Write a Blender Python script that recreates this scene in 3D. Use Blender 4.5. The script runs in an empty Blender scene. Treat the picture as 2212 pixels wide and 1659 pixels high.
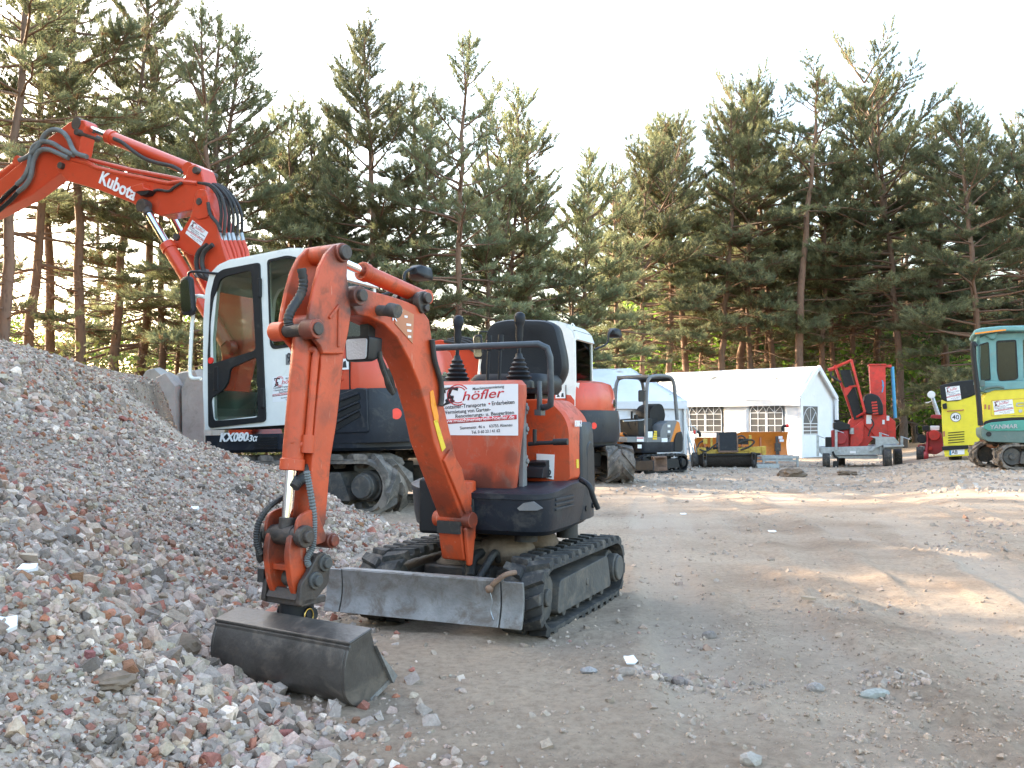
import bpy, bmesh, math, random
import numpy as np
from mathutils import Vector, Matrix
R = math.radians
SC = bpy.context.scene
COL = SC.collection
rng = np.random.default_rng(7)
random.seed(7)

# ---------------------------------------------------------------- camera
CAM_H, FOC, CX, CY, HOR = 0.87, 1966.0, 1106.0, 829.5, 912.0   # measured on the photograph scaled to 2212 px width
PITCH = math.atan((HOR - CY) / FOC)
cam_d = bpy.data.cameras.new('camera')
cam = bpy.data.objects.new('camera', cam_d); COL.objects.link(cam)
cam.location = (0, 0, CAM_H); cam.rotation_euler = (R(90) + PITCH, 0, 0)
cam_d.sensor_width = 36.0; cam_d.lens = FOC / 2212.0 * 36.0
cam_d.clip_start = 0.05; cam_d.clip_end = 1500
SC.camera = cam

def ray(u, v):
    a = (CY - v) / FOC
    return Vector(((u - CX) / FOC, math.cos(PITCH) - a * math.sin(PITCH), math.sin(PITCH) + a * math.cos(PITCH)))
CP = Vector((0, 0, CAM_H))
def at(u, v, y):
    d = ray(u, v); return CP + d * (y / d.y)
def sstep(a, b, x):
    t = np.clip((x - a) / (b - a), 0, 1); return t * t * (3 - 2 * t)
def gz(x, y):
    """large-scale level of the yard: it falls away gently towards the tents"""
    f = 1.0 - sstep(0.38, 0.50, x / np.maximum(y, 1.0))
    return -0.02 * np.clip(y - 7.0, 0, 17.0) * f
def G(u, v):
    d = ray(u, v); z = 0.0
    for _ in range(8):
        t = (z - CAM_H) / d.z; p = CP + d * t; z = float(gz(p.x, p.y))
    return p

class Frame:
    """a machine's own axes: x forward, y left, z up"""
    def __init__(s, o, yaw, pitch=0.0, roll=0.0):
        s.m = Matrix.Translation(o) @ Matrix.Rotation(yaw, 4, 'Z') @ Matrix.Rotation(pitch, 4, 'Y') @ Matrix.Rotation(roll, 4, 'X')
        s.inv = s.m.inverted()
        s.c = s.inv @ CP; s.r3 = s.inv.to_3x3()
    def hit(s, u, v, axis, off):
        d = s.r3 @ ray(u, v); t = (off - s.c[axis]) / d[axis]; return s.c + d * t
    def Y(s, off, pts): return [(p.x, p.z) for p in (s.hit(u, v, 1, off) for u, v in pts)]
    def X(s, off, pts): return [(p.y, p.z) for p in (s.hit(u, v, 0, off) for u, v in pts)]
    def P(s, off, pts): return [s.hit(u, v, 1, off) for u, v in pts]
    def PX(s, off, pts): return [s.hit(u, v, 0, off) for u, v in pts]
def zoomer(x0, y0, k):
    """reading of a zoomed view of the photograph back to the 2212-px scale"""
    return lambda pts: [((x0 + k * x) * .64, (y0 + k * y) * .64) for x, y in pts]
Z1 = zoomer(650, 780, .678); Z2 = zoomer(650, 1750, .678); Z3 = zoomer(0, 350, .4069); Z4 = zoomer(600, 800, .5728)
Z5 = zoomer(1900, 1150, .3843); Z6 = zoomer(2650, 1050, .3644); ZB = zoomer(800, 1600, .482); ZC = zoomer(1350, 1250, .5424)

# ---------------------------------------------------------------- materials
def nmat(name):
    m = bpy.data.materials.new(name); m.use_nodes = True
    return m, m.node_tree.nodes, m.node_tree.links, m.node_tree.nodes['Principled BSDF']
def N(ns, t, **kw):
    n = ns.new(t)
    for k, v in kw.items():
        if k in n.inputs: n.inputs[k].default_value = v
        else: setattr(n, k, v)
    return n
def ramp(ns, stops):
    r = ns.new('ShaderNodeValToRGB'); e = r.color_ramp.elements
    while len(e) < len(stops): e.new(0.5)
    for i, (p, c) in enumerate(stops):
        e[i].position = p; e[i].color = (*c, 1) if len(c) == 3 else c
    return r
def surf(name, col, rough=.5, metal=0., var=.12, vs=6., dirt=None, da=.35, ds=9., bump=.0, bs=60., coat=0., spec=.5, scr=0):
    """paint, plastic, rubber or metal with tone variation and blotches of dirt or wear"""
    m, ns, ln, b = nmat(name)
    tc = N(ns, 'ShaderNodeTexCoord')
    n1 = N(ns, 'ShaderNodeTexNoise', Scale=vs, Detail=6., Roughness=.65)
    ln.new(tc.outputs['Object'], n1.inputs['Vector'])
    lo = tuple(c * (1 - var) for c in col); hi = tuple(min(1, c * (1 + var)) for c in col)
    r1 = ramp(ns, [(.3, lo), (.7, hi)]); ln.new(n1.outputs['Fac'], r1.inputs['Fac'])
    out = r1.outputs['Color']
    b.inputs['Roughness'].default_value = rough; b.inputs['Metallic'].default_value = metal
    b.inputs['Specular IOR Level'].default_value = spec
    if coat: b.inputs['Coat Weight'].default_value = coat; b.inputs['Coat Roughness'].default_value = .15
    if dirt:
        n2 = N(ns, 'ShaderNodeTexNoise', Scale=ds, Detail=9., Roughness=.72, Distortion=.6)
        ln.new(tc.outputs['Object'], n2.inputs['Vector'])
        r2 = ramp(ns, [(.62 - .32 * da, (0, 0, 0)), (.72 - .22 * da, (1, 1, 1))]); ln.new(n2.outputs['Fac'], r2.inputs['Fac'])
        mul = N(ns, 'ShaderNodeMath', operation='MULTIPLY'); mul.inputs[1].default_value = min(.9, .35 + da)
        ln.new(r2.outputs['Color'], mul.inputs[0])
        mx = N(ns, 'ShaderNodeMix', data_type='RGBA')
        ln.new(mul.outputs[0], mx.inputs['Factor']); ln.new(out, mx.inputs[6]); mx.inputs[7].default_value = (*dirt, 1)
        out = mx.outputs[2]
        rr = N(ns, 'ShaderNodeMapRange'); rr.inputs['To Min'].default_value = rough; rr.inputs['To Max'].default_value = min(1, rough + .35)
        ln.new(mul.outputs[0], rr.inputs['Value']); ln.new(rr.outputs['Result'], b.inputs['Roughness'])
    if scr:
        mp = N(ns, 'ShaderNodeMapping'); mp.inputs['Scale'].default_value = (26, 26, 3); mp.inputs['Rotation'].default_value = (.3, .5, .2); ln.new(tc.outputs['Object'], mp.inputs['Vector'])
        n4 = N(ns, 'ShaderNodeTexNoise', Scale=3.2, Detail=4., Roughness=.6); ln.new(mp.outputs['Vector'], n4.inputs['Vector'])
        r4 = ramp(ns, [(.66, (0, 0, 0)), (.70, (.55, .55, .55))]); ln.new(n4.outputs['Fac'], r4.inputs['Fac'])
        m4 = N(ns, 'ShaderNodeMix', data_type='RGBA'); ln.new(r4.outputs['Color'], m4.inputs['Factor']); ln.new(out, m4.inputs[6]); m4.inputs[7].default_value = (.52, .25, .17, 1); out = m4.outputs[2]
    ln.new(out, b.inputs['Base Color'])
    if bump:
        n3 = N(ns, 'ShaderNodeTexNoise', Scale=bs, Detail=5.)
        ln.new(tc.outputs['Object'], n3.inputs['Vector'])
        bp = N(ns, 'ShaderNodeBump', Strength=bump, Distance=.01); ln.new(n3.outputs['Fac'], bp.inputs['Height'])
        ln.new(bp.outputs['Normal'], b.inputs['Normal'])
    return m
def glass(name, tint=(.55, .6, .58), mixv=.12, haze=0.):
    m, ns, ln, b = nmat(name); ns.remove(b); o = ns['Material Output']
    t = N(ns, 'ShaderNodeBsdfTransparent'); t.inputs['Color'].default_value = (*tint, 1)
    g = N(ns, 'ShaderNodeBsdfGlossy'); g.inputs['Roughness'].default_value = .03
    f = N(ns, 'ShaderNodeFresnel'); f.inputs['IOR'].default_value = 1.22
    a = N(ns, 'ShaderNodeMath', operation='ADD'); a.inputs[1].default_value = mixv * .1
    x = N(ns, 'ShaderNodeMixShader'); ln.new(f.outputs[0], a.inputs[0]); ln.new(a.outputs[0], x.inputs[0]); ln.new(t.outputs[0], x.inputs[1]); ln.new(g.outputs[0], x.inputs[2])
    last = x
    if haze:
        df = N(ns, 'ShaderNodeBsdfDiffuse'); df.inputs['Color'].default_value = (.34, .33, .32, 1); last = N(ns, 'ShaderNodeMixShader'); last.inputs[0].default_value = haze; ln.new(x.outputs[0], last.inputs[1]); ln.new(df.outputs[0], last.inputs[2])
    ln.new(last.outputs[0], o.inputs['Surface']); return m
DUST = (.30, .25, .21); GREASE = (.03, .022, .018)
MT = dict(
 orange=surf('worn_orange_paint', (.49, .066, .017), .45, var=.16, vs=5, dirt=(.23, .07, .035), da=.34, ds=11, bump=.06, bs=90, scr=1),
 faded=surf('faded_orange_plastic', (.46, .078, .034), .5, var=.16, vs=4, dirt=(.36, .17, .12), da=.30, ds=8, scr=1, bump=.05, bs=70),
 kx=surf('fresh_orange_paint', (.54, .055, .018), .38, var=.07, vs=3, dirt=(.33, .07, .035), da=.18, ds=6, coat=.2),
 navy=surf('dark_navy_casting', (.013, .017, .025), .45, var=.25, vs=5, dirt=(.07, .066, .062), da=.26, ds=7, bump=.12, bs=60, spec=.35),
 white=surf('white_cab_paint', (.74, .75, .72), .35, var=.04, dirt=(.5, .48, .44), da=.10, ds=4, coat=.2),
 black=surf('black_plastic', (.012, .013, .015), .48, var=.2, dirt=(.06, .055, .05), da=.16, ds=9, spec=.35),
 vinyl=surf('black_vinyl', (.009, .010, .013), .5, var=.2, bump=.1, bs=150, spec=.28, dirt=(.04, .038, .036), da=.15, ds=6),
 rubber=surf('dusty_track_rubber', (.032, .031, .030), .8, var=.2, dirt=(.14, .12, .10), da=.42, ds=14, bump=.3, bs=50),
 mudrub=surf('muddy_track_rubber', (.10, .088, .076), .88, var=.25, dirt=(.24, .20, .165), da=.55, ds=6, bump=.4, bs=30),
 steel=surf('scoured_blade_steel', (.25, .245, .24), .5, metal=.5, var=.25, vs=12, dirt=(.17, .14, .115), da=.48, ds=9, bump=.15, bs=80),
 iron=surf('dark_bucket_steel', (.085, .076, .068), .36, metal=.35, var=.4, vs=6, dirt=(.18, .145, .115), da=.36, ds=7, bump=.15, bs=60),
 greasy=surf('greasy_pin_steel', (.055, .045, .04), .5, metal=.3, var=.3, dirt=(.11, .08, .06), da=.4, ds=25, bump=.2, bs=80),
 frameg=surf('grey_frame_steel', (.062, .059, .055), .7, var=.3, dirt=(.15, .125, .10), da=.45, ds=11, bump=.2, bs=50),
 mud=surf('caked_mud', (.16, .115, .08), .95, var=.3, vs=14, bump=.9, bs=30),
 chrome=surf('chrome_rod', (.85, .86, .88), .08, metal=1, var=.02),
 hose=surf('black_hose', (.022, .021, .020), .6, var=.2, dirt=(.09, .075, .06), da=.35, ds=20),
 ghose=surf('grey_hose', (.13, .14, .14), .7, var=.25, dirt=(.22, .21, .19), da=.3, ds=15),
 galv=surf('galvanised_steel', (.40, .43, .45), .45, metal=.6, var=.22, vs=14, dirt=(.30, .29, .27), da=.25, ds=6),
 rail=surf('slate_painted_tube', (.05, .06, .07), .4, var=.15, dirt=(.12, .12, .12), da=.2),
 paper=surf('white_sign_vinyl', (.78, .78, .79), .5, var=.03, dirt=(.6, .58, .56), da=.06, ds=3),
 ink=surf('black_print', (.025, .025, .03), .6), inkred=surf('red_print', (.55, .03, .04), .6),
 inkwhite=surf('white_print', (.8, .8, .8), .5), yellow=surf('yellow_sticker', (.72, .50, .03), .5, dirt=(.4, .3, .1), da=.2),
 lens=surf('clear_lamp_lens', (.55, .56, .56), .25, var=.1, bump=.3, bs=120), redlens=surf('red_reflector', (.75, .04, .03), .25),
 amber=surf('amber_lens', (.75, .25, .02), .25),
 red=surf('bright_red_paint', (.60, .035, .022), .45, var=.2, dirt=(.26, .07, .05), da=.34, ds=5),
 dred=surf('dark_red_paint', (.33, .022, .025), .45, var=.15, dirt=(.15, .05, .04), da=.25),
 blue=surf('blue_paint', (.05, .28, .48), .45), teal=surf('teal_paint', (.13, .29, .29), .45, var=.12, dirt=(.2, .27, .25), da=.3, ds=4),
 dteal=surf('green_grey_casting', (.10, .16, .145), .5, var=.12, dirt=(.2, .2, .18), da=.25), tealband=surf('bright_teal_panel', (.07, .30, .24), .4),
 yel=surf('yellow_paint', (.72, .60, .035), .4, var=.08, dirt=(.5, .42, .1), da=.15, ds=5, coat=.15),
 lemon=surf('lemon_yellow_paint', (.74, .63, .04), .4, var=.08, dirt=(.5, .47, .12), da=.15, ds=5, coat=.15),
 ochre=surf('ochre_machine_paint', (.55, .36, .05), .5, var=.15, dirt=(.2, .13, .06), da=.35, ds=9),
 plow=surf('orange_plough_plastic', (.62, .20, .025), .45, var=.12, vs=3, dirt=(.35, .13, .04), da=.25, ds=5),
 rustor=surf('rusty_orange_paint', (.45, .17, .08), .55, var=.12, dirt=(.33, .16, .10), da=.35, ds=4),
 canvas=surf('white_tent_sheet', (.72, .73, .75), .6, var=.05, vs=2, bump=.7, bs=5, dirt=(.55, .52, .48), da=.12, ds=2),
 grey=surf('mid_grey_paint', (.16, .165, .17), .5, var=.1, dirt=(.24, .22, .2), da=.2),
 conc=surf('weathered_concrete', (.33, .31, .28), .9, var=.18, vs=3, dirt=(.2, .18, .15), da=.3, ds=4, bump=.5, bs=20),
 wood=surf('pale_wood', (.42, .33, .24), .8, var=.2, bump=.2), bristle=surf('dark_bristles', (.035, .028, .024), .95, var=.4, vs=40, bump=1., bs=60),
 brown=surf('rusty_brown_steel', (.16, .095, .065), .75, var=.3, dirt=(.28, .18, .12), da=.4, bump=.3),
 lime=surf('green_painted_steel', (.05, .16, .06), .5),
 brass=surf('brass_ring', (.7, .5, .15), .3, metal=1),
 glass=glass('cab_glass', (.80, .86, .83)), dglass=glass('dark_cab_glass', (.55, .60, .60), .25), film=glass('tent_window_film', (.42, .42, .41), .3, .35),
)

# ---------------------------------------------------------------- objects
def tag(o, label=None, cat=None, group=None, kind=None):
    if label: o['label'] = label
    if cat: o['category'] = cat
    if group: o['group'] = group
    if kind: o['kind'] = kind
    return o
def thing(name, label, cat, frame=None, loc=(0, 0, 0), group=None):
    o = bpy.data.objects.new(name, None); COL.objects.link(o); o.empty_display_size = .2
    if frame: o.matrix_world = frame.m
    else: o.location = loc
    return tag(o, label, cat, group)
def dup(o, parent=None):
    c = o.copy(); COL.objects.link(c); c.parent = parent
    for k in o.children: dup(k, c)
    return c
def crom(pts, n=6, closed=False):
    P = [Vector(p) for p in pts]
    if len(P) < 3: return P
    out = []; L = len(P)
    for i in range(L if closed else L - 1):
        p0 = P[(i - 1) % L] if closed or i > 0 else P[0] * 2 - P[1]
        p1, p2 = P[i], P[(i + 1) % L]
        p3 = P[(i + 2) % L] if closed or i + 2 < L else P[-1] * 2 - P[-2]
        for k in range(n):
            t = k / n
            out.append(.5 * ((2 * p1) + (p2 - p0) * t + (2 * p0 - 5 * p1 + 4 * p2 - p3) * t * t + (3 * p1 - p0 - 3 * p2 + p3) * t ** 3))
    if not closed: out.append(P[-1])
    return out
def rnd(poly, r, n=4):
    """round the corners of a 2-D polygon"""
    out = []; L = len(poly)
    for i in range(L):
        p = Vector(poly[i]); a = Vector(poly[i - 1]) - p; b = Vector(poly[(i + 1) % L]) - p
        ra = min(r, a.length * .45); rb = min(r, b.length * .45)
        s = p + a.normalized() * ra; e = p + b.normalized() * rb
        for k in range(n + 1):
            t = k / n; out.append(tuple((1 - t) ** 2 * s + 2 * t * (1 - t) * p + t * t * e))
    return out
def circ(cx, cy, r, n=20, a0=0, a1=2 * math.pi):
    full = abs(a1 - a0 - 2 * math.pi) < 1e-6
    return [(cx + r * math.cos(a0 + (a1 - a0) * i / (n if full else n - 1)), cy + r * math.sin(a0 + (a1 - a0) * i / (n if full else n - 1))) for i in range(n)]
MY = Matrix(((1, 0, 0, 0), (0, 0, -1, 0), (0, 1, 0, 0), (0, 0, 0, 1)))     # drawing (x,y,depth) -> (x, -depth, y): seen from -y
MYL = Matrix(((-1, 0, 0, 0), (0, 0, 1, 0), (0, 1, 0, 0), (0, 0, 0, 1)))    # seen from +y (the machine's left side)
MXR = Matrix(((0, 0, 1, 0), (1, 0, 0, 0), (0, 1, 0, 0), (0, 0, 0, 1)))     # seen from +x
MXB = Matrix(((0, 0, -1, 0), (-1, 0, 0, 0), (0, 1, 0, 0), (0, 0, 0, 1)))   # seen from -x

SPLIT = set('gable_wall swivel_hoses side_glass windscreen clevis_boss boom_pin door_hinge reflector lifting_hole lifting_eye control_lever travel_lever mount_pin blade_arm bolt_hole sticker warning_sticker support_jack wrapped_hose mount_hose stick_hose boom_pipe stick_pipe boom_foot_hose cylinder_hose hydraulic_hose hose mirror_glass cab_glass door_glass cylinder_bracket gable_border boom_cheek swing_hose lamp_cable swing_housing stick_pin stiffening_rib recoil_starter fuel_tank'.split())
def islands(bm):
    """groups of faces that hang together; pieces whose boxes overlap count as one"""
    seen = set(); out = []
    for f in bm.faces:
        if f in seen: continue
        st = [f]; seen.add(f); grp = []
        while st:
            g = st.pop(); grp.append(g)
            for e in g.edges:
                for h in e.link_faces:
                    if h not in seen: seen.add(h); st.append(h)
        co = [v.co for g in grp for v in g.verts]
        out.append([grp, [min(c[k] for c in co) for k in range(3)], [max(c[k] for c in co) for k in range(3)]])
    i = 0
    while i < len(out):
        j = i + 1
        while j < len(out):
            if all(out[i][1][k] <= out[j][2][k] + .004 and out[j][1][k] <= out[i][2][k] + .004 for k in range(3)):
                a, b = out[i], out.pop(j); a[0] += b[0]; a[1] = [min(p, q) for p, q in zip(a[1], b[1])]; a[2] = [max(p, q) for p, q in zip(a[2], b[2])]; j = i + 1
            else: j += 1
        i += 1
    return [o[0] for o in out]
class MB:
    def __init__(s): s.bm = bmesh.new(); s.mi = 0
    def _mark(s, n0):
        s.bm.faces.ensure_lookup_table()
        for f in s.bm.faces[n0:]: f.material_index = s.mi
        return s
    def prism(s, poly, a0, a1, ax='y'):
        n0 = len(s.bm.faces)
        def P(p, a): return {'y': (p[0], a, p[1]), 'x': (a, p[0], p[1]), 'z': (p[0], p[1], a)}[ax]
        A = [s.bm.verts.new(P(p, a0)) for p in poly]; B = [s.bm.verts.new(P(p, a1)) for p in poly]
        fs = [s.bm.faces.new(A), s.bm.faces.new(B[::-1])]
        for i in range(len(A)):
            j = (i + 1) % len(A); fs.append(s.bm.faces.new((A[j], A[i], B[i], B[j])))
        bmesh.ops.recalc_face_normals(s.bm, faces=fs)
        return s._mark(n0)
    def box(s, c, d, rot=None):
        n0 = len(s.bm.faces)
        m = Matrix.Translation(c) @ (rot.to_4x4() if rot else Matrix()) @ Matrix.Diagonal((*d, 1))
        bmesh.ops.create_cube(s.bm, size=1, matrix=m); return s._mark(n0)
    def b2(s, a, b): return s.box([(x + y) / 2 for x, y in zip(a, b)], [abs(x - y) for x, y in zip(a, b)])
    def cyl(s, p, q, r, r2=None, n=20):
        n0 = len(s.bm.faces); p = Vector(p); q = Vector(q); d = q - p
        m = Matrix.Translation((p + q) / 2) @ d.to_track_quat('Z', 'Y').to_matrix().to_4x4()
        bmesh.ops.create_cone(s.bm, cap_ends=True, segments=n, radius1=r, radius2=r if r2 is None else r2, depth=d.length, matrix=m)
        return s._mark(n0)
    def bar(s, p, q, w, h, up=(0, 0, 1)):
        p = Vector(p); q = Vector(q); d = q - p; z = d.normalized(); u = Vector(up)
        x = u.cross(z); x = x.normalized() if x.length > 1e-4 else Vector((1, 0, 0)); y = z.cross(x)
        rot = Matrix((x, y, z)).transposed(); return s.box((p + q) / 2, (w, h, d.length), rot)
    def tube(s, pts, r, n=10, sm=0, closed=False, rib=0):
        n0 = len(s.bm.faces); P = crom(pts, sm, closed) if sm else [Vector(p) for p in pts]; L = len(P)
        rings = []; up = None
        for i in range(L):
            t = ((P[(i + 1) % L] - P[i - 1]) if closed else (P[min(i + 1, L - 1)] - P[max(i - 1, 0)])).normalized()
            if up is None: up = t.orthogonal().normalized()
            up = (up - t * up.dot(t)).normalized(); b = t.cross(up)
            rr = (r(i / (L - 1)) if callable(r) else r) * (1 + (rib if i % 2 else -rib))
            rings.append([s.bm.verts.new(P[i] + (up * math.cos(k * 2 * math.pi / n) + b * math.sin(k * 2 * math.pi / n)) * rr) for k in range(n)])
        for i in range(L if closed else L - 1):
            A, B = rings[i], rings[(i + 1) % L]
            for k in range(n): s.bm.faces.new((A[k], A[(k + 1) % n], B[(k + 1) % n], B[k]))
        if not closed: s.bm.faces.new(rings[0][::-1]); s.bm.faces.new(rings[-1])
        return s._mark(n0)
    def loft(s, rings, cap=True):
        """rings: lists of the same number of 3-D points"""
        n0 = len(s.bm.faces); V = [[s.bm.verts.new(p) for p in r] for r in rings]; n = len(V[0]); fs = []
        for A, B in zip(V, V[1:]):
            for k in range(n): fs.append(s.bm.faces.new((A[k], A[(k + 1) % n], B[(k + 1) % n], B[k])))
        if cap: fs.append(s.bm.faces.new(V[0][::-1])); fs.append(s.bm.faces.new(V[-1]))
        bmesh.ops.recalc_face_normals(s.bm, faces=fs)
        return s._mark(n0)
    def lathe(s, prof, c, axis='z', n=24):
        rings = []
        for r, h in prof:
            ring = []
            for k in range(n):
                a = k * 2 * math.pi / n; x, y = r * math.cos(a), r * math.sin(a)
                ring.append(Vector(c) + Vector({'z': (x, y, h), 'x': (h, x, y), 'y': (x, h, y)}[axis]))
            rings.append(ring)
        return s.loft(rings)
    def mesh(s, me, m=None):
        n0 = len(s.bm.faces); nv = len(s.bm.verts); s.bm.from_mesh(me); s.bm.verts.ensure_lookup_table()
        if m: bmesh.ops.transform(s.bm, matrix=m, verts=s.bm.verts[nv:])
        return s._mark(n0)
    def plate(s, outer, holes, a0, a1, m=None):
        """flat plate with openings, drawn in (x, y), thickness a0..a1 along the drawing's depth"""
        cu = bpy.data.curves.new('t', 'CURVE'); cu.dimensions = '2D'; cu.fill_mode = 'BOTH'; cu.extrude = abs(a1 - a0) / 2
        for pl in [outer] + list(holes):
            sp = cu.splines.new('POLY'); sp.points.add(len(pl) - 1); sp.use_cyclic_u = True
            for i, p in enumerate(pl): sp.points[i].co = (p[0], p[1], 0, 1)
        me = curve_mesh(cu)
        s.mesh(me, (m or Matrix()) @ Matrix.Translation((0, 0, (a0 + a1) / 2))); bpy.data.meshes.remove(me); return s
    def text(s, txt, size, m, shear=0., bold=0., extrude=.0008, align='LEFT', sx=1.):
        me = text_mesh(txt, size, shear, bold, extrude, align); s.mesh(me, m @ Matrix.Diagonal((sx, 1, 1, 1))); bpy.data.meshes.remove(me); return s
    def ico(s, c, r, sub=2, sq=(1, 1, 1), jit=0.):
        n0 = len(s.bm.faces); nv = len(s.bm.verts)
        bmesh.ops.create_icosphere(s.bm, subdivisions=sub, radius=1, matrix=Matrix())
        s.bm.verts.ensure_lookup_table()
        for v in s.bm.verts[nv:]:
            k = 1 + random.uniform(-jit, jit); v.co = Vector((v.co.x * sq[0], v.co.y * sq[1], v.co.z * sq[2])) * r * k + Vector(c)
        return s._mark(n0)
    def done(s, name, mats, parent=None, bevel=0., sharp=35., seg=2, label=None, sub=0):
        bm = s.bm; bmesh.ops.remove_doubles(bm, verts=bm.verts, dist=1e-5)
        if name in SPLIT:
            bm.normal_update(); gr = islands(bm)
            if len(gr) > 1:
                for f in bm.faces: f.tag = False
                first = None
                for k, fs in enumerate(gr):
                    ids = set(f.index for f in fs) if bm.faces.index_update() is None else ()
                    c = MB(); c.bm.free(); c.bm = bm.copy(); c.bm.faces.ensure_lookup_table()
                    bmesh.ops.delete(c.bm, geom=[f for f in c.bm.faces if f.index not in ids], context='FACES')
                    o = c.done(name + ' ', mats, parent, bevel, sharp, seg, label, sub); o.name = name; o.data.name = name; first = first or o
                bm.free(); return first
        me = bpy.data.meshes.new(name)
        for f in bm.faces: f.smooth = True
        c = math.cos(R(sharp))
        for e in bm.edges:
            if len(e.link_faces) == 2 and e.link_faces[0].normal.dot(e.link_faces[1].normal) < c: e.smooth = False
        bm.to_mesh(me); bm.free()
        for m in (mats if isinstance(mats, (list, tuple)) else [mats]): me.materials.append(MT[m] if isinstance(m, str) else m)
        o = bpy.data.objects.new(name, me); COL.objects.link(o); o.parent = parent
        if sub:
            sm = o.modifiers.new('smooth', 'SUBSURF'); sm.levels = sm.render_levels = sub
        if bevel:
            b = o.modifiers.new('bevel', 'BEVEL'); b.width = bevel; b.segments = seg; b.limit_method = 'ANGLE'; b.angle_limit = R(38); b.harden_normals = True
            b.use_clamp_overlap = True
        if label: o['label'] = label
        return o
def curve_mesh(cu):
    o = bpy.data.objects.new('t', cu); COL.objects.link(o)
    dg = bpy.context.evaluated_depsgraph_get(); me = bpy.data.meshes.new_from_object(o.evaluated_get(dg))
    bpy.data.objects.remove(o); bpy.data.curves.remove(cu); me.materials.clear(); return me
def text_mesh(txt, size, shear=0., bold=0., extrude=.0008, align='LEFT'):
    cu = bpy.data.curves.new('t', 'FONT'); cu.body = txt; cu.size = size; cu.shear = shear; cu.offset = bold * size; cu.extrude = extrude
    cu.align_x = align; cu.resolution_u = 3; return curve_mesh(cu)
def np_mesh(name, v, tri, mats, col=None, smooth=False, parent=None):
    me = bpy.data.meshes.new(name); nt = len(tri); k = tri.shape[1]
    me.vertices.add(len(v)); me.vertices.foreach_set('co', np.ascontiguousarray(v, dtype=np.float32).ravel())
    me.loops.add(nt * k); me.loops.foreach_set('vertex_index', np.ascontiguousarray(tri, dtype=np.int32).ravel())
    me.polygons.add(nt); me.polygons.foreach_set('loop_start', np.arange(0, nt * k, k, dtype=np.int32))
    me.polygons.foreach_set('use_smooth', np.full(nt, smooth, dtype=bool))
    if col is not None:
        a = me.color_attributes.new('tone', 'FLOAT_COLOR', 'POINT')
        c4 = np.ones((len(v), 4), dtype=np.float32); c4[:, :3] = col; a.data.foreach_set('color', c4.ravel())
    me.update(calc_edges=True)
    for m in mats: me.materials.append(m)
    o = bpy.data.objects.new(name, me); COL.objects.link(o); o.parent = parent
    return o
def vnoise(x, y, seed=0):
    r = np.random.default_rng(seed); T = r.random((256, 256))
    xi = np.floor(x).astype(int); yi = np.floor(y).astype(int); fx = x - xi; fy = y - yi
    fx = fx * fx * (3 - 2 * fx); fy = fy * fy * (3 - 2 * fy)
    g = lambda a, b: T[a % 256, b % 256]
    return (g(xi, yi) * (1 - fx) + g(xi + 1, yi) * fx) * (1 - fy) + (g(xi, yi + 1) * (1 - fx) + g(xi + 1, yi + 1) * fx) * fy - .5
def fbm(x, y, o=4, seed=0):
    s = 0.; a = 1.
    for i in range(o): s = s + a * vnoise(x * 2 ** i + 17.3 * i, y * 2 ** i + 5.1 * i, seed + i); a *= .5
    return s
# ---------------------------------------------------------------- sky and sun
GAP = (1.25, 3.4)
SUN_H = Vector((-.87, .49)).normalized(); SUN_EL = R(19)
w = bpy.data.worlds.new('World'); SC.world = w; w.use_nodes = True
wn, wl = w.node_tree.nodes, w.node_tree.links
sky = wn.new('ShaderNodeTexSky'); sky.sky_type = 'NISHITA'; sky.sun_disc = False
sky.sun_elevation = SUN_EL; sky.sun_rotation = math.atan2(SUN_H.x, SUN_H.y); sky.altitude = 150; sky.air_density = 1.3; sky.dust_density = 4.5; sky.ozone_density = 1.0
wl.new(sky.outputs['Color'], wn['Background'].inputs['Color']); wn['Background'].inputs['Strength'].default_value = .15
sd = bpy.data.lights.new('sun', 'SUN'); sd.energy = 2.7; sd.angle = R(.6); sd.color = (1, .84, .64)
so = bpy.data.objects.new('sun', sd); COL.objects.link(so)
sdir = Vector((SUN_H.x * math.cos(SUN_EL), SUN_H.y * math.cos(SUN_EL), math.sin(SUN_EL)))
so.rotation_euler = sdir.to_track_quat('Z', 'Y').to_euler(); so.location = (-20, -12, 20)
SC.view_settings.view_transform = 'Standard'; SC.view_settings.look = 'None'; SC.view_settings.exposure = 2.88; SC.view_settings.gamma = 1
SC.cycles.use_denoising = True; SC.cycles.max_bounces = 8; SC.cycles.transparent_max_bounces = 12; SC.cycles.caustics_reflective = False; SC.cycles.caustics_refractive = False
SC.cycles.sample_clamp_indirect = 6

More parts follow.
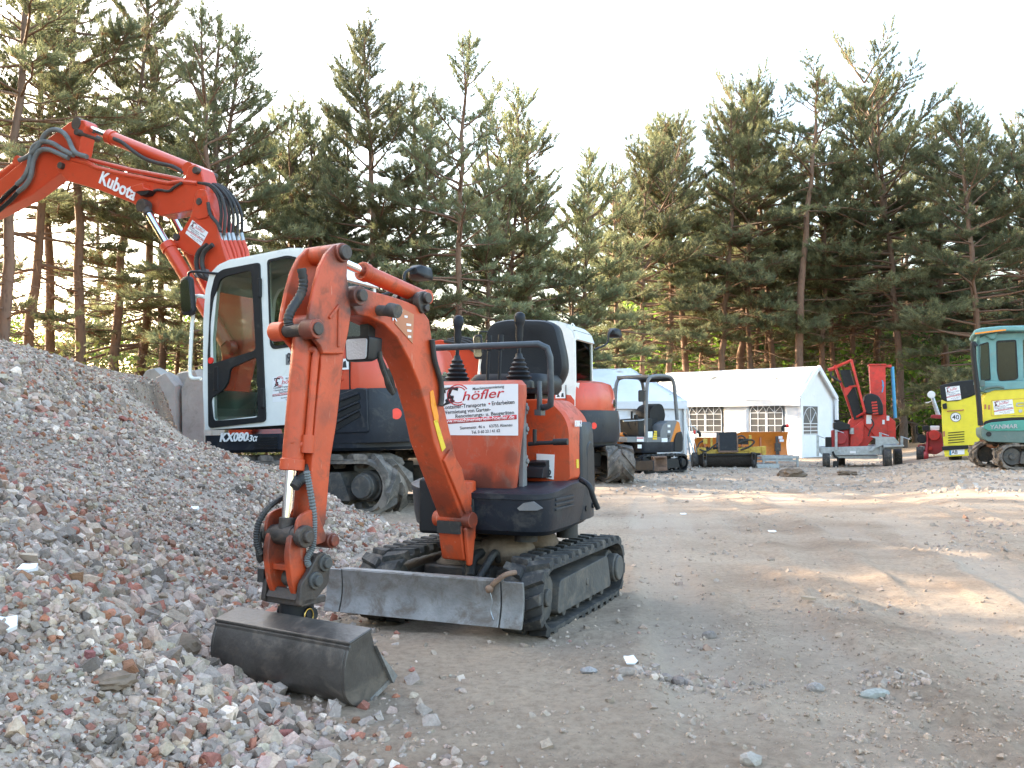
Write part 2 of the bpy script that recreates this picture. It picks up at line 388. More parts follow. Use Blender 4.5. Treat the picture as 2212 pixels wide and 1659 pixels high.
# ---------------------------------------------------------------- ground
def axis_pts(a, b, step, lo, hi, g=1.09):
    p = list(np.arange(a, b, step)); s = step; x = p[-1]
    while x < hi: s *= g; x += s; p.append(x)
    s = step; x = a; q = []
    while x > lo: s *= g; x -= s; q.append(x)
    return np.array(q[::-1] + p)
TRACKS = [((.35, 5.6), (.62, 4.9), .15), ((1.45, 4.9), (1.75, 3.7), .16), ((1.7, 5.2), (1.35, 6.4), .16), ((2.6, 7.5), (2.95, 5.6), .17), ((3.1, 7.3), (3.45, 5.6), .17), ((.95, 2.5), (1.35, 1.75), .16)]
WHEELS = [(.55, .085, .004), (.98, .10, .004), (1.55, .23, -.004), (1.98, .26, -.004), (.9, .02, .012), (2.3, .48, -.006)]
def relief(x, y):
    h = .050 * fbm(x * .55, y * .75, 3, 3) + .022 * fbm(x * 2.2, y * 3.0, 3, 11)
    rough = np.clip(.35 + 2.2 * fbm(x * .8 + 9, y * .9, 2, 21), .12, 1.6)
    h = h + rough * (.020 * fbm(x * 7, y * 7.5, 3, 31) + .026 * np.abs(fbm(x * 15, y * 15, 2, 41)))
    for (p, q, wd) in TRACKS:
        p = np.array(p); q = np.array(q); d = q - p; L = np.hypot(*d); d = d / L
        s = (x - p[0]) * d[0] + (y - p[1]) * d[1]; n = (x - p[0]) * -d[1] + (y - p[1]) * d[0]
        n = n + .03 * np.sin(s * 2.1)
        m = sstep(wd, wd * .8, np.abs(n)) * sstep(-.1, .15, s) * sstep(L + .1, L - .15, s)
        tread = np.clip(np.sin((s + .25 * np.abs(n)) * 2 * np.pi / .085 + np.where(n > 0, 0, np.pi)) * 1.6, -1, 1)
        keep = np.clip(.6 + 1.3 * fbm(x * 2.5, y * 2.5, 2, 77), 0, 1)
        h = h - .012 * m + .011 * m * tread * keep
    # ruts left by wheels, running away from the camera on the right
    for x0, k, a in ((1.15, .10, .018), (1.75, .11, .016), (2.9, .22, .016)):
        n = x - (x0 + k * (y - 3)) - .12 * np.sin(y * .6 + x0)
        h = h - a * np.exp(-(n / .11) ** 2) + a * .7 * np.exp(-((np.abs(n) - .2) / .06) ** 2)
    for (x0, k, c2) in WHEELS:
        n = x - (x0 + k * (y - 2) + c2 * (y - 2) ** 2); m = sstep(.16, .11, np.abs(n)); keep = np.clip(.35 + 1.7 * fbm(x * 1.1 + 3 * x0, y * .6, 2, 177), 0, 1)
        tread = np.clip(np.sin((y + .5 * np.abs(n)) * 2 * np.pi / .11 + np.where(n > 0, 0, np.pi)) * 1.5, -1, 1)
        h = h * (1 - .55 * m) - .012 * m * keep + .006 * m * keep * tread * sstep(9, 6, y) + .010 * np.exp(-((np.abs(n) - .2) / .05) ** 2) * keep
    return h * sstep(60, 25, y)
def level(x, y): return gz(x, y) + relief(x, y)
xs = axis_pts(-3.2, 6.5, .03, -420, 420); ys = axis_pts(1.2, 10.5, .03, -60, 900)
X, Y = np.meshgrid(xs, ys); Z = level(X, Y)
nx, ny = len(xs), len(ys)
I = np.arange(nx * ny).reshape(ny, nx)
quads = np.stack([I[:-1, :-1], I[:-1, 1:], I[1:, 1:], I[1:, :-1]], -1).reshape(-1, 4)
def ground_mat():
    m, ns, ln, b = nmat('dry_dirt'); tc = N(ns, 'ShaderNodeTexCoord')
    def noise(scale, det=6., ro=.6, dist=0., vec=None):
        n = N(ns, 'ShaderNodeTexNoise', Scale=scale, Detail=det, Roughness=ro, Distortion=dist); ln.new(vec or tc.outputs['Object'], n.inputs['Vector']); return n
    mp = N(ns, 'ShaderNodeMapping'); mp.inputs['Scale'].default_value = (.7, 1.1, 1); ln.new(tc.outputs['Object'], mp.inputs['Vector'])
    big = noise(.9, 8., .62, .4, mp.outputs['Vector'])
    r1 = ramp(ns, [(.30, (.285, .205, .145)), (.48, (.41, .312, .23)), (.66, (.495, .392, .295))]); ln.new(big.outputs['Fac'], r1.inputs['Fac'])
    sm = noise(34, 8., .75); r2 = ramp(ns, [(.30, (.60, .58, .56)), (.52, (1, 1, 1)), (.75, (1.22, 1.2, 1.17))]); ln.new(sm.outputs['Fac'], r2.inputs['Fac'])
    mx = N(ns, 'ShaderNodeMix', data_type='RGBA', blend_type='MULTIPLY'); mx.inputs['Factor'].default_value = .85
    ln.new(r1.outputs['Color'], mx.inputs[6]); ln.new(r2.outputs['Color'], mx.inputs[7])
    vo = N(ns, 'ShaderNodeTexVoronoi', Scale=75.); vo.inputs['Randomness'].default_value = 1; ln.new(tc.outputs['Object'], vo.inputs['Vector'])
    r3 = ramp(ns, [(.08, (1, 1, 1)), (.2, (0, 0, 0))]); ln.new(vo.outputs['Distance'], r3.inputs['Fac'])
    pick = noise(7, 3.); r4 = ramp(ns, [(.52, (0, 0, 0)), (.62, (1, 1, 1))]); ln.new(pick.outputs['Fac'], r4.inputs['Fac'])
    mu = N(ns, 'ShaderNodeMath', operation='MULTIPLY'); ln.new(r3.outputs['Color'], mu.inputs[0]); ln.new(r4.outputs['Color'], mu.inputs[1])
    hs = N(ns, 'ShaderNodeMix', data_type='RGBA'); hs.inputs[6].default_value = (.17, .14, .12, 1); hs.inputs[7].default_value = (.5, .47, .43, 1); ln.new(vo.outputs['Color'], hs.inputs['Factor'])
    mx2 = N(ns, 'ShaderNodeMix', data_type='RGBA'); ln.new(mu.outputs[0], mx2.inputs['Factor']); ln.new(mx.outputs[2], mx2.inputs[6]); ln.new(hs.outputs[2], mx2.inputs[7])
    vc = N(ns, 'ShaderNodeVertexColor', layer_name='tone'); f9 = N(ns, 'ShaderNodeMath', operation='MULTIPLY'); f9.inputs[1].default_value = .6; ln.new(vc.outputs['Color'], f9.inputs[0])
    mx9 = N(ns, 'ShaderNodeMix', data_type='RGBA'); ln.new(f9.outputs[0], mx9.inputs['Factor']); ln.new(mx2.outputs[2], mx9.inputs[6]); mx9.inputs[7].default_value = (.52, .42, .33, 1)
    ln.new(mx9.outputs[2], b.inputs['Base Color']); b.inputs['Roughness'].default_value = .95; b.inputs['Specular IOR Level'].default_value = .15
    bn = noise(14, 14., .80, .3); add = N(ns, 'ShaderNodeMath', operation='MULTIPLY_ADD'); add.inputs[1].default_value = .35; ln.new(mu.outputs[0], add.inputs[0]); ln.new(bn.outputs['Fac'], add.inputs[2])
    bp = N(ns, 'ShaderNodeBump', Strength=1., Distance=.034); ln.new(add.outputs[0], bp.inputs['Height']); ln.new(bp.outputs['Normal'], b.inputs['Normal'])
    return m
MT['dirt'] = ground_mat()
pale = np.zeros_like(X)
for (x0, k, c2) in WHEELS:
    n_ = X - (x0 + k * (Y - 2) + c2 * (Y - 2) ** 2); pale = np.maximum(pale, sstep(.26, .10, np.abs(n_)) * np.clip(.45 + 1.5 * fbm(X * 1.1 + 3 * x0, Y * .6, 2, 177), 0, 1))
g = np_mesh('ground', np.stack([X, Y, Z], -1).reshape(-1, 3), quads, [MT['dirt']], np.repeat(pale.reshape(-1, 1), 3, 1), smooth=True); tag(g, 'pale dry dirt yard with wheel ruts and track prints', 'ground', kind='structure')

# ---------------------------------------------------------------- rubble heap
def heap_edge(y):
    return np.interp(y, [1.4, 2.0, 2.35, 2.65, 2.95, 3.3, 4.4, 6.0, 7.5, 8.6, 10], [-.42, -.50, -.42, -.56, -.72, -.84, -.95, -1.0, -.95, -1.2, -1.3])
def heap(x, y):
    d = heap_edge(y) + .16 * fbm(x * .9, y * .9, 3, 51) - x
    near = sstep(1.5, 4.5, y)
    h = np.where(d > 0, d * (.40 + .15 * near) * sstep(-.1, .9, d) ** .6, d * .5)
    cap = 1.50 + .10 * fbm(x * .7 + 3, y * .3, 2, 61)
    h = cap - np.log1p(np.exp(np.clip((cap - h) * 5.5, -30, 30))) / 5.5
    h = np.minimum(h, np.interp(x, [-9, -3.9, -3.5, -2.95, -2.35, -1.75, -1.1, 0], [2, 1.5, 1.30, .70, .48, .34, .14, 0]) + .05 * fbm(x * 2, y * 2, 2, 67) + np.clip(7.0 - y, 0, 9) * .25)
    back = (8.95 - .22 * np.clip(-1.6 - x, -1, 9) * -1 + 2.3 * sstep(-3.35, -4.0, x) - y) * .85
    h = np.minimum(h, back + .06 * fbm(x * 2, y * 2, 2, 66))
    h = h + np.clip(d, 0, 1) * (.085 * fbm(x * 1.1, y * 1.1, 3, 71) + .02 * fbm(x * 5, y * 5, 2, 81))
    return h
hx = np.concatenate([np.arange(-14, -4.5, .09), np.arange(-4.5, 0.2, .035)]); hy = np.concatenate([np.arange(.6, 5.0, .035), np.arange(5.0, 13.5, .06)])
HX, HY = np.meshgrid(hx, hy); hh = heap(HX, HY); HZ = gz(HX, HY) + np.maximum(hh, -.25)
keep = hh > -.12
nhx = len(hx); J = np.arange(HX.size).reshape(HX.shape)
hq = np.stack([J[:-1, :-1], J[:-1, 1:], J[1:, 1:], J[1:, :-1]], -1).reshape(-1, 4)
kq = keep.ravel()[hq].any(1); hq = hq[kq]
hv = np.stack([HX, HY, HZ], -1).reshape(-1, 3)
base_col = np.array([.33, .265, .215]) * (1 + .5 * fbm(HX * 2, HY * 2, 3, 91)).reshape(-1, 1)
tris = [np.concatenate([hq[:, [0, 1, 2]], hq[:, [0, 2, 3]]])]; verts = [hv]; cols = [np.clip(base_col, .03, .8)]; off = [len(hv)]

def stone_protos(n, seed, flat=(.5, .9), k=19):
    r = np.random.default_rng(seed); out = []
    for i in range(n):
        bm = bmesh.new()
        if i % 5 == 0:     # blocky broken pieces
            P = np.array([[sx, sy, sz] for sx in (-1, 1) for sy in (-1, 1) for sz in (-1, 1)]) * [.8, .62, .5] + r.normal(0, .13, (8, 3))
            P = np.concatenate([P, r.normal(0, .55, (3, 3))])
        else:
            P = r.normal(0, 1, (k, 3)); P /= np.linalg.norm(P, axis=1)[:, None]; P *= r.uniform(.75, 1.05, (k, 1)); P *= [1, r.uniform(.6, .95), r.uniform(*flat)]
        for p in P: bm.verts.new(p)
        h = bmesh.ops.convex_hull(bm, input=bm.verts); bmesh.ops.delete(bm, geom=[v for v in bm.verts if not v.link_faces], context='VERTS')
        bmesh.ops.triangulate(bm, faces=bm.faces); bm.verts.index_update()
        out.append((np.array([v.co for v in bm.verts]), np.array([[v.index for v in f.verts] for f in bm.faces]))); bm.free()
    return out
def rots(n, r):
    q = r.normal(0, 1, (n, 4)); q /= np.linalg.norm(q, axis=1)[:, None]; a, b, c, d = q.T
    return np.stack([1 - 2 * (c * c + d * d), 2 * (b * c - a * d), 2 * (b * d + a * c), 2 * (b * c + a * d), 1 - 2 * (b * b + d * d), 2 * (c * d - a * b), 2 * (b * d - a * c), 2 * (c * d + a * b), 1 - 2 * (b * b + c * c)], -1).reshape(n, 3, 3)
def scatter(pos, size, col, protos, r):
    V, T, C = [], [], []; o = 0; pick = r.integers(0, len(protos), len(pos))
    for i, (pv, pt) in enumerate(protos):
        k = np.where(pick == i)[0]
        if not len(k): continue
        M = rots(len(k), r) * size[k][:, None, None]
        v = np.einsum('nij,vj->nvi', M, pv) + pos[k][:, None, :]
        t = pt[None] + (np.arange(len(k)) * len(pv))[:, None, None] + o
        V.append(v.reshape(-1, 3)); T.append(t.reshape(-1, 3)); C.append(np.repeat(col[k], len(pv), 0)); o += len(k) * len(pv)
    return np.concatenate(V), np.concatenate(T), np.concatenate(C)
def stone_cols(n, r, brick=.11):
    u = r.random(n); g = r.uniform(.17, .40, n)[:, None]
    c = g * np.array([1.06, .97, .90]) * (1 + r.normal(0, .04, (n, 3)))
    bl = u > .60; c[bl] = r.uniform(.16, .36, bl.sum())[:, None] * np.array([.98, .99, 1.02])
    br = u < brick; c[br] = np.array([.25, .10, .068]) * r.uniform(.55, 1.3, br.sum())[:, None] + r.normal(0, .012, (br.sum(), 3))
    dk = u > .955; c[dk] = r.uniform(.045, .11, dk.sum())[:, None] * np.array([1, 1, 1.03])
    wh = (u > .90) & ~dk; c[wh] = r.uniform(.45, .66, wh.sum())[:, None] * np.array([1, .98, .95])
    c = c * np.array([1.24, 1.03, .88]) * .80 + np.array([.33, .26, .205]) * .22
    return np.clip(c, .015, .75)
PROT = stone_protos(21, 5)
PSML = stone_protos(14, 6, (.5, .9), 9)
def heap_layer(n, x0, x1, y0, y1, smin, smax, sink, seed, power=2.2, brick=.11, protos=None):
    r = np.random.default_rng(seed)
    x = r.uniform(x0, x1, n); y = y0 + (y1 - y0) * r.random(n) ** 1.15; h = heap(x, y); k = (h > .002) & (x > -.575 * y - .45); x, y, h = x[k], y[k], h[k]
    coarse = np.clip(.85 + 1.1 * fbm(x * .8 - y * .5, y * .7 + x * .3, 3, 101) + .16 * (x + 2.0), .5, 1.25)
    s = (smin + (smax - smin) * r.random(len(x)) ** power) * coarse
    p = np.stack([x, y, gz(x, y) + h + s * (r.uniform(-.55, .65, len(x)) - sink)], -1)
    return scatter(p, s, stone_cols(len(x), r, brick), protos or PROT, r)
for args in ((30000, -3.6, .0, 1.2, 5.2, .016, .034, .0, 1, 1.6), (75000, -3.6, .0, 1.2, 5.2, .007, .018, .1, 2, 2., .11, PSML), (30000, -6.0, -.3, 4.8, 9.3, .016, .034, .0, 3, 2.0), (52000, -6.0, -.3, 4.8, 9.3, .011, .022, .1, 4, 2., .11, PSML),
             (16000, -7.6, -3.2, 9.0, 12.5, .016, .034, .0, 8, 2.0), (16000, -7.6, -3.2, 9.0, 12.5, .011, .022, .1, 9, 2., .11, PSML),
             (420, -4.0, -.3, 1.6, 8.5, .030, .05, -.1, 5, 1.6, .3), (9000, -2.6, .1, 1.5, 3.4, .010, .030, .0, 6, 1.5, .14)):
    v, t, c = heap_layer(*args); verts.append(v); tris.append(t + sum(off)); cols.append(c); off.append(len(v))
def stone_mat(name):
    m, ns, ln, b = nmat(name); at_ = N(ns, 'ShaderNodeVertexColor', layer_name='tone'); tc = N(ns, 'ShaderNodeTexCoord')
    n1 = N(ns, 'ShaderNodeTexNoise', Scale=60., Detail=6., Roughness=.7); ln.new(tc.outputs['Object'], n1.inputs['Vector'])
    r1 = ramp(ns, [(.3, (.70, .69, .68)), (.7, (1.25, 1.24, 1.22))]); ln.new(n1.outputs['Fac'], r1.inputs['Fac'])
    mx = N(ns, 'ShaderNodeMix', data_type='RGBA', blend_type='MULTIPLY'); mx.inputs['Factor'].default_value = .9; ln.new(at_.outputs['Color'], mx.inputs[6]); ln.new(r1.outputs['Color'], mx.inputs[7])
    ln.new(mx.outputs[2], b.inputs['Base Color']); b.inputs['Roughness'].default_value = .92; b.inputs['Specular IOR Level'].default_value = .2
    n2 = N(ns, 'ShaderNodeTexNoise', Scale=130., Detail=4.); ln.new(tc.outputs['Object'], n2.inputs['Vector'])
    bp = N(ns, 'ShaderNodeBump', Strength=.45, Distance=.01); ln.new(n2.outputs['Fac'], bp.inputs['Height']); ln.new(bp.outputs['Normal'], b.inputs['Normal']); return m
MT['stone'] = stone_mat('broken_stone')
ob = np_mesh('rubble_heap', np.concatenate(verts), np.concatenate(tris), [MT['stone']], np.concatenate(cols))
tag(ob, 'heap of crushed grey concrete and red brick rubble', 'rubble', kind='stuff')

# loose gravel trodden into the yard
r = np.random.default_rng(33)
n = 17000; yy = 1.5 * np.exp(r.random(n) * math.log(26 / 1.5)); xx = yy * r.uniform(-.30, .60, n)
cl = fbm(xx * .75, yy * .95, 3, 121); pk = (r.random(n) < np.clip(.20 + 1.4 * np.clip(cl, 0, 1), 0, 1)) & (heap(xx, yy) < .0); xx, yy = xx[pk], yy[pk]
ss = (.0035 + .018 * r.random(len(xx)) ** 6) * np.clip(1 + (yy - 4) * .07, .75, 1.8)
cc = stone_cols(len(xx), r, .03) * .35 + np.array([.34, .265, .205]) * .65
edge_n = 1600; ey = r.uniform(1.5, 8.0, edge_n); ex = heap_edge(ey) + np.abs(r.normal(0, .22, edge_n)); es = .006 + .026 * r.random(edge_n) ** 2.5
far_n = 3000; fu = r.uniform(1330, 2290, far_n); fv = 1001 + 60 * r.random(far_n) ** 1.6 + r.normal(0, 4, far_n)
fp = np.array([list(G(a, b)) for a, b in zip(fu, fv)]); fs = .014 + .045 * r.random(far_n) ** 2.6; fc = np.clip(r.uniform(.24, .42, far_n)[:, None] * np.array([1.10, .95, .82]), 0, .8)
AX = np.concatenate([xx, ex, fp[:, 0]]); AY = np.concatenate([yy, ey, fp[:, 1]]); AS = np.concatenate([ss, es, fs]); AC = np.concatenate([cc, stone_cols(edge_n, r, .12), fc])
# little ridges of pebbles pushed up by the tracks
for (u, v, su, sv, k, s0) in ((1440, 1475, 60, 9, 110, .016), (1600, 1485, 75, 8, 80, .010), (1930, 1475, 45, 16, 90, .014), (1800, 1330, 70, 8, 60, .010), (2080, 1180, 50, 10, 90, .014), (1240, 1390, 60, 14, 60, .010), (1500, 1390, 60, 22, 60, .008), (1650, 1140, 70, 9, 90, .012), (2140, 1140, 60, 22, 120, .02)):
    q = np.array([list(G(a, b)) for a, b in zip(r.normal(u, su, k), r.normal(v, sv, k))]); AX = np.append(AX, q[:, 0]); AY = np.append(AY, q[:, 1])
    AS = np.append(AS, s0 * (.35 + 1.2 * r.random(k) ** 2)); AC = np.concatenate([AC, stone_cols(k, r, .03) * .6 + np.array([.33, .275, .23]) * .4])
# crumbs of dirt in the loosened patches
k = 34000; qy = 1.5 * np.exp(r.random(k) * math.log(9 / 1.5)); qx = qy * r.uniform(-.30, .60, k)
pk = r.random(k) < np.clip(-.22 + 2.4 * fbm(qx * .8 + 9, qy * .9, 2, 21) + .8 * fbm(qx * 3, qy * 3, 2, 131), .04, 1); qx, qy = qx[pk], qy[pk]
AX = np.append(AX, qx); AY = np.append(AY, qy); AS = np.append(AS, .002 + .007 * r.random(len(qx)) ** 2.5); AC = np.concatenate([AC, np.array([.35, .27, .205]) * r.uniform(.7, 1.25, (len(qx), 1))])
ok = heap(AX, AY) < .03; AX, AY, AS, AC = AX[ok], AY[ok], AS[ok], AC[ok]
v, t, c = scatter(np.stack([AX, AY, level(AX, AY) + AS * r.uniform(-.35, .15, len(AX))], -1), AS, AC, stone_protos(12, 9, (.6, .95), 24), r)
tag(np_mesh('loose_gravel', v, t, [MT['stone']], c), 'loose pebbles and gravel trodden into the dirt yard', 'gravel', kind='stuff')

def level1(x, y): return float(level(np.array([x]), np.array([y]))[0])
def ground_at(u, v):
    p = G(u, v); p.z = level1(p.x, p.y); return p
def rock(name, u, v, r_, sq, col, label, cat, group=None, jit=.13, mat='stone', rz=0, onheap=False, sub=2):
    p = G(u, v)
    if onheap:
        d = ray(u, v)
        for k in range(400):
            p = CP + d * (1.5 + k * .02)
            if p.z < max(float(heap(np.array([p.x]), np.array([p.y]))[0]), 0) + float(gz(p.x, p.y)): break
    else: p.z = level1(p.x, p.y)
    b = MB(); b.ico((0, 0, sq[2] * r_ * .45), r_, sub, sq, jit); o = b.done(name, mat, None, sharp=28)
    o.location = p; o.rotation_euler = (0, 0, rz)
    if mat == 'stone':
        a = o.data.color_attributes.new('tone', 'FLOAT_COLOR', 'POINT')
        for d_ in a.data: d_.color = (*col, 1)
    return tag(o, label, cat, group)
SG = 'larger stones lying on the dirt'
rock('stone', 1357, 1476, .044, (1, .5, .38), (.30, .25, .21), 'long grey stone right of the white paper scrap', 'stone', SG, .10, rz=-.2)
rock('stone', 1272, 1467, .030, (1, .6, .45), (.30, .28, .27), 'flat grey stone left of the white paper scrap', 'stone', SG)
rock('stone', 1466, 1476, .024, (1, .9, .85), (.22, .18, .16), 'round brown cobble at the right end of the pebble cluster', 'stone', SG, .06)
rock('stone', 1438, 1478, .022, (1, .85, .75), (.24, .20, .18), 'dark cobble between the long grey stone and round cobble', 'stone', SG, .08)
rock('stone', 1890, 1497, .058, (1, .42, .30), (.30, .30, .27), 'pale greenish wedge of stone on the right', 'stone', SG, .12, rz=.25)
rock('stone', 1762, 1492, .030, (1, .6, .6), (.29, .26, .24), 'small grey stone left of the pale greenish wedge', 'stone', SG)
rock('stone', 1532, 1385, .030, (1, .8, .75), (.21, .18, .16), 'lone round stone in the middle of the yard', 'stone', SG, .08)
rock('stone', 1622, 1652, .03, (1, .8, .7), (.36, .32, .28), 'pale stone at the bottom edge of the yard', 'stone', SG)
rock('stone', 1268, 1292, .032, (1, .8, .75), (.26, .23, .21), 'brownish stone beside the rubber track of the near digger', 'stone', SG)
rock('earth_clod', 388, 1418, .070, (1, .9, .75), None, 'crumbly brown clod of earth on the rubble near the grading bucket', 'earth clod', None, .14, 'mud', onheap=True, sub=3)
rock('earth_clod', 232, 1480, .055, (1.3, .9, .42), None, 'flat sandy clod of earth low on the rubble heap', 'earth clod', None, .14, 'mud', onheap=True, sub=3)
rock('earth_pile', 1712, 1030, .23, (1.25, .7, .5), None, 'brown crumbly earth pile in front of the galvanised frames', 'earth pile', None, .22, 'mud', sub=3)
rock('earth_pile', 1830, 1029, .15, (1.3, .7, .4), None, 'small dark earth pile in front of the trailer', 'earth pile', None, .22, 'mud', sub=3)
rock('stone', 1222, 1039, .085, (1, .7, .7), (.5, .36, .28), 'pinkish block of stone behind the near digger', 'stone', SG)
def flat_bit(name, u, v, a, b_, rz, mat, label, cat, onheap=False, th=.006, tilt=.15):
    o = rock(name, u, v, .01, (1, 1, .2), (.5, .5, .5), label, cat, None, onheap=onheap)
    a *= .62; b_ *= .62; bm = MB(); pl = [(-a, -b_), (a * .3, -b_ * 1.2), (a, -b_ * .6), (a * .8, b_), (-a * .2, b_ * .8), (-a * .9, b_)]
    bm.prism(pl, 0, th, 'z'); q = bm.done(name, mat, None); q.matrix_world = Matrix.Translation(o.location + Vector((0, 0, .012))) @ Matrix.Rotation(rz, 4, 'Z') @ Matrix.Rotation(tilt, 4, 'X'); bpy.data.objects.remove(o)
    return tag(q, label, cat)
flat_bit('paper_scrap', 1362, 1456, .035, .03, .3, 'paper', 'crumpled white paper scrap behind the pebble cluster', 'litter', tilt=.5)
flat_bit('wood_stick', 1748, 1317, .055, .008, -.6, 'wood', 'pale stick of wood lying on the dirt', 'stick', th=.012)
flat_bit('tile_piece', 15, 1362, .04, .035, .3, 'paper', 'white broken tile on the rubble at the left edge', 'tile', True, .012, .6)
flat_bit('tile_piece', 420, 1105, .05, .022, -.4, 'paper', 'white tile shard high on the rubble slope', 'tile', True, .012, .5)
flat_bit('tile_piece', 62, 1245, .04, .03, .1, 'paper', 'cream tile shard left of the dark stones', 'tile', True, .02, .3)
flat_bit('wood_stick', 45, 1215, .16, .014, -.5, 'wood', 'pale broken lath lying on the rubble heap', 'stick', True, .02, .2)
flat_bit('wood_stick', 555, 1297, .11, .008, 1.75, 'galv', 'thin grey metal strip sticking out of the rubble', 'metal strip', True, .006, .5)
flat_bit('plastic_scrap', 652, 1290, .02, .012, .2, 'blue', 'small blue plastic scrap behind the grading bucket', 'litter', tilt=.2)
for (u, v, l) in ((1238, 1150, 'white scrap of paper right of the dark counterweight'), (1668, 1152, 'white scrap on the dirt in the middle distance'), (1476, 1109, 'small white scrap in the sunlit strip')):
    flat_bit('paper_scrap', u, v, .05, .03, .2, 'paper', l, 'litter')

# ---------------------------------------------------------------- trees
def leafmat(name, trans=.32):
    m, ns, ln, b = nmat(name); o = ns['Material Output']; at_ = N(ns, 'ShaderNodeVertexColor', layer_name='tone')
    oi = N(ns, 'ShaderNodeObjectInfo'); hv_ = N(ns, 'ShaderNodeHueSaturation'); mr = N(ns, 'ShaderNodeMapRange'); mr.inputs['To Min'].default_value = .75; mr.inputs['To Max'].default_value = 1.3
    ln.new(oi.outputs['Random'], mr.inputs['Value']); ln.new(mr.outputs['Result'], hv_.inputs['Value']); ln.new(at_.outputs['Color'], hv_.inputs['Color'])
    ln.new(hv_.outputs['Color'], b.inputs['Base Color']); b.inputs['Roughness'].default_value = .6; b.inputs['Specular IOR Level'].default_value = .3
    t = N(ns, 'ShaderNodeBsdfTranslucent'); ln.new(hv_.outputs['Color'], t.inputs['Color']); x = N(ns, 'ShaderNodeMixShader'); x.inputs[0].default_value = trans
    ln.new(b.outputs[0], x.inputs[1]); ln.new(t.outputs[0], x.inputs[2]); ln.new(x.outputs[0], o.inputs['Surface']); return m
MT['needles'] = leafmat('pine_needles', .42); MT['leaves'] = leafmat('broad_leaves', .45)
def bark():
    m, ns, ln, b = nmat('pine_bark'); tc = N(ns, 'ShaderNodeTexCoord'); sp = N(ns, 'ShaderNodeSeparateXYZ'); ln.new(tc.outputs['Object'], sp.inputs[0])
    n1 = N(ns, 'ShaderNodeTexNoise', Scale=2.5, Detail=6.); ln.new(tc.outputs['Object'], n1.inputs['Vector'])
    ad = N(ns, 'ShaderNodeMath', operation='MULTIPLY_ADD'); ad.inputs[1].default_value = 5.; ln.new(n1.outputs['Fac'], ad.inputs[0]); ln.new(sp.outputs['Z'], ad.inputs[2])
    mr = N(ns, 'ShaderNodeMapRange'); mr.inputs['From Min'].default_value = 3.; mr.inputs['From Max'].default_value = 11.; ln.new(ad.outputs[0], mr.inputs['Value'])
    r1 = ramp(ns, [(0, (.10, .075, .06)), (.5, (.19, .11, .072)), (1, (.16, .098, .065))]); ln.new(mr.outputs['Result'], r1.inputs['Fac'])
    vo = N(ns, 'ShaderNodeTexVoronoi', Scale=14.); mp = N(ns, 'ShaderNodeMapping'); mp.inputs['Scale'].default_value = (1, 1, .35); ln.new(tc.outputs['Object'], mp.inputs[0]); ln.new(mp.outputs[0], vo.inputs['Vector'])
    r2 = ramp(ns, [(0, (.55, .55, .55)), (.4, (1.1, 1.1, 1.1))]); ln.new(vo.outputs['Distance'], r2.inputs['Fac']); mx = N(ns, 'ShaderNodeMix', data_type='RGBA', blend_type='MULTIPLY'); mx.inputs['Factor'].default_value = .8
    ln.new(r1.outputs['Color'], mx.inputs[6]); ln.new(r2.outputs['Color'], mx.inputs[7]); ln.new(mx.outputs[2], b.inputs['Base Color']); b.inputs['Roughness'].default_value = .9
    bp = N(ns, 'ShaderNodeBump', Strength=.6, Distance=.03); ln.new(vo.outputs['Distance'], bp.inputs['Height']); ln.new(bp.outputs['Normal'], b.inputs['Normal']); return m
MT['bark'] = bark()

def tube_np(P, rad, n=5):
    P = np.asarray(P); T = np.gradient(P, axis=0); T /= np.linalg.norm(T, axis=1)[:, None] + 1e-9
    ref = np.array([.31, .17, .93]) if abs(T[0][2]) < .8 else np.array([1., .2, .1])
    A = np.cross(T, ref); A /= np.linalg.norm(A, axis=1)[:, None]; B = np.cross(T, A); a = np.arange(n) * 2 * np.pi / n
    v = P[:, None, :] + (A[:, None, :] * np.cos(a)[None, :, None] + B[:, None, :] * np.sin(a)[None, :, None]) * np.asarray(rad)[:, None, None]
    L = len(P); i = np.arange(L - 1)[:, None] * n; k = np.arange(n)[None]; k2 = (k + 1) % n
    q = np.stack([i + k, i + k2, i + n + k2, i + n + k], -1).reshape(-1, 4); return v.reshape(-1, 3), q
def tufts(pos, dr, ln_, wd, col, r, n=10, spread=.75, up=.25):
    M = len(pos); d = dr[:, None, :] * (1 - .3 * spread) + r.normal(0, spread * .62, (M, n, 3)); d[..., 2] += up; d /= np.linalg.norm(d, axis=2)[..., None]
    l = ln_[:, None, None] * r.uniform(.65, 1.15, (M, n, 1)); s = np.cross(d, r.normal(0, 1, (M, n, 3))); s /= np.linalg.norm(s, axis=2)[..., None] + 1e-9
    p = pos[:, None, :] + r.normal(0, .02, (M, n, 3)); w_ = wd * r.uniform(.7, 1.3, (M, n, 1))
    v = np.stack([p - s * w_ * .5, p + s * w_ * .5, p + d * l], 2).reshape(-1, 3); t = np.arange(len(v)).reshape(-1, 3)
    c = np.repeat(col[:, None, :] * r.uniform(.8, 1.2, (M, n, 1)), 3, 1).reshape(-1, 3); return v, t, c
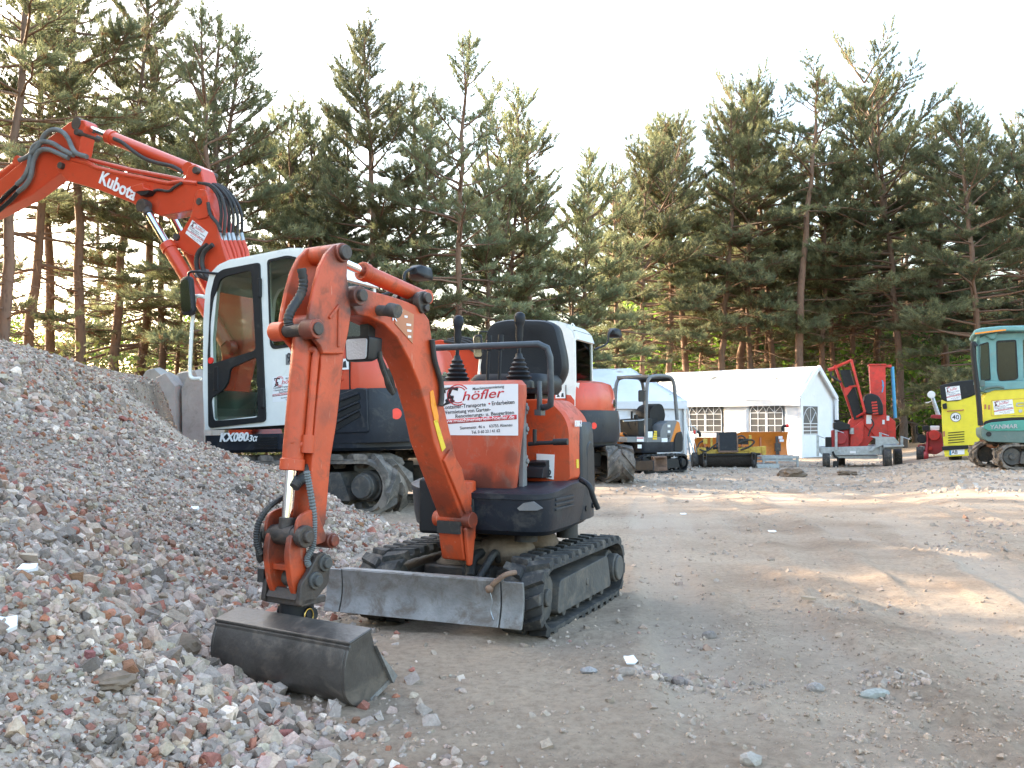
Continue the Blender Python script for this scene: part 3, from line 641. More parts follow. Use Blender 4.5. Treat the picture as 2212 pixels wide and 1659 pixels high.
def pine(seed, H=12., crown0=.30, width=2.4, nb=95, lean=.25, topw=.18, belly=.35, dead=30, twist=.35, tl=.17, trunk_r=.118, sparse=0., dbl=False, nn=16, brown=.05):
    r = np.random.default_rng(seed); WV, WQ, wo = [], [], 0
    zt = np.linspace(0, 1, 15); ph = r.uniform(0, 6.28, 2)
    path = np.stack([lean * (np.sin(zt * 3.1 + ph[0]) - math.sin(ph[0])) + r.normal(0, .03, 15), lean * (np.sin(zt * 2.3 + ph[1]) - math.sin(ph[1])) + r.normal(0, .03, 15), zt * H], -1); path[0, :2] = 0
    def wood(P, rd, n=5):
        nonlocal wo
        v, q = tube_np(P, rd, n); WV.append(v); WQ.append(q + wo); wo += len(v)
    wood(path, trunk_r * (1 - zt) ** .75 + .018, 8)
    def trunk_at(t): return np.array([np.interp(t, zt, path[:, k]) for k in range(3)])
    leaders = [(path, 0., 1.)]
    if dbl:
        t0 = .62; p0 = trunk_at(t0); e = p0 + np.array([1.1, .5, H * .33]); u = np.linspace(0, 1, 8)[:, None]
        pp = p0 * (1 - u) + e * u + np.array([.45, .2, 0]) * np.sin(u * np.pi); wood(pp, .07 * (1 - u[:, 0]) + .015, 6)
    TP, TD, TL_, TC = [], [], [], []
    def branch(p0, az, el, L, rad, live, t):
        m = 7; u = np.linspace(0, 1, m); d0 = np.array([math.cos(az), math.sin(az), 0])
        side = np.array([-math.sin(az), math.cos(az), 0]) * r.normal(0, .16)
        droop = -.10 + .42 * t if live else -.15
        P = p0 + np.outer(u * L, d0) * math.cos(el) + np.outer(u ** 2 * L, side) + np.outer(u * L * math.sin(el) + u ** 2.2 * L * droop, [0, 0, 1]) + r.normal(0, .018 * L, (m, 3)) * u[:, None]
        wood(P, rad * (1 - .82 * u) + .004, 4)
        return P, u
    def foliage(P, L, live_from, t):
        nt = max(5, int(L * 10)); base_tone = r.random()
        for k in range(nt):
            s = live_from + (1 - live_from) * (k + .5 + r.uniform(-.4, .4)) / nt
            p = np.array([np.interp(s, np.linspace(0, 1, len(P)), P[:, j]) for j in range(3)]); d = P[min(int(s * 6) + 1, 6)] - P[max(int(s * 6) - 1, 0)]; d = d / (np.linalg.norm(d) + 1e-9)
            sd_ = np.cross(d, [0, 0, 1]); sd_ /= np.linalg.norm(sd_) + 1e-9
            sg = 1 if k % 2 else -1; tw = d * r.uniform(.5, 1.) + sd_ * sg * r.uniform(.5, 1.1) * (1 if s < .93 else .2) + np.array([0, 0, r.uniform(.0, .55)])
            tw /= np.linalg.norm(tw); l = (.22 + .42 * L * (1.12 - s)) * r.uniform(.6, 1.25)
            if l > .3: wood(np.stack([p, p + tw * l * .5 + [0, 0, -.02], p + tw * l]), [.010, .007, .004], 3)
            q = max(2, int(l / .075))
            for j in range(q):
                f = (j + 1.) / q
                if r.random() < sparse + .12: continue
                TP.append(p + tw * l * f); TD.append(tw * .8 + np.array([0, 0, .35]) * r.random()); TL_.append(tl * r.uniform(.8, 1.15) * (1.1 if f > .9 else .9))
                y_ = np.clip(.35 * r.random() + .45 * base_tone + .35 * (f > .9), 0, 1)
                c = np.array([.125, .157, .088]) * (1 - y_) + np.array([.29, .295, .155]) * y_
                if r.random() < brown * (1.6 - t): c = np.array([.17, .105, .05])
                TC.append(c)
    nb = int(nb * .88)
    for i in range(nb):
        t = (int(i / 5) * 5 + 2.5 + r.normal(0, 1.0)) / nb; t = min(max(t, 0.), .999); zf = crown0 + (1 - crown0) * t ** 1.05 * .985; z0 = trunk_at(zf)
        prof = (topw + (1 - topw) * (1 - t) ** .85) * (1 - belly * (1 - t) ** 4 * 1.0) if t < 1 else topw
        L = width * 1.3 * prof * (.35 + .95 * r.random() ** .8); az = i * 2.39996 + r.normal(0, .5)
        el = R(-8 + 62 * t ** 1.4) + r.normal(0, .14)
        if dbl and t > .55 and r.random() < .5: z0 = z0 + np.array([1.1, .5, 0]) * (t - .5) * 2
        P, u = branch(z0, az, el, L, .014 + .011 * L, True, t); foliage(P, L, .28 + .34 * (1 - t), t)
    tp = trunk_at(1.); foliage(np.array([tp + [0, 0, -.5 + .11 * k] for k in range(7)]), .7, .0, 1.)
    for i in range(dead):
        zf = r.uniform(.07, crown0 + .14); branch(trunk_at(zf), r.uniform(0, 6.28), r.normal(-.05, .2), r.uniform(.5, 1.) * width * .75, .016, False, 0)
        if r.random() < .5:
            p = WV[-1].reshape(-1, 4, 3).mean(1); branch(p[3], r.uniform(0, 6.28), r.normal(0, .3), width * .35, .009, False, 0)
    TP, TD, TL_, TC = map(np.array, (TP, TD, TL_, TC)); TD /= np.linalg.norm(TD, axis=1)[:, None]
    v, tr, c = tufts(TP, TD, TL_, .018, TC, r, nn)
    return (np.concatenate(WV), np.concatenate(WQ)), (v, tr, c), H
KINDS = {}
def kind(k, **kw):
    (wv, wq), (v, tr, c), H = pine(**kw)
    t = np_mesh('trunk', wv, wq, [MT['bark']], smooth=True); cr = np_mesh('crown', v, tr, [MT['needles']], c)
    KINDS[k] = (t.data, cr.data, H); bpy.data.objects.remove(t); bpy.data.objects.remove(cr)
kind('bushy', seed=11, H=12, crown0=.16, width=2.55, nb=120, belly=.25, topw=.14, dead=14, brown=.02)
kind('bushy2', seed=12, H=12, crown0=.22, width=2.3, nb=105, belly=.3, topw=.22, dead=20, lean=.3, dbl=True)
kind('airy', seed=13, H=12, crown0=.28, width=2.5, nb=56, belly=.2, topw=.12, dead=26, lean=.5, sparse=.22, brown=.03)
kind('slim', seed=14, H=12, crown0=.32, width=1.75, nb=72, belly=.3, topw=.2, dead=34, sparse=.15)
kind('high', seed=15, H=13, crown0=.46, width=2.0, nb=70, belly=.45, topw=.28, dead=40, lean=.35, sparse=.2)
kind('bare', seed=16, H=13, crown0=.62, width=1.55, nb=34, belly=.4, topw=.3, dead=20, lean=.45, sparse=.05, trunk_r=.135)
kind('broad', seed=17, H=12, crown0=.20, width=2.7, nb=125, belly=.15, topw=.34, dead=22, dbl=True)
kind('ragged', seed=18, H=12, crown0=.22, width=2.3, nb=58, belly=.3, topw=.2, dead=46, sparse=.2, brown=.16, lean=.4)
kind('slimhi', seed=24, H=12, crown0=.40, width=1.9, nb=70, belly=.35, topw=.22, dead=48, sparse=.12, brown=.10)
kind('bushyhi', seed=21, H=12, crown0=.36, width=2.5, nb=95, belly=.3, topw=.16, dead=40, brown=.06, sparse=.08)
kind('broadhi', seed=27, H=12, crown0=.34, width=2.6, nb=95, belly=.2, topw=.34, dead=40, dbl=True, brown=.06, sparse=.08)
TREES = []
def tree(k, u, y, vtop, label, group, rz=None, wide=1., z=None):
    tm, cm, H = KINDS[k]; x = (u - CX) / FOC * y; zz = float(gz(x, y)) if z is None else z
    top = CAM_H + (HOR - vtop) / FOC * y; s = (top - zz) / (H + .3)
    o = thing('pine_tree', label, 'tree', loc=(x, y, zz - .05), group=group); o.rotation_euler = (0, 0, random.uniform(0, 6.28) if rz is None else rz); o.scale = (s * wide, s * wide, s)
    for nm, me in (('trunk', tm), ('crown', cm)):
        c = bpy.data.objects.new(nm, me); COL.objects.link(c); c.parent = o
    TREES.append(o); return o
LG = 'pines on the left behind the rubble heap'; CG = 'tall pines in the middle'; RG = 'pines along the wood on the right'
tree('high', 12, 19, -330, 'dark near pine trunk at the left edge of the photo', LG, 1.0, 1.1)
tree('high', 118, 26, -180, 'pine whose trunk shows under the bend of the big orange boom', LG, 2.0)
tree('high', 165, 24, -240, 'tall pine with bare lower trunk behind the lettering on the orange boom', LG, 4.0)
tree('high', 246, 25.5, -90, 'straight tall pine crossing the middle of the orange boom', LG, .4, 1.05)
tree('ragged', 287, 28, -60, 'ragged pine just right of the straight tall pine', LG, 3.)
tree('airy', 40, 24, -120, 'ragged pine at far left above the orange arm', LG, 5.)
tree('airy', 352, 27, 60, 'thin pine behind the boom cylinder', LG, 1.4)
tree('airy', 500, 22.5, -25, 'airy leaning pine rising above the white cab', CG, 1.9, .95)
tree('airy', 430, 26, 60, 'slim pine left of the airy leaning pine', CG, 5.0)
tree('airy', 612, 28, 210, 'low open pine between the cab and the bushy tall pine', CG, .2)
tree('bushy', 790, 26, 48, 'tall bushy pine with dense pointed crown behind the near boom', CG, .9, 1.02)
tree('slim', 728, 29, 215, 'shaded pine half hidden behind the tall bushy pine', CG, 2.)
tree('airy', 985, 25, 92, 'tall pine with open crown and sunlit orange trunk in the middle', CG, 4.2, .98)
tree('bushy2', 1085, 29, 190, 'dark pine right of the open crowned one', CG, 3.3, .85)
tree('ragged', 1165, 29, 280, 'pine with a bent tip left of the gap in the tree line', CG, 1.1)
tree('bushy', 1255, 31, 318, 'light green low pine behind the black seat', CG, 2.5, .95)
tree('slim', 1335, 33, 360, 'small shaded pine at the left end of the wood', CG, 5.1)
tree('bushyhi', 1440, 38, 238, 'light green pine whose trunk stands behind the tent ridge', RG, 1.0, 1.)
tree('slimhi', 1545, 38, 212, 'pointed pine left of the dense dark pine', RG, 2.2, 1.1)
tree('bushyhi', 1625, 39, 180, 'dense dark pine left of the bare trunked pine', RG, 4.4, .85)
tree('bare', 1722, 37.5, 150, 'tall thin pine with long bare trunk and tufted top', RG, .6, 1.15)
tree('high', 1802, 41, 300, 'dark pine in the dip right of the bare trunked pine', RG, 2.9)
tree('broadhi', 1950, 38, 158, 'broad many topped pine above the red machine', RG, 3.6, 1.02)
tree('slimhi', 1885, 42, 195, 'thin topped pine left of the broad many topped pine', RG, 1.2)
tree('bushy', 2115, 35, 210, 'sunlit bushy pine above the teal cab', RG, 5.4, 1.05)
tree('broadhi', 2235, 37, 262, 'dark pine cut by the right edge of the photo', RG, 2.1)
for (k, u, y, vt, wd) in (('airy', 560, 26, 60, 1.2), ('bushy2', 655, 29, 235, 1.15), ('broad', 700, 30, 300, 1.1), ('slim', 865, 28.5, 190, 1.25), ('airy', 915, 28, 265, 1.25), ('bushy2', 1040, 28, 330, 1.1), ('slim', 1130, 30, 235, 1.2)):
    tree(k, u, y, vt, 'feathery pine filling the belt behind the white cab and near boom', 'feathery pines filling the middle belt', None, wd)
for (k, u, y, vt, wd) in (('high', 1490, 39, 262, 1.2), ('slimhi', 1585, 40, 240, 1.2), ('broadhi', 1675, 40, 235, 1.), ('high', 1770, 39.5, 330, 1.2), ('bushyhi', 1845, 41, 285, 1.), ('slimhi', 2045, 40, 250, 1.3), ('airy', 2175, 37, 235, 1.1), ('broadhi', 1390, 37, 330, 1.)):
    tree(k, u, y, vt, 'green pine filling the edge of the wood behind the tents', 'pines filling the wood edge on the right', None, wd)
r = np.random.default_rng(99)
BK = 'slender pines deeper in the wood'
for i in range(30):
    u = 1290 + i * 34 + r.uniform(-14, 14); y = r.uniform(42, 58)
    tree(['high', 'slim', 'ragged', 'high'][i % 4], u, y, r.uniform(330, 520) - 60 * (u > 1850), 'slender pine deep in the shaded wood behind the tents', BK)
for i in range(13):
    u = 350 + i * 76 + r.uniform(-20, 20); tree(['slim', 'ragged', 'airy'][i % 3], u, r.uniform(29, 33), r.uniform(420, 540), 'slender pine behind the front row left of the gap', 'slender pines behind the front row')
for i in range(2):
    u = -60 + i * 262 + r.uniform(-15, 15); tree('ragged', u, r.uniform(31, 40), r.uniform(180, 420), 'ragged pine far behind the rubble heap', 'ragged pines far behind the heap')
# unseen pines added left of the yard to shade it, open where sun streaks fall
r = np.random.default_rng(5)
def shade(q, s, k, sc):
    x = SUN_H.x * s + SUN_H.y * q; y = SUN_H.y * s - SUN_H.x * q + 3
    if x > -.5626 * y - 3.2 and y > -1: return
    o = tree(k, 0, 1, 0, 'unseen pine added left of the yard to shade it', 'unseen shade pines added left of the yard')
    o.location = (x, y, 0); o.scale = (sc, sc, sc)
for i in range(38):
    q = -15 + i * .62 + r.uniform(-.25, .25)
    if GAP[0] - 1.1 < q < GAP[1] + 1.1: continue
    shade(q, r.uniform(13, 23), ['bushy', 'bushy2', 'slim', 'broad'][i % 4], r.uniform(.92, 1.12))
shade(GAP[0] - .9, 17, 'slim', 1.0); shade(GAP[1] + 1.0, 16, 'slim', 1.1); shade((GAP[0] + GAP[1]) / 2, 21, 'bare', 1.0)

# leafy undergrowth and the far wood: uncountable green mass
def leaf_cloud(name, blobs, per, size, label, seed, cols, kindn='stuff'):
    r = np.random.default_rng(seed); V, T, C = [], [], []; o = 0
    for (c, rad, tone) in blobs:
        n = int(per * rad[0] * rad[2]); d = r.normal(0, 1, (n, 3)); d /= np.linalg.norm(d, axis=1)[:, None]; p = np.array(c) + d * r.random((n, 1)) ** .45 * np.array(rad)
        a = r.normal(0, 1, (n, 3)); a /= np.linalg.norm(a, axis=1)[:, None]; b = np.cross(a, r.normal(0, 1, (n, 3))); b /= np.linalg.norm(b, axis=1)[:, None]
        s = size * r.uniform(.6, 1.3, (n, 1)); v = np.stack([p - a * s, p + b * s * .55, p + a * s, p - b * s * .55], 1).reshape(-1, 3)
        V.append(v); T.append(np.arange(n * 4).reshape(-1, 4) + o); o += n * 4
        cc_ = np.array(cols[tone]) * r.uniform(.65, 1.35, (n, 1)); C.append(np.repeat(cc_, 4, 0))
    return tag(np_mesh(name, np.concatenate(V), np.concatenate(T), [MT['leaves']], np.concatenate(C)), label, 'undergrowth', kind=kindn)
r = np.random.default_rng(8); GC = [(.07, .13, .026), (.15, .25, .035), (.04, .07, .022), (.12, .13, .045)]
bl = []
for i in range(150):
    u = r.uniform(1180, 2420); y = r.uniform(44, 62); z = r.uniform(0, 6.5) * (1 if u > 1380 else .55); bl.append((((u - CX) / FOC * y, y, z), (r.uniform(1.0, 2.2), 1.2, r.uniform(.8, 1.6)), int(r.choice([0, 1, 1, 2, 2]))))
for i in range(70):
    u = r.uniform(1360, 2250); y = r.uniform(40.5, 45); bl.append((((u - CX) / FOC * y, y, r.uniform(.3, 4.8)), (r.uniform(.5, 1.2), .7, r.uniform(.5, 1.1)), int(r.choice([1, 1, 0]))))
for i in range(16):
    u = r.choice([1760, 1790, 1740, 1860, 1420, 1500]) + r.normal(0, 25); y = r.uniform(46, 52); bl.append((((u - CX) / FOC * y, y, r.uniform(6, 11)), (1.2, 1., 1.2), 1))
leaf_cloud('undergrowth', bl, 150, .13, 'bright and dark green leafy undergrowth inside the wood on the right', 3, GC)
bl = []
for i in range(260):
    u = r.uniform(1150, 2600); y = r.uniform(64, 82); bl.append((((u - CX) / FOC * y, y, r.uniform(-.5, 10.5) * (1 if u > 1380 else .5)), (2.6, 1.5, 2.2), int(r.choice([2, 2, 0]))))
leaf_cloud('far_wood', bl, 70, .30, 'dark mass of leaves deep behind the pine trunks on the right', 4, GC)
bl = []
for i in range(70):
    u = r.uniform(-120, 1260); y = r.uniform(36, 52); bl.append((((u - CX) / FOC * y, y, r.uniform(0, 2.6)), (1.6, 1., 1.0), int(r.choice([0, 3, 3, 2]))))
for i in range(250):
    u = r.uniform(-120, 900); y = r.uniform(33, 46); bl.append((((u - CX) / FOC * y, y, 6.0 * r.random() ** 1.4), (r.uniform(.8, 1.6), .9, r.uniform(.6, 1.1)), int(r.choice([0, 3, 3, 1]))))
for i in range(45):
    u = r.uniform(-100, 760); y = r.uniform(21, 30); bl.append((((u - CX) / FOC * y, y, r.uniform(.2, 1.9)), (1.1, .8, .9), int(r.choice([0, 3, 3]))))
leaf_cloud('undergrowth', bl, 150, .10, 'olive green scrub at the foot of the pines on the left', 6, GC)
# ---------------------------------------------------------------- shared machine pieces
def crawler(parent, y, wb, r_, wd, mat, lugs, lh, fmat, label=None, x0=0., thick=.03, style='block', motor=1, frame_h=(.25, .80), z0=0., rr=None):
    """one rubber crawler: the belt with lugs, with its frame, idler and drive motor below it"""
    Pm = 2 * wb + 2 * math.pi * r_; cz = r_ + lh + z0
    def path(s):
        s %= Pm
        if s < wb: return (x0 - wb / 2 + s, cz + r_, 0, 1)
        s -= wb
        if s < math.pi * r_: a = math.pi / 2 - s / r_; return (x0 + wb / 2 + r_ * math.cos(a), cz + r_ * math.sin(a), math.cos(a), math.sin(a))
        s -= math.pi * r_
        if s < wb: return (x0 + wb / 2 - s, cz - r_, 0, -1)
        s -= wb; a = -math.pi / 2 - s / r_; return (x0 - wb / 2 + r_ * math.cos(a), cz + r_ * math.sin(a), math.cos(a), math.sin(a))
    b = MB(); n = 96; rings = []
    def pt(s, yy, out):
        x, z, nx_, nz_ = path(s); return Vector((x + nx_ * out, y + yy, z + nz_ * out))
    h = wd / 2
    for i in range(n):
        s = Pm * i / n; rings.append([pt(s, -h, -thick * .8), pt(s, h, -thick * .8), pt(s, h, -.15 * thick), pt(s, h * .94, 0), pt(s, -h * .94, 0), pt(s, -h, -.15 * thick)])
    b.loft(rings + [rings[0]], cap=False)
    pitch = Pm / lugs
    for i in range(lugs):
        for sd in (-1, 1):
            s = pitch * (i + (.5 if sd > 0 else 0)); a = pitch * .30
            if style == 'block':
                y0_, y1_ = (sd * h * 1.0, sd * h * .04); sk = pitch * .20
                base = [(s - a - sk, y0_), (s + a * .8 - sk, y0_), (s + a + sk, y1_), (s - a * .8 + sk, y1_)]
            else:                      # big agricultural chevrons
                y0_, y1_ = (sd * h * 1.02, sd * h * .10); sk = pitch * .42
                base = [(s - a - sk, y0_), (s + a * .9 - sk, y0_), (s + a * .7 + sk, y1_), (s - a * .6 + sk, y1_)]
            cx_ = sum(p[0] for p in base) / 4; cy_ = sum(p[1] for p in base) / 4
            b.loft([[pt(p, q, -.004) for p, q in base], [pt(p, q, lh * .55) for p, q in base], [pt(cx_ + (p - cx_) * .78, cy_ + (q - cy_) * .92, lh) for p, q in base]])
        b.loft([[pt(s + dx, yy, -thick * .7) for dx, yy in ((-pitch * .2, -h * .3), (pitch * .2, -h * .3), (pitch * .2, h * .3), (-pitch * .2, h * .3))], [pt(s + dx * .5, yy * .7, -thick * 1.9) for dx, yy in ((-pitch * .2, -h * .3), (pitch * .2, -h * .3), (pitch * .2, h * .3), (-pitch * .2, h * .3))]])
    tr = b.done('crawler_track', mat, parent, sharp=30, label=label)
    sg = 1 if y > 0 else -1; ri = r_ - thick * 1.4
    f = MB(); f.prism(rnd([(x0 - wb * .42, cz - ri * .75), (x0 + wb * .43, cz - ri * .75), (x0 + wb * .40, cz + ri * .55), (x0 - wb * .36, cz + ri * .72)], .03), y - sg * h * .5, y + sg * h * .93)
    f.cyl((x0, y + sg * h * .90, cz), (x0, y + sg * h * .99, cz), r_ * .12)
    for k in range(4): f.cyl((x0 - wb * .3 + wb * .2 * k, y - sg * h * .4, cz - ri * .78), (x0 - wb * .3 + wb * .2 * k, y + sg * h * .8, cz - ri * .78), ri * .22, n=14)
    f.done('track_frame', fmat, tr, bevel=.006)
    d = MB(); d.cyl((x0 - wb / 2, y - sg * h * .5, cz), (x0 - wb / 2, y + sg * h * .6, cz), ri * .80, n=24)
    d.cyl((x0 - wb / 2, y + sg * h * .5, cz), (x0 - wb / 2, y + sg * h * 1.05, cz), ri * .66, n=28)
    d.cyl((x0 - wb / 2, y + sg * h * 1.0, cz), (x0 - wb / 2, y + sg * h * 1.2, cz), ri * .58, n=28)
    d.done('drive_sprocket', fmat, tr, bevel=.008)
    e = MB(); e.cyl((x0 + wb / 2, y - sg * h * .5, cz), (x0 + wb / 2, y + sg * h * .62, cz), ri * .93, n=28); e.cyl((x0 + wb / 2, y + sg * h * .5, cz), (x0 + wb / 2, y + sg * h * .80, cz), ri * .35, n=20)
    e.done('idler_wheel', fmat, tr, bevel=.008)
    return tr
def poster(parent, m, w_, h_, lines=True, name='advertising_sign', dark=0.):
    """the hire firm's white sign: black machine silhouette, red rings, name and address"""
    H = .68; s = w_; b = MB(); b.prism(rnd([(0, 0), (1, 0), (1, H), (0, H)], .008), 0, .004, 'z'); me = bpy.data.meshes.new('t')
    S = Matrix.Diagonal((w_, h_ / H, w_, 1)); b.bm.transform(m @ S)
    sign = b.done(name, 'paper', parent)
    t = MB(); Z = .0062
    def T(txt, x, y, size, mi, width, shear=0., bold=.004, rot=4.):
        t.mi = mi; me = text_mesh(txt, size, shear, bold, .0012); xs_ = [v.co.x for v in me.vertices]; k = width / (max(xs_) - min(xs_))
        t.mesh(me, Matrix.Translation((x, y, Z)) @ Matrix.Rotation(R(rot), 4, 'Z') @ Matrix.Diagonal((k, 1, 1, 1))); bpy.data.meshes.remove(me)
    t.mi = 0
    P = lambda pts: t.prism(pts, Z - .001, Z + .001, 'z')
    P([(.06, .40), (.20, .45), (.20, .475), (.11, .47), (.05, .41)]); P(circ(.10, .47, .022, 10)); P(circ(.165, .485, .022, 10))
    P([(.10, .49), (.19, .50), (.19, .535), (.15, .54), (.14, .57), (.12, .57), (.115, .54)]); P([(.12, .56), (.15, .56), (.17, .62), (.24, .60), (.25, .64), (.18, .655), (.135, .63)])
    P([(.06, .62), (.07, .57), (.085, .575), (.08, .61), (.17, .635), (.17, .65), (.06, .645)])
    t.mi = 1
    for rr in (.115, .145):
        a = circ(.245, .545, rr, 18, R(35), R(300)); c = circ(.245, .545, rr - .014, 18, R(35), R(300)); P(a + c[::-1])
    t.mi = 1; T('höfler', .29, .465, .175, 1, .54, .3, .006, 5)
    T('Maschinenvermietung', .43, .605, .055, 0, .40, .15)
    T('Container-Transporte', .03, .35, .075, 0, .57, 0, .008); t.mi = 1; P(circ(.645, .422, .012, 10)); T('Erdarbeiten', .675, .40, .075, 0, .28, 0, .008)
    t.mi = 1; P(circ(.05, .305, .012, 10)); T('Vermietung von Garten-', .075, .285, .072, 0, .59, 0, .008); T('Renovierungs- u. Baugeräten', .21, .232, .070, 0, .74, 0, .008)
    t.mi = 1; P([(.0, .145), (.985, .215), (.985, .275), (.0, .205)]); Z = .0075; T('www.maschinenverleih-hoefler.de', .03, .160, .070, 2, .93, 0, .01)
    Z = .0062; T('Siemensstr. 46 a    63755 Alzenau', .27, .078, .056, 0, .66); T('Tel. 0 60 23 / 41 62', .42, .022, .056, 0, .36)
    t.bm.transform(m @ S); t.done('print', ['ink', 'inkred', 'inkwhite'], sign, sharp=180)
    return sign
def pin(b, c, r_, l, ax=1, n=18):
    v = Vector((0, 0, 0)); v[ax] = l / 2; b.cyl(Vector(c) - v, Vector(c) + v, r_, n=n)
def lerp(p, q, t): return Vector(p) * (1 - t) + Vector(q) * t
def cylinder_part(parent, name, a, b_, split, rb, rr, mat, eye=.045, ew=.07, rodmat='chrome'):
    """hydraulic cylinder: barrel from a to the split point, rod from there to b"""
    a = Vector(a); b_ = Vector(b_); m = lerp(a, b_, split); d = (b_ - a).normalized()
    q = MB(); q.cyl(a + d * eye * .5, m, rb); q.cyl(m - d * rb * 1.1, m, rb * 1.16); pin(q, a, eye, ew)
    o = q.done(name, mat, parent, bevel=.004)
    q = MB(); q.cyl(m - d * .02, b_ - d * eye * .5, rr); o2 = q.done('piston_rod', rodmat, o)
    q = MB(); pin(q, b_, eye * .95, ew); q.cyl(b_ - d * eye * 1.6, b_, rr * 1.35); q.done('rod_eye', 'greasy' if rodmat == 'chrome' else mat, o, bevel=.003)
    return o

# ---------------------------------------------------------------- the near mini excavator
M = Frame(Vector((-.04, 4.31, 0)), math.atan2(-.917, -.40)); B = Frame(Vector((-.18, 3.95, 0)), math.atan2(-.838, -.545))
mini = thing('mini_excavator', 'small worn orange mini excavator with open black seat and grading bucket in the foreground', 'excavator', M)
TB = M.inv @ B.m                                   # boom axes to machine axes
def inB(mb): mb.bm.transform(TB); return mb
for sg in (1, -1): crawler(mini, sg * .335, .86, .135, .19, 'rubber', 30, .022, 'frameg', x0=.03, thick=.022)
b = MB(); b.b2((-.34, -.24, .10), (.34, .24, .24)); b.b2((-.22, -.28, .13), (-.05, .28, .22)); b.b2((.1, -.28, .13), (.25, .28, .22)); b.cyl((0, 0, .24), (0, 0, .36), .21, n=32); b.cyl((0, 0, .30), (0, 0, .345), .25, n=36)
b.done('undercarriage', 'greasy', mini, bevel=.012)
b = MB()
for (x, y, z, rr) in ((.16, .02, .24, .13), (.05, .13, .25, .12), (.22, -.12, .22, .10), (-.05, -.14, .25, .12), (.26, .14, .18, .09), (-.2, .05, .24, .12), (.1, -.02, .31, .12), (.05, .2, .33, .08), (.20, .10, .30, .12), (.12, -.12, .33, .10), (.25, 0, .28, .10)): b.ico((x, y, z), rr, 3, (1.1, 1.1, .62), .07)
b.done('caked_earth', 'mud', mini, sharp=60)
b = MB(); b.tube([(.28, .05, .28), (.34, .04, .30), (.40, .03, .27), (.48, .06, .22)], .022, sm=4); b.tube([(.30, .11, .27), (.36, .12, .31), (.43, .11, .26), (.5, .1, .2)], .016, sm=4); b.cyl((.36, -.02, .22), (.36, .12, .22), .035); b.cyl((.44, .02, .19), (.44, .14, .2), .03)
b.cyl((.30, .24, .36), (.30, .24, .42), .05); b.cyl((-.05, .30, .34), (-.05, .30, .42), .05); b.done('swivel_hoses', 'hose', mini)
# dozer blade: curved plate with two bolted end pieces
def blade_seg(y0, y1, skew=0.):
    b = MB(); prof = []
    for k in range(9):
        t = k / 8; prof.append((.665 - .018 * math.sin(t * math.pi) * .9 + .016 * (1 - t), .070 + .178 * t))
    back = [(x - .016, z) for x, z in prof[::-1]]; b.prism(prof + back, y0, y1); return b
yl, yr = -.535, .378
b = blade_seg(yl + .082, yr - .098); b.b2((.62, yl + .082, .236), (.662, yr - .098, .252)); bl_ = b.done('dozer_blade', 'steel', mini, bevel=.003)
for (a, c) in ((yl, yl + .076), (yr - .092, yr)): blade_seg(a, c).done('blade_end', 'steel', bl_, bevel=.003)
b = MB()
for y in (-.16, .12): b.bar((.60, y, .16), (.22, y, .17), .05, .07)
b.done('blade_arm', 'greasy', bl_, bevel=.006)
b = MB(); b.tube([(.668, .245, .225), (.675, .265, .245), (.66, .305, .275), (.62, .33, .28)], .010, sm=4); b.ico((.676, .242, .218), .017, 2); b.done('towing_hook', 'brown', bl_)
b = MB(); b.tube([(.678, .245, .21), (.672, .252, .17), (.664, .242, .13), (.672, .258, .10)], .0022, sm=4, n=5); b.done('wire_end', 'galv', bl_)
# body skirt
def ring_plan(pts, k, z): return [(x * k, y * k, z) for x, y in pts]
plan = rnd([(.455, -.02), (.455, .33), (.40, .402), (.10, .396), (-.28, .355), (-.42, .28), (-.50, .10), (-.50, -.10), (-.42, -.30), (-.25, -.38), (.10, -.38), (.25, -.36), (.38, -.24)], .07, 4)
b = MB(); b.loft([ring_plan(plan, .90, .395), ring_plan(plan, .955, .415), ring_plan(plan, .985, .47), [(x, y, .575 - .028 * min(1, max(0, (x - .15) / .3))) for x, y in plan]]); b.loft([[(x * k, y * k, z + .585 - .028 * min(1, max(0, (x - .15) / .3))) for x, y in plan] for k, z in ((1.012, -.008), (1.012, .014), (.97, .022))])
skirt = b.done('body_skirt', 'navy', mini, sharp=30)
b = MB()
for z in (.525, .545, .505): b.b2((.14, .385, z - .006), (.36, .4035, z + .006))
b.done('pressed_rib', 'navy', skirt, bevel=.003)
b = MB(); b.prism(M.X(.459, [(1130, 1087), (1152, 1083), (1172, 1098), (1160, 1103), (1122, 1103), (1117, 1098)]), .452, .4585, 'x'); b.done('scuff_mark', 'grey', skirt)
b = MB(); b.b2((.28, -.20, .39), (.462, -.03, .63)); b.prism(rnd([(-.03, .45), (.07, .45), (.07, .56), (-.03, .56)], .02), .30, .461, 'x'); b.done('swing_housing', 'black', mini, bevel=.02)
b = MB()
for k in range(3): b.tube([(.47, -.06 + .02 * k, .56), (.49, .01 + .015 * k, .545 - .02 * k), (.475, .06, .50 - .022 * k), (.46, -.02, .45 - .01 * k)], .013, sm=5)
b.done('swing_hose', 'hose', mini)
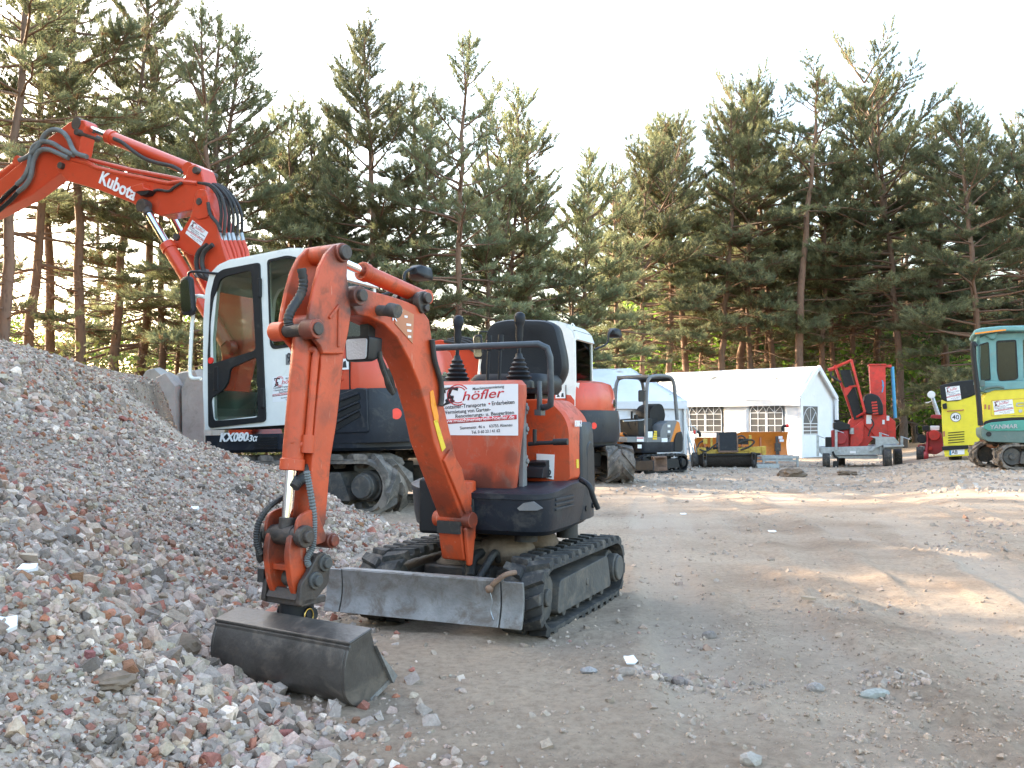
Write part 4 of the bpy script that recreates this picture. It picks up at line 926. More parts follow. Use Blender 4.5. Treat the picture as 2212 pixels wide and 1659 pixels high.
# tail casting, the tall dark rear corner
cw = rnd([(-.04, .372), (-.15, .380), (-.27, .360), (-.42, .28), (-.51, .12), (-.51, -.12), (-.44, -.31), (-.30, -.39), (-.26, -.35), (-.40, -.24), (-.45, 0), (-.36, .22), (-.06, .31)], .03)
b = MB(); b.loft([[(x, y, z) for x, y in cw] for z in (.42, .70)] + [[(x * .995 - .008, y * .985, .81) for x, y in cw], [(x * .985 - .022, y * .955, .86) for x, y in cw], [(x * .97 - .035, y * .92, .872) for x, y in cw]]); tail = b.done('counterweight', 'navy', mini, bevel=.03, seg=3)
b = MB(); a0 = M.hit(1262, 1000, 1, .415)
b.prism(rnd([(-.23, .52), (-.10, .52), (-.11, .76), (-.16, .79), (-.22, .76)], .03), .33, .3795); b.done('inset_panel', 'navy', tail, bevel=.012)
b = MB()
for (x, z) in ((-.10, .47), (-.20, .475)): b.cyl((x, .33, z), (x, .3815, z), .013)
b.done('bolt_hole', 'black', tail)
# hood with chamfered shoulders
prof = rnd([(-.365, .60), (-.365, .885), (-.30, .965), (.255, .972), (.334, .90), (.358, .84), (.364, .60)], .03, 3)
b = MB(); b.loft([[(.055, y * .97, z) for y, z in prof], [(.03, y, z + .006) for y, z in prof], [(-.20, y, z + .004) for y, z in prof], [(-.42, y * .80, .6 + (z - .6) * .93) for y, z in prof], [(-.47, y * .72, .6 + (z - .6) * .85) for y, z in prof]])
hood = b.done('engine_hood', 'orange', mini, sharp=24)
b = MB(); yz = M.X(.058, [(1159, 980), (1198, 982), (1196, 1036), (1160, 1028)]); b.prism(yz, .0565, .0595, 'x'); pl = b.done('number_decal', 'paper', hood)
b = MB(); o0 = yz[0]; b.text('L A', .030, Matrix.Translation((.0605, yz[2][0] - .062, yz[2][1] + .060)) @ MXR, bold=.02); b.text('7 2', .05, Matrix.Translation((.0605, yz[2][0] - .072, yz[2][1] + .010)) @ MXR, bold=.02); b.done('print', 'ink', pl)
b = MB(); b.text('K008-3', .040, Matrix.Translation((.025, .3655, .850)) @ MYL, .1, .02, sx=.8); b.done('lettering', 'inkwhite', hood)
b = MB(); b.b2((-.03, .3600, .66), (.0, .3660, .70)); b.b2((.0555, .045, .785), (.0605, .10, .86)); b.done('warning_sticker', 'yellow', hood)
# operator's seat
b = MB(); yz = rnd(M.X(-.29, [(1036, 800), (1050, 722), (1062, 698), (1098, 690), (1182, 692), (1204, 702), (1220, 770), (1222, 805), (1205, 838), (1050, 838)]), .035, 4)
cy = sum(p[0] for p in yz) / len(yz); cz = sum(p[1] for p in yz) / len(yz)
def sc(k, x, dz=0): return [(x + (.06 * (1.2 - z) if 0 else 0), cy + (y - cy) * k, cz + (z - cz) * k + dz) for y, z in yz]
b.loft([sc(.86, -.375), sc(.98, -.355), sc(1.0, -.32), sc(1.0, -.29), sc(.95, -.268), sc(.80, -.262), sc(.55, -.272)]); seat = b.done('seat', 'vinyl', mini, sharp=50)
b = MB(); sp = rnd([(-.30, -.20), (.0, -.19), (.02, -.10), (.02, .10), (.0, .19), (-.30, .20)], .06); b.loft([[(x, y * .9, 1.005) for x, y in sp], [(x, y, 1.03) for x, y in sp], [(x, y, 1.075) for x, y in sp], [(x * .9 - .02, y * .9, 1.10) for x, y in sp], [(x * .7 - .05, y * .6, 1.092) for x, y in sp]]); b.b2((-.28, -.14, .96), (-.05, .14, 1.01)); b.done('seat_cushion', 'vinyl', seat, sharp=50)
# console between the operator's knees with the sign
def rr_plan(x0, x1, y0, y1, z, r_): return [(x, y, z) for x, y in rnd([(x0, y0 * .62), (x1, y0), (x1, y1), (x0, y1 * .58)], r_, 4)]
b = MB(); b.loft([rr_plan(.14, .345, -.235, .21, .555, .05), rr_plan(.13, .362, -.25, .225, .60, .06), rr_plan(.11, .364, -.26, .25, .80, .06), rr_plan(.10, .364, -.265, .272, .985, .06), rr_plan(.10, .358, -.262, .268, 1.03, .06), rr_plan(.13, .33, -.23, .24, 1.052, .06)])
cons = b.done('console_cover', 'faded', mini, sharp=40)
p0, p1, p2 = M.hit(948, 831, 0, .372), M.hit(1118, 829, 0, .372), M.hit(1115, 941, 0, .372)
poster(cons, Matrix.Translation((.3655, p0.y, p2.z)) @ MXR, p1.y - p0.y, p1.z - p2.z)
b = MB()
for z in (.70, .84, .93): b.cyl((.25, .20, z), (.25, .232, z), .012, n=10); b.b2((.22, .19, z - .025), (.27, .218, z + .025))
b.prism([(.245, .57), (.29, .57), (.28, .98), (.255, .98)], .20, .224); b.done('hinge_bracket', 'grey', cons, bevel=.004)
# levers
for (y, z0, kx) in ((-.145, 1.042, .20), (.165, 1.042, .20)):
    b = MB(); pr = [(.068, 0)]
    for k in range(6): pr += [(.067 - .008 * k, .020 * k + .010), (.050 - .0065 * k, .020 * k + .019)]
    pr.append((.014, .135)); b.lathe([(.07, -.02)] + pr, (kx, y, z0)); bt = b.done('lever_boot', 'black', mini, sharp=50)
    b = MB(); b.cyl((kx, y, z0 + .09), (kx - .012, y - .004, z0 + .21), .009); b.loft([[(kx - .012 - .05 * t + c * k, y - .004 + s_ * k, z0 + .185 + t) for c, s_ in circ(0, 0, 1, 14)] for t, k in ((0, .013), (.03, .018), (.07, .017), (.085, .022), (.11, .027), (.130, .022), (.138, .008))]); b.done('lever_grip', 'vinyl', bt, sharp=50)
b = MB()
for (y, zt, x) in ((-.03, 1.245, .12), (.03, 1.245, .12)): b.cyl((x, y, 1.03), (x - .02, y, zt - .02), .007); b.cyl((x - .02, y, zt - .04), (x - .022, y, zt + .03), .015, .013)
b.done('travel_lever', 'vinyl', mini)
b = MB(); rp = [(.30, -.34, 1.03), (.30, -.34, 1.19), (.30, -.32, 1.207), (.30, .30, 1.207), (.29, .335, 1.19), (.28, .345, 1.15), (.27, .345, .99), (.25, .335, .945), (.22, .30, .935), (.18, .26, .935)]
b.tube([p for p in rp], .0145, n=12); gr = b.done('guard_rail', 'rail', mini, sharp=60)
b = MB(); b.tube([(.20, .262, 1.05), (.21, .268, .97), (.205, .262, .90)], .012, sm=4); b.b2((.185, .255, .90), (.24, .285, .925)); b.done('rail_bracket', 'rail', gr)
b = MB(); b.tube([(.28, .245, .775), (.285, .30, .78), (.28, .41, .785)], .009); b.cyl((.28, .36, .785), (.28, .425, .787), .014); b.cyl((.285, .275, .78), (.285, .275, .84), .009); b.done('side_lever', 'black', mini)
b = MB(); b.prism(rnd([(.02, .62), (.15, .62), (.13, .665), (.10, .672), (.11, .69), (.04, .70)], .008), .17, .255); b.b2((.05, .12, .62), (.12, .17, .66)); b.done('foot_pedal', 'black', mini, bevel=.004)
b = MB(); b.tube([(.10, .42, .615), (.13, .47, .59), (.12, .485, .54), (.10, .50, .49)], .012, sm=4); b.done('step_handle', 'black', mini)

# ---- boom, stick and bucket, in the plane the boom is swung to
W = .062
near = Z1([(905, 300), (1000, 326), (1075, 352), (1110, 368), (1150, 400), (1180, 440), (1203, 600), (1232, 780), (1272, 950), (1302, 1080), (1378, 1370), (1400, 1430), (1375, 1475), (1345, 1440), (1240, 1160), (1200, 1050), (1168, 900), (1128, 760), (1078, 640), (1018, 530), (955, 466), (880, 428), (825, 418), (795, 380), (790, 330), (800, 290), (835, 275)])
b = MB(); b.prism(B.Y(W, near), -W, W); boom = inB(b).done('boom', 'orange', mini, bevel=.008)
b = MB(); b.prism(rnd(B.Y(W, Z1([(1110, 345), (1128, 300), (1160, 300), (1172, 345), (1168, 400), (1130, 415)])), .02), W - .02, W + .012); b.prism(rnd(B.Y(W, Z1([(1110, 345), (1128, 300), (1160, 300), (1172, 345), (1168, 400), (1130, 415)])), .02), -W - .012, -W + .02)
c = B.hit(*Z1([(1148, 335)])[0], 1, W); pin(b, (c.x, 0, c.z), .022, 2 * W + .06); c2 = B.hit(*Z1([(1147, 385)])[0], 1, W); pin(b, (c2.x, 0, c2.z), .014, 2 * W + .05)
inB(b).done('cylinder_bracket', 'greasy', boom, bevel=.004)
b = MB(); c = B.hit(*Z1([(828, 322)])[0], 1, W + .03); ELB = c.copy(); pin(b, (c.x, 0, c.z), .022, 2 * W + .11); inB(b).done('elbow_pin', 'greasy', boom, bevel=.003)
b = MB(); pin(b, (c.x, 0, c.z), .036, 2 * W + .08); inB(b).done('elbow_boss', 'orange', boom, bevel=.004)
b = MB(); c = B.hit(*Z1([(925, 395)])[0], 1, W); b.cyl((c.x, W, c.z + .0), (c.x, W + .06, c.z - .006), .020); b.cyl((c.x - .0, W + .05, c.z), (c.x, W + .095, c.z - .01), .026); inB(b).done('lock_pin', 'frameg', boom, bevel=.003)
b = MB(); dc = B.Y(W, Z1([(1018, 372), (1100, 415), (1093, 560), (1005, 460)])); b.prism(dc, W + .0005, W + .0025); dcl = inB(b).done('worn_decal', 'rustor', boom)
b = MB(); b.text('K', .045, Matrix.Translation((B.hit(*Z1([(990, 445)])[0], 1, W).x, W + .003, B.hit(*Z1([(990, 445)])[0], 1, W).z)) @ MYL, bold=.01)
for (a, d, wd) in ((1030, 400, 18), (1052, 430, 22), (1062, 470, 34), (1066, 500, 30), (1070, 530, 22)):
    p = B.hit(*Z1([(a, d)])[0], 1, W); b.b2((p.x, W + .002, p.z), (p.x - wd * .0008, W + .0035, p.z + .008))
inB(b).done('print', 'paper', dcl)
b = MB(); b.prism(B.Y(W, Z1([(1198, 945), (1215, 938), (1258, 1078), (1240, 1098)])), W + .0006, W + .003); inB(b).done('warning_sticker', 'yellow', boom)
b = MB(); b.prism(B.Y(W, Z1([(1180, 800), (1195, 790), (1222, 920), (1222, 950), (1205, 955), (1185, 870)])), W + .0006, W + .003); inB(b).done('faded_sticker', 'amber', boom)
b = MB(); fl = B.Y(W, Z1([(1240, 1140), (1275, 1085), (1330, 1180), (1385, 1400), (1365, 1440)])); b.prism(fl, W - .004, W + .012); inB(b).done('side_flange', 'orange', boom, bevel=.004)
# swing post under the boom foot
foot = B.hit(*Z1([(1383, 1440)])[0], 1, W + .02)
b = MB(); pin(b, (foot.x, 0, foot.z), .034, 2 * W + .07); inB(b).done('foot_pin', 'orange', boom, bevel=.004)
b = MB(); b.prism(rnd([(foot.x - .06, foot.z - .01), (foot.x + .04, foot.z - .02), (foot.x + .035, foot.z - .06), (foot.x + .01, foot.z - .17), (foot.x - .05, foot.z - .17)], .012), -.06, .06); b.prism([(foot.x - .05, foot.z - .0), (foot.x + .03, foot.z - .03), (foot.x + .005, foot.z - .19), (foot.x - .02, foot.z - .19)], .062, .082); b.cyl((foot.x - .06, 0, .37), (foot.x - .06, 0, .62), .055); swp = inB(b).done('swing_post', 'orange', mini, bevel=.01)
b = MB(); b.b2((foot.x - .04, -.055, foot.z - .055), (foot.x + .05, .058, foot.z - .004)); 
for k in range(0): b.tube([(foot.x + .045, -.03 + .03 * k, foot.z + .005), (foot.x + .065, -.03 + .03 * k, foot.z - .025), (foot.x + .05, -.03 + .02 * k, foot.z - .06), (foot.x - .06, -.03 + .03 * k, foot.z - .03)], .009, sm=4)
inB(b).done('dark_recess_block', 'hose', swp)  # solid dark block stands in for the shaded recess, holds no hoses
# work lamp under the boom
p = B.hit(*Z1([(826, 588)])[0], 1, -.02); lp = Vector((p.x, -.02, p.z))
b = MB(); b.loft([[(lp.x + .008, lp.y + y, lp.z + z) for y, z in rnd([(-.055, -.046), (.055, -.046), (.062, .048), (-.062, .048)], .015)], [(lp.x - .025, lp.y + y, lp.z + z) for y, z in rnd([(-.055, -.046), (.055, -.046), (.062, .048), (-.062, .048)], .015)], [(lp.x - .08, lp.y + y * .75, lp.z + z * .8 + .008) for y, z in rnd([(-.055, -.046), (.055, -.046), (.062, .048), (-.062, .048)], .015)]])
b.b2((lp.x - .07, lp.y - .02, lp.z + .03), (lp.x - .03, lp.y + .02, lp.z + .13)); lamp = inB(b).done('work_lamp', 'black', boom, sharp=40)
b = MB(); b.prism(rnd([(lp.y - .047, lp.z - .038), (lp.y + .047, lp.z - .038), (lp.y + .052, lp.z + .038), (lp.y - .052, lp.z + .038)], .012), lp.x + .008, lp.x + .013, 'x'); inB(b).done('lamp_lens', 'lens', lamp)
b = MB(); b.tube(B.P(-.02, Z1([(915, 560), (935, 640), (960, 700), (975, 770), (1000, 800), (985, 740), (965, 690)])), .012, sm=5); b.tube(B.P(.03, Z1([(930, 600), (945, 680), (990, 790), (1000, 810)])), .010, sm=5); inB(b).done('lamp_cable', 'hose', boom)
b = MB(); b.tube(B.P(W + .012, Z1([(1192, 540), (1205, 640), (1222, 700), (1238, 760), (1240, 830), (1235, 870)])), .011, sm=5); inB(b).done('boom_hose', 'hose', boom)
# stick
plate_px = Z4([(958, 38), (925, 48), (880, 95), (840, 175), (806, 300), (782, 430), (770, 520), (795, 590), (838, 640), (858, 690), (980, 690), (1008, 560), (1024, 450), (1016, 340), (1000, 230), (1005, 130), (1000, 60), (985, 38)])
low_px = Z4([(845, 640), (846, 760), (820, 1000), (796, 1300), (772, 1640), (775, 1680), (800, 1720), (850, 1730), (872, 1690), (880, 1600), (905, 1300), (938, 1100), (972, 800), (985, 660), (1000, 560), (900, 560)])
PO = .076
b = MB(); pp = B.Y(PO, plate_px); b.prism(pp, PO - .02, PO); b.prism(pp, -PO, -PO + .02); lp_ = B.Y(.058, low_px); b.prism(lp_, -.058, .058); stick = inB(b).done('stick', 'orange', mini, bevel=.006)
b = MB(); rb_ = B.Y(PO, Z4([(958, 400), (975, 380), (990, 500), (985, 560)])); e1 = B.hit(*Z4([(890, 480)])[0], 1, PO); e2 = B.hit(*Z4([(950, 400)])[0], 1, PO); e3 = B.hit(*Z4([(945, 650)])[0], 1, PO); b.bar(e1, e2, .014, .012); b.bar(e2, e3, .012, .012); inB(b).done('stiffener', 'orange', stick, bevel=.004)
b = MB(); c = B.hit(*Z4([(990, 90)])[0], 1, PO + .02); TOP = c.copy(); pin(b, (c.x, 0, c.z), .026, 2 * PO + .055); inB(b).done('top_pin', 'greasy', stick, bevel=.004)
b = MB(); pin(b, (TOP.x, 0, TOP.z), .034, 2 * PO + .025); inB(b).done('top_boss', 'orange', stick, bevel=.004)
b = MB()
c = B.hit(*Z4([(826, 540)])[0], 1, PO + .03); CLE = c.copy(); pin(b, (c.x, 0, c.z), .022, 2 * PO + .075); inB(b).done('stick_pin', 'greasy', stick, bevel=.004)
c = B.hit(*Z1([(1140, 345)])[0], 1, 0.)
o = cylinder_part(mini, 'stick_cylinder', (c.x, 0, c.z + .012), (TOP.x, 0, TOP.z), .66, .031, .0165, 'orange', .03, .08)
for q in [o] + list(o.children): q.data.transform(TB)
# bucket cylinder with its link
b = MB()
for sg in (-1, 1): b.cyl((CLE.x, sg * (PO - .03), CLE.z), (CLE.x, sg * (PO + .03), CLE.z), .034)
inB(b).done('clevis_boss', 'orange', stick, bevel=.004)
lo = B.hit(*ZB([(345, 425)])[0], 1, 0.); up_ = B.hit(*Z4([(745, 520)])[0], 1, 0.)
o = cylinder_part(mini, 'bucket_cylinder', (up_.x, 0, up_.z), (lo.x, 0, lo.z), .70, .0365, .021, 'orange', .036, .09)
for q in [o] + list(o.children): q.data.transform(TB)
b = MB(); d = Vector((lo.x - up_.x, 0, lo.z - up_.z)).normalized(); f1 = Vector((up_.x, .045, up_.z)) + d * .09 + Vector((-.02, 0, 0)); f2 = f1 + d * .33; b.tube([f1 + Vector((.03, -.03, 0)), f1, f1 + d * .05, f2 - d * .05, f2 - Vector((.0, .0, -.02)), f2 + Vector((.03, -.03, .0)), f2 + Vector((.04, -.03, .02))], .013, sm=4, n=10); b.cyl(f2 - d * .04, f2 + d * .02, .022); inB(b).done('cylinder_pipe', 'orange', o)
b = MB(); pin(b, (lo.x, 0, lo.z), .031, .19, n=22); pin(b, (lo.x, 0, lo.z), .020, .225)
for y in (-.085, .085): b.cyl((lo.x, y - .012, lo.z), (lo.x, y + .012, lo.z), .037, n=24)
lk = inB(b).done('link_pin', 'greasy', mini, bevel=.004)
ear = B.hit(*ZB([(545, 745)])[0], 1, .085); lowp = B.hit(*ZB([(430, 760)])[0], 1, .05); sp_ = B.hit(*ZB([(655, 465)])[0], 1, .075)
for y in (-.05, .05):
    l0 = Vector((lo.x, 0, lo.z)); ctrl = [(l0.x - .015, l0.z + .03), (l0.x + .035, l0.z + .01), (l0.x + .048, l0.z - .06), (l0.x + .03, l0.z - .16), (l0.x - .01, l0.z - .235), (l0.x - .05, l0.z - .235), (l0.x - .03, l0.z - .14), (l0.x - .035, l0.z - .05)]
    b = MB(); b.prism(rnd(ctrl, .03), y - .013, y + .013); inB(b).done('bucket_link', 'orange', lk, bevel=.004)
b = MB(); b.b2((lo.x - .02, -.05, lo.z - .115), (lo.x + .025, .05, lo.z - .095)); b.prism(rnd([(lo.x - .06, lo.z + .09), (lo.x + .02, lo.z + .07), (lo.x + .035, lo.z), (lo.x - .02, lo.z - .04), (lo.x - .12, lo.z - .03)], .03), .064, .078); b.prism(rnd([(lo.x - .06, lo.z + .09), (lo.x + .02, lo.z + .07), (lo.x + .035, lo.z), (lo.x - .02, lo.z - .04), (lo.x - .12, lo.z - .03)], .03), -.078, -.064); inB(b).done('guide_link', 'orange', lk, bevel=.004)
b = MB(); pin(b, (sp_.x, 0, sp_.z), .027, .175); pin(b, (sp_.x, 0, sp_.z), .02, .2); inB(b).done('stick_end_pin', 'orange', stick, bevel=.004)
# tilting bucket mount: two ears, base plate, turntable collar
earp = rnd(B.Y(.09, ZB([(430, 930), (448, 770), (500, 690), (560, 570), (608, 540), (655, 600), (640, 770), (530, 905)])), .012)
b = MB(); b.prism(earp, .072, .092); b.prism(earp, -.092, -.072)
zb = min(p[1] for p in earp); xs_ = [p[0] for p in earp]; b.b2((min(xs_) + .02, -.092, zb - .004), (max(xs_) - .01, .092, zb + .02))
b.prism([(max(xs_) - .012, zb + .016), (max(xs_), zb + .016), (max(xs_) - .02, zb + .05), (max(xs_) - .03, zb + .05)], -.07, .07); mt = inB(b).done('bucket_mount', 'greasy', mini, bevel=.005)
b = MB(); 
for (px_, l) in (((545, 745), .24), ((612, 622), .24)):
    c = B.hit(*ZB([px_])[0], 1, .092); pin(b, (c.x, 0, c.z), .018, l - .01, n=16); pin(b, (c.x, 0, c.z), .029, l - .035, n=20)
inB(b).done('mount_pin', 'frameg', mt, bevel=.004)
cb = B.hit(*ZB([(418, 1000)])[0], 1, .0); zt = B.hit(*ZB([(418, 930)])[0], 1, 0).z; zl = .185
b = MB(); b.lathe([(.057, zl - .01), (.057, zb), (.064, zb + .002)][::1], (cb.x, 0, 0), n=32); b.lathe([(.095, zl - .004), (.090, zl + .004), (.062, zl + .012)], (cb.x, 0, 0), n=32); b.cyl((cb.x, -.07, (zl + zb) / 2), (cb.x, .075, (zl + zb) / 2), .026); rc = inB(b).done('turntable_collar', 'black', mini, bevel=.003)
b = MB(); ringp = [(cb.x + .02 + .02 * math.cos(a), .078, (zl + zb) / 2 + .025 * math.sin(a)) for a in np.linspace(0, 6.28, 16)[:-1]]; b.tube(ringp, .002, closed=True, n=6); inB(b).done('pin_ring', 'brass', rc)
# wide grading bucket, back towards the camera
y0, y1 = -.225, .385
bpx = Z2([(785, 628), (768, 690), (757, 760), (758, 850), (770, 900), (800, 932), (845, 936), (885, 925), (986, 818), (978, 780), (915, 660), (888, 560)])
prof = B.Y(y1, bpx); prof = [(x, max(z, .004)) for x, z in prof]
zt_ = max(p[1] for p in prof); pr2 = [tuple(p) for p in crom([(x, z, 0) for x, z in prof[:8]], 4)]; pr2 = [(p[0], max(p[1], .004)) for p in pr2] + prof[8:]
b = MB(); b.prism(pr2, y1 - .012, y1); b.prism(pr2, y0, y0 + .012)
outer = [prof[-1]] + pr2[:-3]; cxp = sum(p[0] for p in prof) / len(prof); czp = sum(p[1] for p in prof) / len(prof)
inner = [(cxp + (x - cxp) * .9, czp + (z - czp) * .9) for x, z in outer]
b.prism(outer + inner[::-1], y0 + .0121, y1 - .0121); bk = inB(b).done('grading_bucket', 'iron', mini, bevel=.003, sharp=50)
b = MB(); e = prof[0]; f_ = prof[-1]
b.prism([(e[0] + .006, e[1] - .002), (f_[0] - .004, f_[1] + .0), (f_[0] - .004, f_[1] + .010), (e[0] + .006, e[1] + .008)], y0 - .003, y1 + .003); b.b2((e[0] - .004, y0 - .002, e[1] - .022), (e[0] + .007, y1 + .002, e[1] - .004)); inB(b).done('bucket_top_plate', 'iron', bk, bevel=.004)
b = MB(); lipp = [prof[7], prof[8], (prof[8][0] - .004, prof[8][1] + .018), (prof[7][0], prof[7][1] + .014)]; b.prism(lipp, y0 - .002, y1 + .002); q1, q2 = prof[8], prof[10]; b.prism([q1, (q1[0] - .02, q1[1] + .02), q2, (q2[0] + .012, q2[1] + .02)], y1 - .004, y1 + .012); inB(b).done('cutting_edge', 'steel', bk, bevel=.003)
# grease round the pivots: dark stains with ragged edges in the paint
def stains(mat, spots, col, scale=22.):
    ns, ln = mat.node_tree.nodes, mat.node_tree.links; bs = ns['Principled BSDF']; tc = N(ns, 'ShaderNodeTexCoord'); src = bs.inputs['Base Color'].links[0].from_socket
    nz = N(ns, 'ShaderNodeTexNoise', Scale=scale, Detail=6., Roughness=.7); ln.new(tc.outputs['Object'], nz.inputs['Vector']); tot = None
    for p, rad, k in spots:
        ds = N(ns, 'ShaderNodeVectorMath', operation='DISTANCE'); ln.new(tc.outputs['Object'], ds.inputs[0]); ds.inputs[1].default_value = p
        mr = N(ns, 'ShaderNodeMapRange'); mr.inputs['From Min'].default_value = rad; mr.inputs['From Max'].default_value = 0.; mr.inputs['To Max'].default_value = 1.; ln.new(ds.outputs['Value'], mr.inputs['Value'])
        ad = N(ns, 'ShaderNodeMath', operation='MULTIPLY_ADD'); ad.inputs[1].default_value = 1.; ln.new(mr.outputs['Result'], ad.inputs[0]); ln.new(nz.outputs['Fac'], ad.inputs[2])
        m2 = N(ns, 'ShaderNodeMapRange'); m2.inputs['From Min'].default_value = .72; m2.inputs['From Max'].default_value = 1.15; m2.inputs['To Max'].default_value = k; ln.new(ad.outputs[0], m2.inputs['Value'])
        g = N(ns, 'ShaderNodeMath', operation='MULTIPLY'); st_ = N(ns, 'ShaderNodeMath', operation='GREATER_THAN'); st_.inputs[1].default_value = .001; ln.new(mr.outputs['Result'], st_.inputs[0]); ln.new(m2.outputs['Result'], g.inputs[0]); ln.new(st_.outputs[0], g.inputs[1])
        if tot is None: tot = g.outputs[0]
        else: mx = N(ns, 'ShaderNodeMath', operation='MAXIMUM'); ln.new(tot, mx.inputs[0]); ln.new(g.outputs[0], mx.inputs[1]); tot = mx.outputs[0]
    mix = N(ns, 'ShaderNodeMix', data_type='RGBA'); ln.new(tot, mix.inputs['Factor']); ln.new(src, mix.inputs[6]); mix.inputs[7].default_value = (*col, 1); ln.new(mix.outputs[2], bs.inputs['Base Color'])
bx_ = lambda x, y, z: tuple(TB @ Vector((x, y, z)))
stains(MT['orange'], [(bx_(ELB.x, W, ELB.z), .15, .85), (bx_(TOP.x, .07, TOP.z), .11, .7), (bx_(CLE.x, .06, CLE.z), .13, .75), (bx_(lo.x, 0, lo.z), .17, .7), (bx_(sp_.x, .05, sp_.z), .16, .75), (bx_(c.x, W, c.z), .05, .6), (bx_(foot.x, W, foot.z), .12, .7), (bx_(up_.x - .05, .03, up_.z - .3), .08, .4), (bx_(foot.x + .12, W, foot.z + .30), .07, .55), (bx_(foot.x + .09, -.02, foot.z + .08), .12, .5)], (.035, .026, .022))
stains(MT['faded'], [((.36, .05, .60), .13, .75), ((.36, .16, .59), .10, .6), ((.36, -.15, .62), .12, .6), ((.365, .20, .72), .06, .4)], (.05, .035, .03), 16.)
# hoses on the stick
b = MB(); b.tube(B.P(.035, Z1([(542, 185), (552, 250), (545, 300), (522, 345), (490, 395), (476, 440), (480, 470)])), .016, sm=5, n=10, rib=.08); b.tube(B.P(.03, Z1([(632, 690), (638, 800), (634, 920), (612, 1050), (600, 1130), (560, 1215), (525, 1250), (505, 1275)])), .018, sm=6, n=10, rib=.05); inB(b).done('wrapped_hose', 'hose', stick)
b = MB(); b.tube(B.P(.075, Z1([(568, 1195), (585, 1290), (602, 1400), (604, 1490), (597, 1570)]) + ZB([(490, 600), (520, 660), (560, 690), (610, 712)])), .0105, sm=14, n=8, rib=.14); inB(b).done('spring_hose', 'ghose', stick)
b = MB(); b.tube(B.P(-.06, Z1([(525, 1245), (470, 1310), (385, 1370), (335, 1440), (318, 1500), (320, 1560), (338, 1610)])), .010, sm=10, n=8, rib=.12); b.tube(B.P(-.09, ZB([(150, 400), (150, 500), (165, 600), (190, 520)])), .012, sm=5); p = B.hit(*ZB([(190, 700)])[0], 1, -.11); b.box((p.x, -.10, p.z), (.05, .03, .045)); inB(b).done('mount_hose', 'hose', stick)
